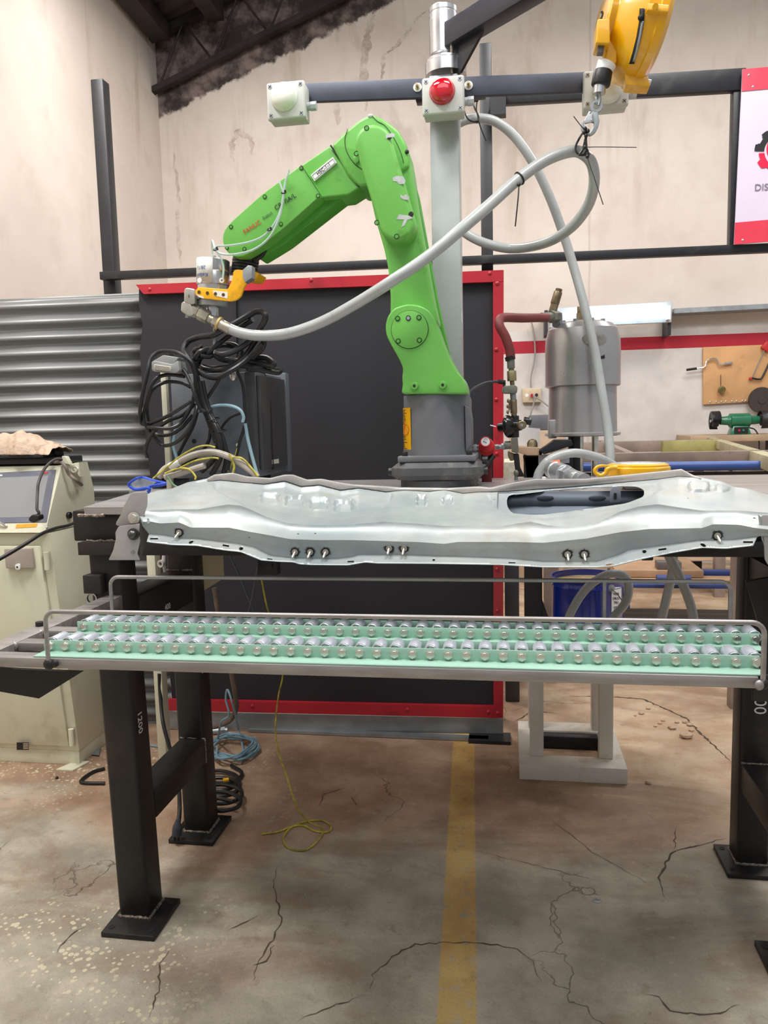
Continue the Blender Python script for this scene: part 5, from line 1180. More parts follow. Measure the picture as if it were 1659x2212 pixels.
def tieband(p, d, r, tail, lab):
    m = MB(); d = V(d).normalized(); o1 = d.orthogonal().normalized(); o2 = d.cross(o1)
    m.tube([p + (o1 * cos(t) + o2 * sin(t)) * r for t in [2 * pi * i / 20 for i in range(21)]], .0022, 6, 2); m.sphere(V(tail[0]), .0045, u=8, v=6); m.tube(tail, .0016, 6)
    return tag(m.build('cable_tie', tiem), lab, 'cable tie')
pc = P(1122, 385.5, 1.881); dd = P(1130, 380, 1.885) - P(1114, 392, 1.877)
tieband(pc, dd, .0142, [P(1121, 399, 1.865), P(1119, 430, 1.86), P(1113, 489, 1.86)], 'black cable tie round the rising hose with its tail hanging straight down')
pc = P(1030, 256, 2.34); m = MB()
m.tube([P(x, y, 2.31) for x, y in [(1004, 222), (1003, 240), (1012, 258), (1028, 263), (1034, 252), (1026, 235), (1022, 222)]], .0022, 6); m.tube([P(x, y, 2.31) for x, y in [(1031, 214), (1029, 235), (1032, 250), (1034, 262), (1040, 280), (1050, 305)]], .002, 6)
for x_, y_ in ((1030, 217), (1030, 262)): m.sphere(P(x_, y_, 2.31), .005, u=8, v=6)
m.tube([P(x, y, 2.31) for x, y in [(990, 222), (1010, 226), (1030, 216)]], .003, 6)
tag(m.build('cable_tie', tiem), 'black cable ties holding the hose arch under the red lamp box', 'cable tie')
# ================================================================ CONTROLLER, CABLES (left of robot)
ctl = thing('robot_controller', 'dark grey robot controller box on the bench, draped in cables', 'controller', tuple(P(520, 1020, 2.0).xy) + (TBZ,))
cgm = M('controller_grey', (108, 114, 122), .45, .2, .06, 6); cgd = M('controller_side', (72, 72, 74), .5, .2, .06, 6)
YC = 1.945
x0_, x1_ = P(372, 900, YC).x, P(553, 900, YC).x; z1c = P(540, 803, YC).z; z0c = P(540, 1033, YC).z + .002
m = MB(); m.mm((x0_, YC, z0c), (x1_, YC + .24, z1c), .003); m.build('cabinet_body', cgm, ctl)
m = MB(); m.mm((x1_ - .024, YC - .003, z0c), (x1_ + .001, YC + .002, z1c + .001), .001); m.build('front_lip', cgd, ctl)
m = MB(); m.mm((x1_ + .001, YC + .01, z0c + .02), (x1_ + .012, YC + .235, z1c - .008), .002); m.build('side_panel', cgd, ctl)
m = MB(); m.mm((x0_, YC + .24, z0c), (x1_ + .014, YC + .275, z1c + .012), .003); m.build('rear_door', cgm, ctl)
m = MB(); m.mm((x0_ + .02, YC - .004, z0c + .02), (x0_ + .16, YC - .0005, z0c + .06), .001); m.build('vent_panel', M('grey_mid', (126, 124, 122), .5), ctl)
m = MB(); q = P(503, 811, YC - .012); m.sphere(q, .013, (.7, .5, 1.15)); m.cyl(q, q + V((0, .012, 0)), .004); m.build('lifting_knob', chrome, ctl)
for x_ in (.03, .28):
    m = MB(); m.mm((x1_ - x_ - .03, YC + .02, TBZ), (x1_ - x_, YC + .2, z0c), .001); m.build('rubber_foot', blackpl, ctl)
m = MB(); q = P(419, 953, YC - .001); m.cyl(q, q + V((0, .002, 0)), .006, n=20); m.build('knockout', blackink, ctl)
m = MB(); q = P(514, 961, YC - .001); m.cyl(q, q + V((0, -.003, 0)), .0045, n=16); m.build('earth_stud', white, ctl); m = MB(); m.tube([P(514 + 3.2 * cos(t), 954 + 3.2 * sin(t), YC - .002) for t in [i * pi / 6 for i in range(13)]], .0006, 5, 1); m.build('earth_mark', M('earth_green', (40, 130, 50), .5), ctl)
m = MB(); m.px([(586, 993), (609, 990), (611, 999), (588, 1002)], YC + .10, YC + .101); 
a, c = PX(588, 998, x1_ + .013), PX(610, 995, x1_ + .013); m = MB(); m.mm((x1_ + .0125, a.y, a.z - .006), (x1_ + .0135, a.y + .06, a.z + .006)); m.build('side_sticker', M('old_sticker', (206, 200, 190), .6), ctl)
# cream trunking strip and connector behind
m = MB(); m.mm((P(354, 950, 1.90).x, 1.90, TBZ), (P(365, 950, 1.90).x, 1.915, P(360, 800, 1.90).z), .001); st = m.build('cable_stand', cream); tag(st, 'narrow cream upright strip holding the grey connector', 'strip')
cn = thing('heavy_connector', 'grey multi-pin industrial connector on the cream strip', 'connector', tuple(P(353, 795, 1.84)))
m = MB(); m.px(rnd([(327, 782), (332, 779), (372, 787), (384, 778), (388, 800), (380, 806), (334, 803), (328, 800)], 3, 3), 1.82, 1.87, .003); m.px(rnd([(330, 780), (352, 767), (386, 772), (374, 788)], 3, 2), 1.825, 1.865, .003); m.build('hood', M('connector_grey', (150, 152, 152), .45, .3, .1, 20), cn)
m = MB(); m.px(rnd([(332, 787), (368, 792), (366, 803), (334, 799)], 2, 2), 1.814, 1.822, .001); ins = m.build('pin_insert', M('pin_cream', (206, 200, 184), .5), cn)
m = MB()
for r_ in range(4):
    for k in range(12): q = P(335 + k * 2.7 + r_ * .1, 789.5 + r_ * 3 + k * .35, 1.8135); m.mm((q.x - .001, q.y, q.z - .0008), (q.x + .001, q.y + .001, q.z + .0008))
m.build('pin_holes', M('pin_dark', (120, 112, 100), .6), ins, kind='stuff')
def Z(pts): return zc(280, 560, 3.95, pts)
def cable(pts, r, Y, lab, mat=None, nm='black_cable', cat='cable', n=10, grp=None, wob=.012, px=True, ph=0):
    m = MB(); pp = Z(pts) if px else pts
    Y = Y + .045 if px and Y > 1.75 else Y
    L = [P(x, y, Y + wob * sin(i * 1.3 + ph)) for i, (x, y) in enumerate(pp)]
    m.tube(L, r, n, 7); return tag(m.build(nm, mat or rubber), lab, cat, grp)
cable([(740, 1560), (640, 1270), (590, 1080), (540, 900), (480, 820), (465, 760), (500, 700), (590, 665), (700, 650), (800, 600), (920, 535), (1040, 465), (1110, 445), (1155, 470), (1150, 530), (1090, 620), (1010, 710), (900, 780), (800, 812), (740, 800)], .0075, 1.835, 'thick black cable making the highest loop above the controller')
cable([(1050, 515), (960, 570), (860, 640), (760, 720), (680, 790), (600, 850), (590, 900), (650, 940), (760, 945), (880, 905), (980, 830), (1050, 730), (1100, 670), (1145, 690), (1130, 760), (1050, 840)], .007, 1.85, 'thick black cable with a capped free end pointing up right')
cable([(560, 870), (580, 940), (640, 990), (740, 1010), (850, 960), (960, 890), (1060, 800), (1140, 720)], .0068, 1.83, 'black cable sagging lowest in front of the coil')
cable([(540, 880), (545, 800), (590, 770), (700, 800), (780, 850), (900, 870), (1010, 875), (1120, 890), (1215, 910), (1225, 885), (1170, 845), (1090, 840), (1050, 850)], .0075, 1.86, 'black cable of the coil with a loop ending over the controller corner')
cable([(590, 910), (700, 930), (820, 915), (950, 905), (1100, 925), (1230, 940), (1280, 950), (1260, 965), (1160, 950), (1000, 930)], .0075, 1.875, 'lowest black cable of the coil, resting along the controller top')
cable([(640, 830), (700, 760), (800, 720), (900, 730), (960, 790), (930, 850), (820, 850), (720, 810), (700, 770), (780, 740), (880, 750), (930, 800)], .005, 1.89, 'thin black cable wound tightly in the middle of the coil')
cable([(600, 740), (640, 790), (620, 830), (560, 850), (600, 790), (680, 770), (720, 800), (680, 830), (600, 820)], .0065, 1.84, 'black cable knotted just left of the needle')
for i, (dx, lab) in enumerate(((0, 'front black cable of the tied trunk running down the controller'), (26, 'right-hand black cable of the tied trunk'), (-22, 'left-hand black cable of the tied trunk'))):
    cable([(590 + dx, 1040), (630 + dx, 1220), (680 + dx * .7, 1340), (740 + dx * .6, 1450), (775 + dx, 1560), (770 + dx * 2.2, 1700), (700 + dx * 4, 1840 - i * 15)], .007, 1.82 + i * .008, lab, wob=.004)
cable([(770, 1480), (800, 1580), (840, 1700), (830, 1800)], .0072, 1.828, 'short black cable falling from the lowest tie to the bench', wob=.003)
cable([(470, 1000), (340, 985), (240, 1010), (180, 1090), (150, 1220), (120, 1330), (140, 1420), (230, 1440), (360, 1440), (450, 1380), (530, 1240), (560, 1050), (540, 900), (450, 820), (360, 785), (250, 790), (180, 850), (150, 980), (100, 1200), (90, 1350), (130, 1410), (300, 1350), (450, 1260), (520, 1210)], .0048, 1.80, 'thin black cable in big loops round the grey connector', ph=1)
cable([(345, 800), (400, 900), (470, 960), (530, 1080), (560, 1170), (600, 1270), (640, 1300)], .0048, 1.79, 'thin black cable running from the connector to the trunk tie', wob=.006)
cable([(150, 1690), (135, 1620), (200, 1480), (330, 1380), (450, 1330), (560, 1240), (560, 1320), (500, 1460), (400, 1560), (290, 1590), (220, 1530), (140, 1420), (120, 1380)], .0048, 1.81, 'thin black cable hanging in the lowest loop on the left', ph=2)
cable([(520, 1090), (430, 1050), (300, 1050), (200, 1110), (160, 1200), (150, 1320), (200, 1480), (330, 1500), (440, 1440), (540, 1330)], .0048, 1.825, 'thin black cable loop inside the big left loops', ph=.5)
cable([(770, 1010), (730, 1080), (660, 1190)], .0045, 1.85, 'short black cable crossing behind the trunk', wob=.002)
cable([(920, 960), (965, 1080), (980, 1240), (985, 1400), (940, 1560), (905, 1700)], .0042, 1.865, 'thin black cable hanging from the lifting knob', wob=.005)
cable([(1130, 950), (1170, 1040), (1190, 1200), (1205, 1450), (1215, 1700), (1225, 1790)], .0042, 1.99, 'thin black cable hanging down the right side of the controller', wob=.003)
cable([(960, 1310), (860, 1350), (790, 1430), (770, 1500)], .0035, 1.868, 'thin curved black cable on the controller face', wob=.002)
cable([(690, 1450), (670, 1560), (580, 1680), (440, 1760)], .0045, 1.84, 'black cable curving down left from the trunk', wob=.003)
cable([(410, 1680), (470, 1560), (540, 1430), (580, 1300)], .0045, 1.87, 'black cable rising from the bench behind the loops', wob=.003)
blu_t = M('pale_blue_tube', (148, 180, 194), .35, 0, .1)
cable([(560, 1300), (680, 1265), (780, 1245), (880, 1255), (945, 1290), (972, 1345), (965, 1390)], .0042, 1.845, 'pale blue tube arching over the controller face', blu_t, 'air_tube', 'tube', wob=.003)
cable([(985, 1400), (1010, 1540), (1050, 1700), (1090, 1840)], .0045, 1.86, 'pale blue tube running down the right of the controller face', blu_t, 'air_tube', 'tube', wob=.002)
cable([(470, 1370), (410, 1420), (380, 1520), (375, 1600), (405, 1700)], .0045, 1.865, 'pale blue tube beside the cream strip', blu_t, 'air_tube', 'tube', wob=.002)
gry = M('dusty_conduit', (168, 160, 150), .5, 0, .2, 20)
cable([(245, 1860), (300, 1790), (400, 1740), (520, 1680), (640, 1650), (740, 1650), (860, 1690), (960, 1750), (1040, 1810), (1090, 1860)], .0085, 1.80, 'dusty grey conduit arching over the bench in front of the controller', gry, 'conduit', wob=.003)
cable([(300, 1860), (420, 1830), (540, 1790), (640, 1760)], .008, 1.79, 'short dusty conduit below the arched one', gry, 'conduit', wob=.002)
c_ = bpy.data.objects['conduit']
m = MB(); m.cyl(P(*Z([(345, 1770)])[0], 1.845), P(*Z([(425, 1730)])[0], 1.845), .0095, n=16); m.build('conduit_label', white, c_)
yg = M('earth_wire', (176, 166, 60), .45, 0, .55, 45)
cable([(200, 1870), (300, 1790), (420, 1690), (560, 1610), (660, 1590), (730, 1605)], .0022, 1.785, 'yellow and green earth wire arching left above the conduit', yg, 'earth_wire', 'wire', wob=.002)
cable([(300, 1830), (400, 1790), (500, 1790), (560, 1850), (560, 1880)], .0026, 1.78, 'yellow and green earth wire making the small left loop', yg, 'earth_wire', 'wire', wob=.002)
cable([(850, 1660), (890, 1760), (880, 1830)], .003, 1.79, 'yellow and green earth wire dropping beside the black trunk', yg, 'earth_wire', 'wire', wob=.002)
cable([(880, 1690), (960, 1700), (1030, 1770), (1095, 1850)], .0026, 1.79, 'yellow and green earth wire following the conduit to the right', yg, 'earth_wire', 'wire', wob=.002)
cable([(430, 1780), (560, 1720), (700, 1695), (760, 1700)], .0024, 1.785, 'yellow and green earth wire in the middle of the bundle', yg, 'earth_wire', 'wire', wob=.002)
cable([(925, 1600), (890, 1700), (840, 1810)], .002, 1.86, 'thin earth wire from the earth stud', yg, 'earth_wire', 'wire', wob=.002)
cable([(320, 1850), (370, 1920), (420, 1950)], .002, 1.62, 'green earth wire trailing across the bench by the glasses', M('green_wire', (110, 150, 110), .5), 'earth_wire', 'wire', wob=.001)
for (x_, y_, l_) in ((655, 1290, 'upper'), (710, 1365, 'middle'), (765, 1468, 'lowest')):
    q = P(*Z([(x_, y_)])[0], 1.87); m = MB(); m.tube([q + V((cos(t) * .017, sin(t) * .014, sin(t + .6) * .004)) for t in [2 * pi * i / 16 for i in range(17)]], .0018, 6, 2); tag(m.build('cable_tie', blackpl), l_ + ' black cable tie round the cable trunk on the controller', 'cable tie')

# ================================================================ REGULATORS AND PUMP (right of robot)
YR = 2.12
reg = thing('pressure_regulator', 'black pressure regulator stack of brass fittings right of the red screen frame', 'regulator', tuple(P(1110, 930, YR)))
def cy(par, p, q, r, mat, nm, Y=YR, n=20, r2=None, bev=.0008, dy=0):
    m = MB(); a = P(*p, Y); c = P(*q, Y + dy); m.cyl(a, c, r, r2, n, bev); return m.build(nm, mat, par)
cy(reg, (1103, 768), (1104, 796), .0102, beigeg, 'hose_ferrule'); cy(reg, (1104, 796), (1105, 801), .0075, beigeg, 'nipple'); cy(reg, (1105, 801), (1106, 823), .0123, M('brass_pale', (170, 158, 118), .35, .7), 'hex_union', n=6); cy(reg, (1106, 823), (1107, 832), .006, bronze, 'nipple')
m = MB(); m.px(rnd([(1088, 834), (1112, 831), (1118, 836), (1117, 848), (1112, 850), (1088, 850)], 2, 2), YR - .016, YR + .016, .002); m.build('manifold_block', beigeg, reg); m = MB(); m.px(rnd([(1085, 837), (1090, 835), (1090, 850), (1084, 848)], 1.5, 2), YR - .012, YR + .012, .001); m.build('side_plug', beigeg, reg)
cy(reg, (1108, 850), (1109, 863), .008, galv, 'nipple'); cy(reg, (1109, 863), (1110, 893), .0095, bronze, 'valve_body', r2=.0092); cy(reg, (1110, 893), (1111, 900), .0075, bronze, 'nipple')
m = MB()
for x_, y_ in ((1098, 866), (1097, 878), (1097, 890)): m.sphere(P(x_, y_, YR - .012), .0045, (.9, .8, 1.3), u=10, v=8)
m.tube([P(1099, 864, YR - .012), P(1101, 878, YR - .01), P(1098, 892, YR - .012)], .0022, 6); m.build('wing_handle', bronze, reg)
q = P(1100, 921, YR); ax_ = V((.9, -.35, .08)).normalized()
m = MB(); m.lathe([(.006, -.032), (.012, -.030), (.013, -.010), (.028, -.008), (.031, -.004), (.031, .001), (.029, .003), (.024, .012), (.016, .018), (.014, .034)], q, ax_, 36); m.build('diaphragm_housing', regblk, reg)
cy(reg, (1112, 898), (1112, 945), .0115, regblk, 'port_body'); 
q2 = q + ax_ * .034; m = MB(); m.cyl(P(1112, 918, YR), P(1126, 918, YR - .02), .0115, n=24, bev=.001); nb = m.build('knob', bronze, reg)
m = MB(); fc_ = P(1127, 918, YR - .034); m.lathe([(.0115, 0), (.0115, .012), (.0095, .0135)], fc_, (.1, -1, 0), 28); m.build('knob_face', bronze, reg); m = MB(); m.cyl(fc_ + V((0, -.012, 0)), fc_ + V((0, -.015, 0)), .004, n=12); m.build('knob_centre', galv, reg)
m = MB(); m.cyl(P(1131, 908, YR + .01), P(1148, 911, YR + .01), .010, n=24, bev=.001); m.build('pressure_gauge', regblk, reg)
m = MB(); m.tube([P(1071, 922, YR), P(1059, 919, YR)], .0022, 8); m.build('adjusting_screw', zinc, reg); m = MB(); m.sphere(P(1093, 911, YR - .028), .0025); m.build('housing_bolt', zinc, reg)
m = MB(); m.px(rnd([(1104, 946), (1118, 944), (1121, 975), (1118, 980), (1105, 976)], 2, 2), YR - .014, YR + .014, .002); m.build('tee_block', beigeg, reg); cy(reg, (1090, 962), (1104, 961), .011, beigeg, 'elbow_fitting'); cy(reg, (1084, 965), (1092, 964), .009, galv, 'hex_nut', n=6); cy(reg, (1072, 966), (1085, 965), .0065, galv, 'nipple')
m = MB(); m.px(rnd([(1097, 974), (1111, 980), (1110, 995), (1102, 996), (1097, 985)], 2, 2), YR, YR + .008, .001); m.build('bracket_plate', bronze, reg); m = MB(); m.px(rnd([(1109, 980), (1121, 980), (1124, 1010), (1134, 1030), (1115, 1030), (1111, 1002)], 2, 2), YR - .005, YR + .01, .002); m.build('bracket_arm', blackm, reg); m = MB(); m.sphere(P(1115, 1022, YR - .01), .007, (1, 1, 1.3)); m.build('drain_bulb', beigeg, reg); m = MB(); m.cyl(P(1115, 1026, YR), V((P(1115, 1030, YR).x, YR, TBZ)), .005, n=12); m.build('support_stem', galv, reg)
# red regulator next to it
rr_ = thing('red_regulator', 'small red air regulator with a round white gauge beside the robot base', 'regulator', tuple(P(1050, 965, 2.04)))
rp = M('regulator_red', (206, 36, 40), .4, 0, .1)
m = MB(); q = P(1050, 962, 2.03); m.lathe([(.022, 0), (.021, .006), (.019, .02), (.014, .028)], q + V((0, .018, -.006)), (0, 1, 0), 28); m.cyl(q, q + V((0, .04, 0)), .019, n=32, bev=.002); m.build('body', rp, rr_)
m = MB(); m.px(rnd([(1037, 955), (1044, 950), (1060, 950), (1066, 956), (1069, 970), (1060, 976), (1040, 974), (1036, 966)], 3, 2), 2.04, 2.075, .003); m.build('housing', rp, rr_)
g_ = P(1049, 954, 2.012); m = MB(); m.lathe([(.0135, -.01), (.0135, .003), (.0115, .003), (.0115, .001)], g_, (0, -1, .15), 28); m.build('gauge_rim', rp, rr_); m = MB(); m.cyl(g_ + V((0, -.0005, 0)), g_ + V((0, -.0020, .0002)), .0115, n=28); m.build('gauge_dial', white, rr_); m = MB(); m.tube([g_ + V((-.006, -.003, .002)), g_ + V((.003, -.003, -.003))], .0006, 5); m.tube([g_ + V((-.004, -.003, .006)), g_ + V((.0, -.003, .008)), g_ + V((.005, -.003, .006))], .0005, 5); m.build('gauge_needle', blackink, rr_)
m = MB(); m.cyl(P(1020, 967, 2.04), P(1036, 966, 2.05), .0065, n=6); m.cyl(P(1023, 967, 2.04), P(1030, 967, 2.04), .009, n=6); m.cyl(P(1066, 966, 2.05), P(1074, 965, 2.1), .0065, n=16); m.build('brass_fittings', zinc, rr_)
m = MB(); m.cyl(P(1066, 985, 2.06), P(1046, 1010, 2.04), .007, n=14); m.build('drain_stem', blackpl, rr_); m = MB(); m.mm((P(1040, 990, 2.06).x, 2.06, TBZ), (P(1062, 990, 2.06).x, 2.07, P(1050, 978, 2.06).z), .001); m.build('mount_plate', M('dark_red', (96, 20, 26), .5), rr_)
m = MB(); m.tube([P(x, y, Y) for x, y, Y in [(1009, 852, 1.98), (1025, 838, 2.02), (1050, 827, 2.08), (1082, 824, YR), (1089, 826, YR), (1089, 835, YR)]], .0036, 10); ct_ = m.build('air_line', M('dark_tube', (62, 62, 70), .4)); tag(ct_, 'dark grey air line from the robot to the regulator stack', 'tube'); m = MB(); m.cyl(P(1076, 824, YR - .004), P(1091, 826, YR), .006, n=12); m.build('push_fitting', blackpl, ct_)
# red-brown hose from the stack to the pump
m = MB(); m.tube([P(x, y, Y) for x, y, Y in [(1103, 772, YR), (1101, 755, YR), (1092, 728, YR), (1080, 706, YR), (1079, 692, YR + .01), (1090, 686, YR + .03), (1130, 687, YR + .1), (1180, 686, 2.36)]], .0125, 18, 7); rh = m.build('rubber_hose', hosered); tag(rh, 'red-brown rubber air hose bending from the regulator stack to the pump', 'hose')
m = MB(); m.cyl(P(1101, 770, YR), P(1103, 778, YR), .0135, n=20); m.build('hose_clamp', blackpl, rh)
# silver pump
YP = 2.52
pm = thing('drum_pump', 'silver air powered drum pump above the blue drum', 'pump', tuple(P(1258, 950, YP).xy) + (P(1258, 950, YP).z,))
pum = M('pump_silver', (180, 178, 178), .3, .7, .08, 6, .02, 30); cz = lambda y: P(1258, y, YP).z; cxp = P(1258, 850, YP).x
k = YP / FPX
def rr(px_): return px_ * k
m = MB(); m.lathe([(rr(70), cz(942)), (rr(77), cz(940)), (rr(77), cz(935)), (rr(70), cz(933)), (rr(68), cz(815))], (cxp, YP, 0), n=56); m.build('lower_housing', pum, pm)
m = MB(); m.lathe([(rr(72), cz(836)), (rr(76), cz(834)), (rr(76), cz(762)), (rr(75), cz(735)), (rr(70), cz(713)), (rr(60), cz(702)), (rr(42), cz(696)), (rr(12), cz(694))], (cxp, YP, 0), n=56); up_ = m.build('upper_housing', pum, pm, ang=.4)
for a_ in range(0, 360, 45):
    q = V((cxp + rr(42) * cos(R(a_ + 20)), YP + rr(42) * sin(R(a_ + 20)), cz(697))); m = MB(); m.cyl(q, q + V((0, 0, .006)), .008, n=6); m.build('cap_bolt', galv, up_)
m = MB(); m.cyl((cxp - .005, YP, cz(697)), (cxp - .005, YP, cz(676)), .016, n=6); m.cyl((cxp - .005, YP, cz(684)), (cxp - .005, YP, cz(662)), .012, n=12, bev=.002); m.build('top_fitting', bronze, pm)
m = MB(); m.mm((P(1185, 930, YP).x - .004, YP - .06, cz(945)), (P(1185, 930, YP).x + .022, YP - .03, cz(905)), .003); m.build('side_handle', pum, pm)
stm = M('removed_sticker', (140, 138, 130), .6, .2, .3, 50)
def onp(x, y, r):                                   # point on the pump cylinder under a pixel
    d = ray(x, y); d2 = V((d.x, d.y)); o = V((CAMP.x - cxp, CAMP.y - YP)); A = d2.dot(d2); B = 2 * o.dot(d2); C_ = o.dot(o) - r * r
    t = (-B - math.sqrt(max(0, B * B - 4 * A * C_))) / (2 * A); return CAMP + d * t
def ppatch(pl, r, nm, mat):
    b = bmesh.new(); c = (sum(p[0] for p in pl) / len(pl), sum(p[1] for p in pl) / len(pl)); n_ = len(pl); rg = []
    for s_ in (1, .5): rg.append([b.verts.new(onp(c[0] + (x - c[0]) * s_, c[1] + (y - c[1]) * s_, r)) for x, y in pl])
    cc = b.verts.new(onp(*c, r))
    for i in range(n_): b.faces.new((rg[0][i], rg[0][(i + 1) % n_], rg[1][(i + 1) % n_], rg[1][i])); b.faces.new((rg[1][i], rg[1][(i + 1) % n_], cc))
    m = MB(); m.add(b); return m.build(nm, mat, up_)
ppatch(arc(1284, 732, 27, 0, 345, 20, 14), rr(76) + .0015, 'sticker_trace', stm); ppatch([(1296, 771), (1306, 766), (1307, 774), (1297, 776)], rr(76) + .0015, 'small_mark', blackink)
m = MB(); m.cyl(P(1170, 686, 2.36), P(1196, 684, 2.42), .014, n=20); m.cyl(P(1188, 684, 2.4), P(1203, 684, 2.46), .019, n=6); inl = m.build('inlet_elbow', beigeg, pm)
m = MB(); m.cyl(P(1203, 680, 2.46), P(1204, 702, 2.48), .016, n=16); m.build('inlet_pipe', galv, inl)
m = MB(); m.cyl(P(1193, 676, 2.44), P(1199, 655, 2.44), .012, n=6); m.cyl(P(1198, 657, 2.44), P(1206, 630, 2.44), .013, n=14, bev=.002); m.cyl(P(1205, 634, 2.44), P(1208, 624, 2.44), .010, n=8); m.build('relief_valve', bronze, inl)
# pump ram: posts, plate, arm
rm = thing('pump_ram_frame', 'white painted floor stand with two posts carrying the pump and drum', 'stand', (.19, 2.5, 0))
wp = M('stand_white', (214, 208, 198), .5, 0, .06, 6, spot=5, spotc=(160, 128, 100)); dirt = M('stand_dirt', (120, 92, 72), .8)
for a, c in (((.026, 2.32, 0), (.351, 2.40, .05)), ((.026, 2.60, 0), (.351, 2.68, .05)), ((.026, 2.40, 0), (.08, 2.60, .05)), ((.297, 2.40, 0), (.351, 2.60, .05))):
    m = MB(); m.mm(a, c, .003); m.build('base_beam', wp, rm)
m = MB(); m.mm((.09, 2.56, .004), (.29, 2.598, .045), .002); m.build('motor_bar', blackm, rm)
PTZ = .365
for xa in (P(1145, 1648, 2.40).x, P(1293, 1652, 2.40).x):
    m = MB(); m.mm((xa, 2.385, .05), (xa + .042, 2.425, PTZ), .002); m.build('post', wp, rm); m = MB(); m.mm((xa, 2.61, .05), (xa + .042, 2.65, PTZ), .002); m.build('post', wp, rm)
m = MB(); m.mm((.02, 2.34, PTZ), (.36, 2.70, PTZ + .012), .002); m.build('platform', wp, rm)
for x_ in (1152, ): 
    q = P(x_, 1280, 2.47); m = MB(); m.mm((q.x - .028, 2.46, PTZ + .012), (q.x + .028, 2.52, 1.02), .003); m.build('black_post', blackm, rm)
m = MB(); q = P(1178, 1320, 2.46); m.prism([(q.x - .03, 2.47, .60), (q.x - .03, 2.47, .36), (q.x + .05, 2.47, .36)], (0, .008, 0)); m.build('post_gusset', blackm, rm)
for x_, r_, mt in ((1241, .020, blackm), (1253, .011, chrome), (1285, .011, chrome)):
    q = P(x_, 980, YP); m = MB(); m.cyl((q.x, YP, .64), (q.x, YP, cz(940)), r_, n=20); m.build('guide_rod', mt, rm)
m = MB(); m.px(rnd([(1164, 974), (1198, 950), (1235, 950), (1238, 962), (1175, 982)], 2, 2), YP - .12, YP - .06, .002); m.build('angled_plate', blackm, rm); m = MB(); m.px([(1130, 985), (1238, 980), (1238, 1036), (1136, 1036)], YP - .06, YP - .02, .004); m.build('control_box', blackm, rm)
m = MB(); m.px([(1163, 983), (1230, 980), (1230, 1000), (1163, 1003)], YP - .064, YP - .061); m.build('paper_label', M('label_paper', (190, 192, 206), .6), rm)
m = MB(); m.px(rnd([(1118, 965), (1165, 967), (1165, 984), (1138, 984), (1120, 978)], 2, 2), YP - .1, YP + .14, .002); m.build('top_shelf', M('tan_shelf', (190, 160, 134), .6), rm)
m = MB(); q = P(1150, 970, YP - .05); m.lathe([(.020, -.008), (.022, -.004), (.018, 0), (.0165, .003), (.0165, .018), (.012, .028), (.003, .032)], q, n=20); m.build('domed_nut', bronze, rm)
m = MB(); m.px([(1119, 925), (1134, 923), (1167, 926), (1166, 964), (1119, 964)], 2.57, 2.60); tag(m.build('white_carton', white), 'white card box behind the regulator stack', 'box')
m = MB(); q = P(1165, 905, WY - .4); m.mm((P(1143, 905, WY - .4).x, WY - .45, P(1143, 930, WY - .4).z), (P(1205, 905, WY - .4).x, WY - .2, P(1143, 897, WY - .4).z), .01); tl_ = m.build('tool_case', M('case_grey', (88, 90, 98), .5)); tag(tl_, 'grey tool case on the far bench left of the pump', 'case')
m = MB(); m.mm((P(1100, 935, WY - .4).x, WY - .6, 0), (P(1215, 935, WY - .4).x, WY - .15, P(1143, 930, WY - .4).z), .01); tag(m.build('far_cupboard', M('tan_cupboard', (180, 156, 132), .6)), 'tan cupboard against the back wall under the tool case', 'cupboard')
m = MB(); m.mm((P(1088, 1000, 3.0).x, 3.0, 0), (P(1120, 1000, 3.0).x, 3.3, .60), .004); tag(m.build('grey_pedestal', M('pedestal_grey', (70, 70, 74), .5)), 'dark grey pedestal behind the red screen edge carrying the papers', 'pedestal')
m = MB(); m.mm((P(1088, 1000, 3.0).x, 3.0, .60), (P(1120, 1000, 3.0).x, 3.3, P(1100, 998, 3.0).z), .004); tag(m.build('paper_stack', M('old_paper', (206, 200, 180), .7, 0, .2, 60)), 'stack of old papers seen between the screen and the regulator', 'papers')
# blue drum
YD = 2.50; dq = P(1270, 1340, YD); cdx = P(1269, 1280, YD).x
drum = thing('blue_drum', 'blue steel drum with a white label under the pump', 'drum', (cdx, YD, PTZ + .012))
dz = P(1269, 1243, YD).z; rD = 75 * YD / FPX
m = MB(); m.lathe([(rD, PTZ + .012), (rD * 1.02, PTZ + .016), (rD, PTZ + .022), (rD, dz - .03), (rD * 1.015, dz - .026), (rD, dz - .022), (rD * 1.02, dz - .004), (rD * 1.04, dz), (rD * .99, dz), (rD * .98, dz - .02), (0.001, dz - .03)], (cdx, YD, 0), n=64, cap=False); m.build('shell', M('drum_blue', (22, 44, 140), .22, 0, .08, 6, coat=.7), drum)
m = MB(); m.lathe([(rD * .97, dz - .02), (rD * .5, dz - .012), (.001, dz - .012)], (cdx, YD, 0), n=40, cap=False); m.build('grease_fill', M('grease_tan', (176, 150, 104), .4, 0, .3, 30, .4), drum)
def ond(x, y, r):
    d = ray(x, y); d2 = V((d.x, d.y)); o = V((CAMP.x - cdx, CAMP.y - YD)); A = d2.dot(d2); B = 2 * o.dot(d2); C_ = o.dot(o) - r * r
    t = (-B - math.sqrt(max(0, B * B - 4 * A * C_))) / (2 * A); return CAMP + d * t
b = bmesh.new(); pv = None
for i in range(9):
    x = 1321 + 21 * i / 8; c = (b.verts.new(ond(x, 1268, rD + .0012)), b.verts.new(ond(x, 1322, rD + .0012)))
    if pv: b.faces.new((pv[0], pv[1], c[1], c[0]))
    pv = c
m = MB(); m.add(b); dl_ = m.build('drum_label', white, drum)
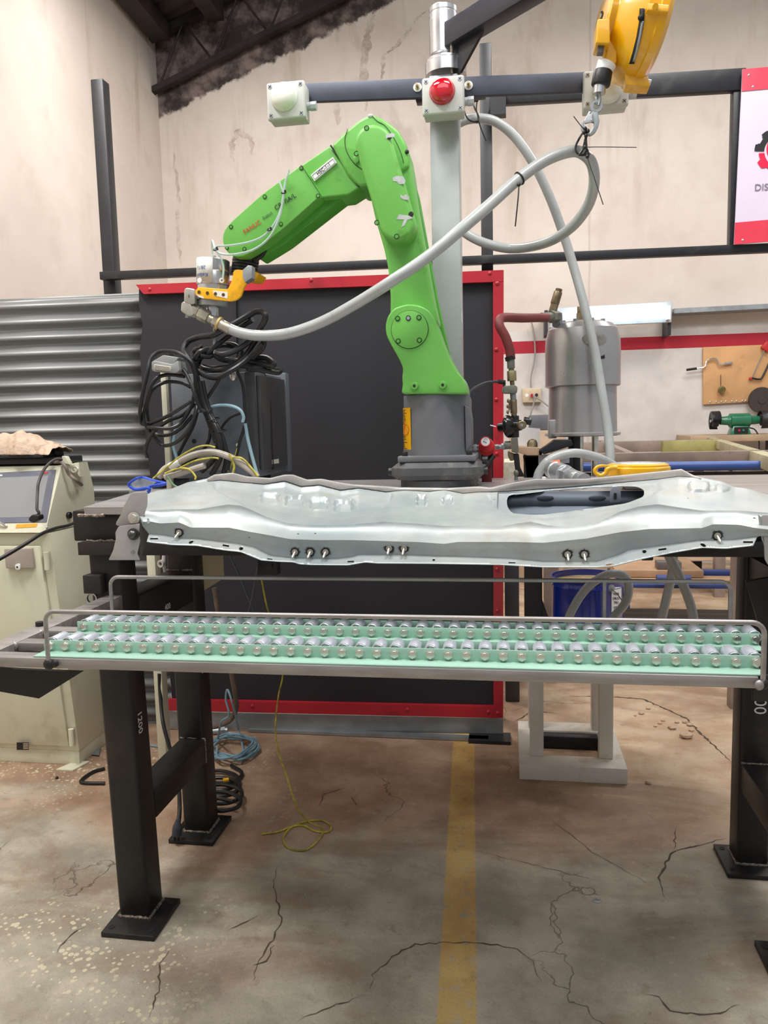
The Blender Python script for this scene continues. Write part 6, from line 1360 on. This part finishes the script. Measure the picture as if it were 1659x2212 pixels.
for s_, y_ in (('NOR', 1283), ('OROT', 1293), ('YRU', 1302), ('VTO', 1313)):
    m = MB(); a = ond(1329, y_, rD + .0022); c = ond(1334, y_, rD + .0022); text(m, s_, a + (c - a) * .5, c - a, (0, 0, 1), .012); m.build('label_text', M('label_ink', (40, 44, 70), .6), dl_)
m = MB(); q = ond(1320, 1270, rD); m.lathe([(.011, 0), (.011, .004), (.006, .006)], q, (.3, -1, 0), 20); m.build('handle_boss', galv, drum); m = MB(); m.tube([q + V((0, -.008, 0)), q + V((.02, -.02, -.02)), q + V((.035, -.01, -.045))], .0015, 6); m.build('bail_wire', blackpl, drum)
# grey hoses around the drum and below the bench
def gh_(pts, lab, r=.0125): m = MB(); m.tube([P(x, y, Y) for x, y, Y in pts], r, 16, 7); return tag(m.build('grey_hose', hoseg), lab, 'hose')
gh_([(1222, 1440, 2.2), (1226, 1350, 2.24), (1240, 1310, 2.25), (1270, 1268, 2.26), (1310, 1242, 2.27), (1345, 1242, 2.28), (1358, 1265, 2.28), (1352, 1300, 2.27), (1325, 1335, 2.25), (1300, 1380, 2.2), (1290, 1440, 2.2)], 'grey hose looping in front of the blue drum')
gh_([(1395, 1440, 2.2), (1425, 1350, 2.2), (1440, 1290, 2.2), (1452, 1235, 2.2), (1455, 1185, 2.2), (1455, 1150, 2.2)], 'left one of two grey hoses crossing under the bench')
gh_([(1500, 1440, 2.12), (1498, 1340, 2.12), (1486, 1290, 2.12), (1465, 1240, 2.12), (1442, 1195, 2.12), (1425, 1160, 2.12)], 'right one of two grey hoses crossing under the bench')
gh_([(1160, 1036, 2.0), (1166, 1018, 2.0), (1185, 995, 2.0), (1215, 982, 2.02), (1250, 979, 2.04), (1290, 988, 2.08), (1320, 1002, 2.12), (1350, 1022, 2.14)], 'grey hose arching low over the bench top behind the zinc coupling', .0115)
# zinc quick coupling on the bench
qa, qb = P(1193, 1014, 1.80), P(1262, 1040, 1.62); qd = (qb - qa).normalized()
qc = thing('quick_coupling', 'large zinc hose coupling with an orange mark lying on the bench top', 'coupling', tuple(P(1220, 1040, 1.7)))
L_ = (qb - qa).length
m = MB(); m.lathe([(.018, 0), (.021, .004), (.021, L_ * .14), (.0195, L_ * .15), (.0195, L_ * .2), (.021, L_ * .21), (.021, L_ * .42), (.018, L_ * .43)], qa, qd, 36); b1_ = m.build('sleeve', zinc, qc)
m = MB(); m.cyl(qa + qd * L_ * .4, qa + qd * L_ * .62, .020, n=6, bev=.001); m.build('hex_body', zinc, qc); m = MB(); m.lathe([(.014, L_ * .6), (.0165, L_ * .63), (.0165, L_ * .84), (.0155, L_ * .85), (.0165, L_ * .86), (.0165, L_)], qa, qd, 30); m.build('ferrule', zinc, qc)
m = MB(); a = qa + qd * .012 + V((-.004, -.013, .017)); m.beam(a, a + V((.016, .000, .0035)), .012, .0016, 0, (-.2, -.6, .75)); m.build('orange_mark', M('orange_mark', (226, 92, 48), .5), qc)
m = MB(); q = PZ(1170, 1033, TBZ + .006); m.mm((q.x - .012, q.y - .006, TBZ), (q.x + .012, q.y + .006, TBZ + .010), .003); tag(m.build('plastic_cap', white), 'small white and red plastic cap on the bench left of the zinc coupling', 'cap')
# yellow balancer lying on the bench
lb_ = thing('measuring_tape_reel', 'flat yellow reel with a yellow hook lying on the bench at the right', 'reel', tuple(P(1378, 1020, 1.78)))
q = P(1378, 1003, 1.80); zr = q.z
sR = 1.80 / FPX
m = MB(); m.lathe([(.060 * 1, -.034), (.066, -.030), (.070, -.012), (.0695, -.006), (.066, -.004), (.066, 0), (.058, .003), (.056, .003)], (q.x, 1.80, zr), n=56); m.build('reel_case', yellow, lb_)
m = MB(); m.lathe([(.001, .004), (.05, .004), (.057, .0025)], (q.x, 1.80, zr), n=48, cap=False); m.build('top_cover', M('cover_pale', (206, 214, 222), .2, 0, .15, 20, coat=.8), lb_)
m = MB(); m.mm((q.x + .0, 1.735, zr - .03), (q.x + .062, 1.75, zr - .012), .004); m.build('side_vent', M('vent_grey', (110, 104, 90), .5), lb_)
m = MB(); m.tube([P(x, y, 1.745) for x, y in [(1333, 1010), (1322, 1010), (1312, 1014), (1308, 1022), (1298, 1027), (1288, 1023), (1285, 1015), (1292, 1008), (1302, 1006)]], lambda t: .0062 * (1 - .45 * t), 12, 6); m.px(rnd([(1298, 1003), (1318, 1005), (1316, 1009), (1298, 1009)], 1, 2), 1.742, 1.75, .001); m.build('hook', yellow, lb_)
m = MB(); m.tube([P(x, y, 1.78) for x, y in [(1440, 1004), (1441, 1010), (1432, 1018)]], .004, 8); m.build('side_clip', yellow, lb_)
m = MB(); m.mm((q.x - .03, 1.77, TBZ), (q.x + .03, 1.83, zr - .033), .003); m.build('foot', galv, lb_)
m = MB(); q = P(1075, 1000, 2.3)
# dark box fitting under the bench top, seen below the panel
m = MB(); m.px(rnd([(556, 1208), (592, 1206), (590, 1242), (556, 1242)], 2, 2), 1.9, 1.95, .003); m.px(rnd([(584, 1215), (597, 1212), (599, 1243), (590, 1243)], 2, 2), 1.9, 1.93, .002); tag(m.build('limit_switch', blackm), 'small black switch box hanging under the bench', 'switch')
m = MB(); m.px(rnd([(1388, 1200), (1412, 1197), (1411, 1211), (1386, 1211)], 2, 2), 1.7, 1.74, .003); tag(m.build('sensor_plug', blackpl), 'black plug peeping out under the panel on the right', 'plug')

# ================================================================ CREAM CABINET (left)
YK = 2.27; XKR = -1.42; XKL = -2.3; YB = 2.50
cab = thing('control_cabinet', 'cream floor cabinet with a sloping screen console, at the left edge', 'cabinet', ((XKR + XKL) / 2, 2.44, 0))
zk = P(110, 1150, 2.2).z
def yat(z): return YK - .085 * z / zk
zf = .05
m = MB(); m.hexa([(XKL, yat(zf), zf), (XKR, yat(zf), zf), (XKR, YB, zf), (XKL, YB, zf), (XKL, yat(zk), zk), (XKR, yat(zk), zk), (XKR, YB, zk), (XKL, YB, zk)], .004); m.build('body', cream, cab)
m = MB(); m.mm((XKL, YK - .002, 0), (XKR - .004, YB, zf), .002); m.build('plinth', cream, cab)
m = MB(); e = .03; m.hexa([(XKL, yat(zf) - .012, zf + .02), (XKR - .03, yat(zf) - .012, zf + .02), (XKR - .03, yat(zf), zf + .02), (XKL, yat(zf), zf + .02), (XKL, yat(zk) - .012, zk - .04), (XKR - .03, yat(zk) - .012, zk - .04), (XKR - .03, yat(zk), zk - .04), (XKL, yat(zk), zk - .04)], .003); dr_ = m.build('door', cream, cab)
for y_ in (1205, 1585):
    q = PX(118 + (y_ - 1205) * .11, y_, XKR - .02); m = MB(); m.cyl((XKR - .012, yat(q.z) - .014, q.z - .028), (XKR - .012, yat(q.z) - .014, q.z + .028), .009, n=12); m.build('hinge', cream, dr_)
q = P(40, 1208, yat(.72) - .015); m = MB(); m.px(rnd([(8, 1186), (69, 1184), (72, 1228), (12, 1228)], 2, 2), q.y - .012, q.y, .003); lt = m.build('latch_plate', M('latch_grey', (168, 158, 148), .5, .1), dr_)
m = MB(); m.px(rnd([(32, 1219), (43, 1218), (43, 1231), (33, 1231)], 4, 3), q.y - .016, q.y - .011, .001); m.build('lock', white, lt); m = MB(); m.sphere(P(37, 1225, q.y - .017), .003); m.build('keyhole', blackink, lt)
q = yat(.18) - .013; m = MB(); m.px([(36, 1604), (62, 1604), (62, 1620), (36, 1620)], q - .001, q); npl = m.build('name_plate', blackink, dr_); m = MB()
for k_ in range(4): m.px([(50, 1606 + k_ * 3.4), (61, 1606 + k_ * 3.4), (61, 1607.6 + k_ * 3.4), (50, 1607.6 + k_ * 3.4)], q - .002, q - .001)
m.build('plate_lines', M('plate_tan', (190, 170, 140), .5), npl)
wor = M('tape_residue', (168, 160, 142), .7, 0, .3, 60)
for y_, x_ in ((1255, 58), (1300, 62), (1344, 62)):
    q = yat(P(30, y_, 2.2).z) - .0125; m = MB(); m.px([(0, y_ - 2), (x_, y_ - 4), (x_, y_), (0, y_ + 3)], q - .0006, q); m.build('tape_residue', wor, dr_)
m = MB(); m.hexa([(XKR - .06, YK - .05, 0), (XKR + .0, YK - .05, 0), (XKR + .02, YK + .02, 0), (XKR - .03, YK + .02, 0), (XKR - .06, YK - .05, .006), (XKR + .0, YK - .05, .006), (XKR + .02, YK + .02, .006), (XKR - .03, YK + .02, .006)], .001); m.build('anchor_foot', cream, cab)
# sloping console
fy = yat(zk) - .02; pt_top = PX(132, 1006, XKR); 
prof = [(fy, zk + .004), (pt_top.y, pt_top.z), (pt_top.y + .16, pt_top.z + .004), (pt_top.y + .19, PX(181, 1060, XKR).z), (pt_top.y + .19, zk)]
m = MB(); m.prism([(XKR, y, z) for y, z in prof], (XKL - XKR, 0, 0), .003); con = m.build('console', cream, cab)
sl_ = V((0, pt_top.y - fy, pt_top.z - zk)).normalized(); nr = V((0, -sl_.z, sl_.y))
def onc(x, y):                                      # point on the sloping face
    d = ray(x, y); o = V((0, fy, zk + .004)); t = (o - CAMP).dot(nr) / d.dot(nr); return CAMP + d * t
def cpanel(pl, l0, l1, nm, mat, par):
    m = MB(); m.prism([onc(*p) + nr * l1 for p in pl], -nr * (l1 - l0)); return m.build(nm, mat, par)
bz_ = cpanel([(-90, 1026), (121, 1015), (101, 1128), (-110, 1132)], -.001, .002, 'screen_bezel', M('bezel_grey', (108, 110, 124), .45), con)
cpanel([(-80, 1036), (105, 1028), (88, 1117), (-90, 1121)], .002, .0026, 'screen_glass', M('screen_grey', (142, 144, 146), .2, 0, .04, 3), bz_)
cpanel([(92, 1021), (105, 1020), (104, 1023), (91, 1024)], .002, .003, 'red_badge', redink, bz_); cpanel([(0, 1026), (6, 1026), (6, 1029), (0, 1029)], .002, .003, 'bezel_mark', white, bz_)
cpanel([(36, 1133), (81, 1131), (79, 1138.5), (34, 1141)], 0, .0012, 'orange_sticker', M('orange_sticker', (232, 160, 40), .5, 0, .1, 80), con)
m = MB(); m.sphere(onc(101, 1139), .0035); m.build('panel_screw', chrome, con); m = MB(); m.tube([onc(-8, 1131) + nr * .002, onc(0, 1130) + nr * .012, onc(10, 1133) + nr * .012, onc(15, 1138) + nr * .002], .004, 8); m.build('handle', chrome, con)
m = MB(); q = PX(146, 1113, XKR); m.cyl(q, q + V((.012, 0, 0)), .011, n=24, bev=.003); m.build('knob', blackpl, con)
m = MB(); m.px(rnd([(131, 1000), (134, 985), (141, 986), (150, 1003)], 1, 2), pt_top.y + .03, pt_top.y + .05, .001); m.px([(160, 1000), (170, 999), (172, 1030), (160, 1015)], pt_top.y + .05, pt_top.y + .1, .001); m.build('lifting_lug', cream, con)
m = MB(); q = P(161, 1014, pt_top.y + .05); m.tube([q + V((cos(t) * .011, .002 * sin(t), sin(t) * .0095)) for t in [2 * pi * i / 20 for i in range(21)]], .0034, 10, 2); m.build('eye_bolt', M('eye_zinc', (206, 204, 190), .35, .6), con)
# tray and glove on top
zt2 = pt_top.z + .006; y0 = pt_top.y
m = MB(); m.mm((XKL, y0 + .01, zt2), (P(120, 985, y0).x, y0 + .16, zt2 + .022), .004); m.mm((XKL, y0 - .02, zt2 + .022), (P(100, 975, y0).x, y0 + .1, zt2 + .034), .003); tag(m.build('keyboard_tray', M('tray_black', (38, 38, 42), .45)), 'black keyboard tray on top of the cream cabinet', 'tray')
b = bmesh.new(); gr_ = []; NXg, NYg = 44, 16
gx0, gx1 = P(-70, 950, y0).x, P(119, 975, y0).x; zb2 = zt2 + .035
for i in range(NXg + 1):
    u = i / NXg; row = []
    px_ = -70 + 189 * u; topy = at([(-70, 955), (-10, 938), (10, 934), (28, 931), (45, 933), (62, 940), (75, 949), (95, 956), (119, 965)], px_); topz = P(px_, topy, y0 + .05).z
    for j in range(NYg + 1):
        v = j / NYg; w = sin(pi * v) ** .55; x = gx0 + (gx1 - gx0) * u
        yv = y0 - .03 + .15 * v + .01 * sin(u * 17)
        z = zb2 - .006 * (1 if v < .1 else 0) - max(0, .02 * (u - .75)) * 0 + (topz - zb2) * w * (1 + .06 * sin(u * 31 + v * 9) * (v * (1 - v) * 4)) + .003 * sin(u * 60 + v * 25)
        row.append(b.verts.new((x, yv, max(z, zb2 - .004))))
    gr_.append(row)
for i in range(NXg):
    for j in range(NYg): b.faces.new((gr_[i][j], gr_[i + 1][j], gr_[i + 1][j + 1], gr_[i][j + 1]))
m = MB(); m.add(b); gl_ = m.build('work_glove', M('suede_beige', (196, 172, 150), .85, 0, .15, 25, .6, 60, spot=14, spotc=(120, 100, 86))); gl_.modifiers.new('s', 'SOLIDIFY').thickness = .003; gl_.modifiers.new('ss', 'SUBSURF').levels = 1; gl_.modifiers['ss'].render_levels = 1
tag(gl_, 'crumpled beige suede glove on the black tray of the cabinet', 'glove')
m = MB(); m.sphere(P(122, 978, y0 + .06), .02, (.8, 1, .9)); tag(m.build('teach_knob', blackpl), 'black lump of a handle sticking out right of the glove', 'handle')
def pc_(pts, r, Y, lab, mat=None, nm='black_cable'):
    m = MB(); m.tube([P(x, y, Yy) for x, y, Yy in pts], r, 10, 6); return tag(m.build(nm, mat or rubber), lab, 'cable')
fyc = pt_top.y
q = onc(84, 1060)
pc_([(134, 992, fyc), (118, 993, fyc - .02), (98, 1010, fyc - .05), (84, 1040, fyc - .10), (81, 1065, fyc - .12), (80, 1085, fyc - .14), (80, 1100, fyc - .15), (84, 1108, fyc - .15), (78, 1120, fyc - .15)], .0045, 0, 'dark cable hanging over the cabinet screen', M('dark_cable', (60, 54, 52), .5))
m = MB(); m.px(rnd([(61, 1120), (68, 1112), (83, 1113), (84, 1122), (72, 1130), (62, 1126)], 2, 2), fyc - .17, fyc - .145, .003); tag(m.build('power_plug', blackpl), 'black plug end resting on the cabinet screen', 'plug')
pc_([(118, 998, fyc), (132, 998, fyc), (142, 1010, fyc + .0), (150, 1025, fyc + .01), (165, 1038, fyc + .02), (176, 1047, fyc + .08)], .006, 0, 'grey ribbon of cables over the cabinet corner', M('grey_cable', (128, 116, 108), .5), 'grey_cable')
pc_([(146, 992, fyc + .12), (165, 1004, fyc + .14), (178, 1020, fyc + .2), (188, 1050, fyc + .22), (190, 1075, fyc + .22), (191, 1098, fyc + .2), (192, 1130, fyc + .2), (192, 1300, fyc + .2)], .009, 0, 'thick black cable behind the right side of the cabinet')
pc_([(181, 1110, 2.33), (172, 1122, 2.20), (150, 1134, 2.05), (120, 1141, 1.92), (90, 1153, 1.80), (50, 1178, 1.70), (0, 1207, 1.6), (-60, 1238, 1.5), (-240, 1320, 1.3)], .0046, 0, 'black cable stretched from the cabinet corner towards the camera at the left')
# cream upright panel and bits between the legs (stand of the connector)
m = MB(); m.mm((P(319, 1250, 2.3).x, 2.3, 0), (P(337, 1250, 2.3).x, 2.34, .925), .002); tag(m.build('cream_post', cream), 'cream post behind the left bench legs', 'post')
m = MB(); m.px([(433, 1190), (479, 1190), (482, 1250), (438, 1277)], 1.99, 1.998); tag(m.build('cream_plate', M('dirty_cream', (196, 184, 156), .6, 0, .1, 8)), 'cream cut plate hanging under the bench top', 'plate')
m = MB(); q = P(350, 1217, 2.05); m.lathe([(.006, 0), (.011, 0), (.011, .008), (.006, .008), (.006, 0)], q, (-.3, -1, 0), 20, cap=False); m.tube([q + V((0, .01, .0)), q + V((0, .02, .05)), q + V((0, .02, .2))], .006, 8); m.tube([q + V((0, .01, 0)), q + V((.002, .02, -.06))], .005, 8); tag(m.build('cable_gland', M('gland_white', (196, 192, 184), .5)), 'white cable gland behind the left bench leg', 'gland')
def fcab(pts, r, lab, mat, nm, cat='cable'):        # (x, y, Y) or (x, y) on the floor
    m = MB(); L = []
    for p in pts: L.append(P(*p) if len(p) == 3 else PZ(p[0], p[1], r + .0005))
    m.tube(L, r, 10, 7); return tag(m.build(nm, mat), lab, cat)
cond = M('wrapped_conduit', (112, 96, 86), .8, 0, .3, 30, .3)
fcab([(463, 1270, 2.35), (473, 1330, 2.35), (492, 1400, 2.38), (500, 1456, 2.4), (508, 1500, 2.42), (510, 1530, 2.44), (497, 1556, 2.46), (470, 1568, 2.48), (452, 1572, 2.48)], .0085, 'cloth wrapped brown conduit coming down to the floor behind the bench leg', cond, 'wrapped_conduit', 'conduit')
fcab([(497, 1200, 2.2), (520, 1250, 2.2), (540, 1300, 2.2), (549, 1322, 2.2)], .0035, 'dark grey lead hanging down left of the switch box', M('lead_grey', (78, 84, 92), .5), 'sensor_lead', 'cable')
fcab([(560, 1210, 2.15), (551, 1260, 2.15), (542, 1305, 2.15), (536, 1330, 2.15), (528, 1420, 2.15)], .0035, 'dark grey lead crossing behind the guard rod near the switch box', M('lead_grey', (78, 84, 92), .5), 'sensor_lead', 'cable')
fcab([(564, 1245, 2.2), (572, 1290, 2.2), (581, 1325, 2.2), (605, 1400, 2.2), (611, 1455, 2.2), (602, 1500, 2.2), (597, 1540, 2.2), (595, 1580, 2.15), (602, 1625, 2.1), (620, 1680, 2.02), (640, 1740, 1.95), (668, 1776), (697, 1790), (690, 1812), (660, 1836), (625, 1832), (612, 1812), (628, 1788), (664, 1774), (698, 1773), (715, 1785), (708, 1797), (680, 1795), (655, 1783), (630, 1786), (600, 1797), (565, 1802)], .0024, 'yellow and green earth wire hanging to the floor and curling in a loop', M('earth_wire_floor', (184, 172, 60), .45, 0, .5, 40), 'earth_wire', 'wire')
bct = M('pale_blue_floor_tube', (126, 160, 176), .35, 0, .1)
pts = []
for i in range(46):
    a = R(i * 52); rx = 44 + 8 * sin(i * 1.9); ry = 24 + 5 * cos(i * 2.3); pts.append(PZ(503 + rx * cos(a) + 6 * sin(i), 1612 + ry * sin(a) + 3 * cos(i * 1.7), .006 + .0006 * i))
m = MB(); m.tube(pts, .0035, 8, 6); m.tube([PZ(470, 1600, .01), P(478, 1560, 2.35), P(495, 1545, 2.3), P(488, 1512, 2.3), P(492, 1490, 2.3), P(505, 1530, 2.3), PZ(515, 1575, .02), PZ(525, 1620, .02), PZ(520, 1645, .01)], .0035, 8, 6)
tag(m.build('air_tube_coil', bct), 'coil of pale blue air tube on the floor behind the bench leg', 'tube')
fcab([(470, 1640), (430, 1630), (380, 1618), (322, 1610)], .0035, 'pale blue tube running left along the floor behind the leg', bct, 'air_tube', 'tube')
m = MB(); m.cyl(PZ(452, 1580, .012), PZ(492, 1578, .012), .012, n=16); m.cyl(PZ(476, 1579, .012), PZ(486, 1578, .012), .015, n=6); tag(m.build('pipe_fitting', galv), 'nickel pipe fitting on the floor above the blue coil', 'fitting')
pts = []
for i in range(34):
    a = R(i * 55 - 60); pts.append(PZ(478 + 42 * cos(a) + 4 * sin(i * .7), 1668 + i * 2.3 + 17 * sin(a), .007 + .0008 * i))
m = MB(); m.tube(pts, .0058, 9, 6); bc_ = m.build('cable_coil', rubber); tag(bc_, 'coil of black cable on the floor right of the rear bench leg', 'cable')
m = MB(); m.cyl(PZ(482, 1686, .03), PZ(494, 1684, .03), .0065, n=12); m.build('yellow_tape', yellow, bc_)
fcab([(226, 1660), (200, 1668), (176, 1685), (182, 1691), (226, 1692)], .0055, 'loop of black cable on the floor left of the front leg', rubber, 'black_cable')
fcab([(344, 1455, 2.3), (346, 1500, 2.3), (352, 1560, 2.25), (365, 1610, 2.15), (378, 1650, 2.05), (386, 1700, 2.0), (388, 1745, 1.92), (386, 1775, 1.885)], .0062, 'black power lead hanging down behind the front leg to its plug', rubber, 'power_lead')
m = MB(); c = PZ(381, 1806, .026); a = c + V((.004, .006, .042)); m.cyl(a, T(a, c, .35), .006, .011, 16); m.cyl(T(a, c, .33), c, .0125, n=16, bev=.003); pgl = m.build('mains_plug', M('plug_dark', (54, 58, 66), .45)); tag(pgl, 'dark mains plug resting on the rear leg base plate', 'plug')
for dx in (-.005, .005):
    m = MB(); m.mm((c.x + dx - .001, c.y - .004, .0125), (c.x + dx + .001, c.y + .004, c.z)); m.build('prong', blackink, pgl)
m = MB(); m.hexa([tuple(PZ(x, y, 0)) for x, y in [(198, 1630), (214, 1632), (218, 1612), (206, 1608)]] + [tuple(PZ(x, y, .006)) for x, y in [(198, 1630), (214, 1632), (218, 1612), (206, 1608)]]); tag(m.build('steel_offcut', galv), 'grey steel offcut on the floor between cabinet and front leg', 'offcut')
m = MB(); m.sphere(PZ(123, 1680, .003), .005, u=8, v=6); tag(m.build('small_nut', blackpl), 'small black nut on the floor in front of the cabinet', 'nut')
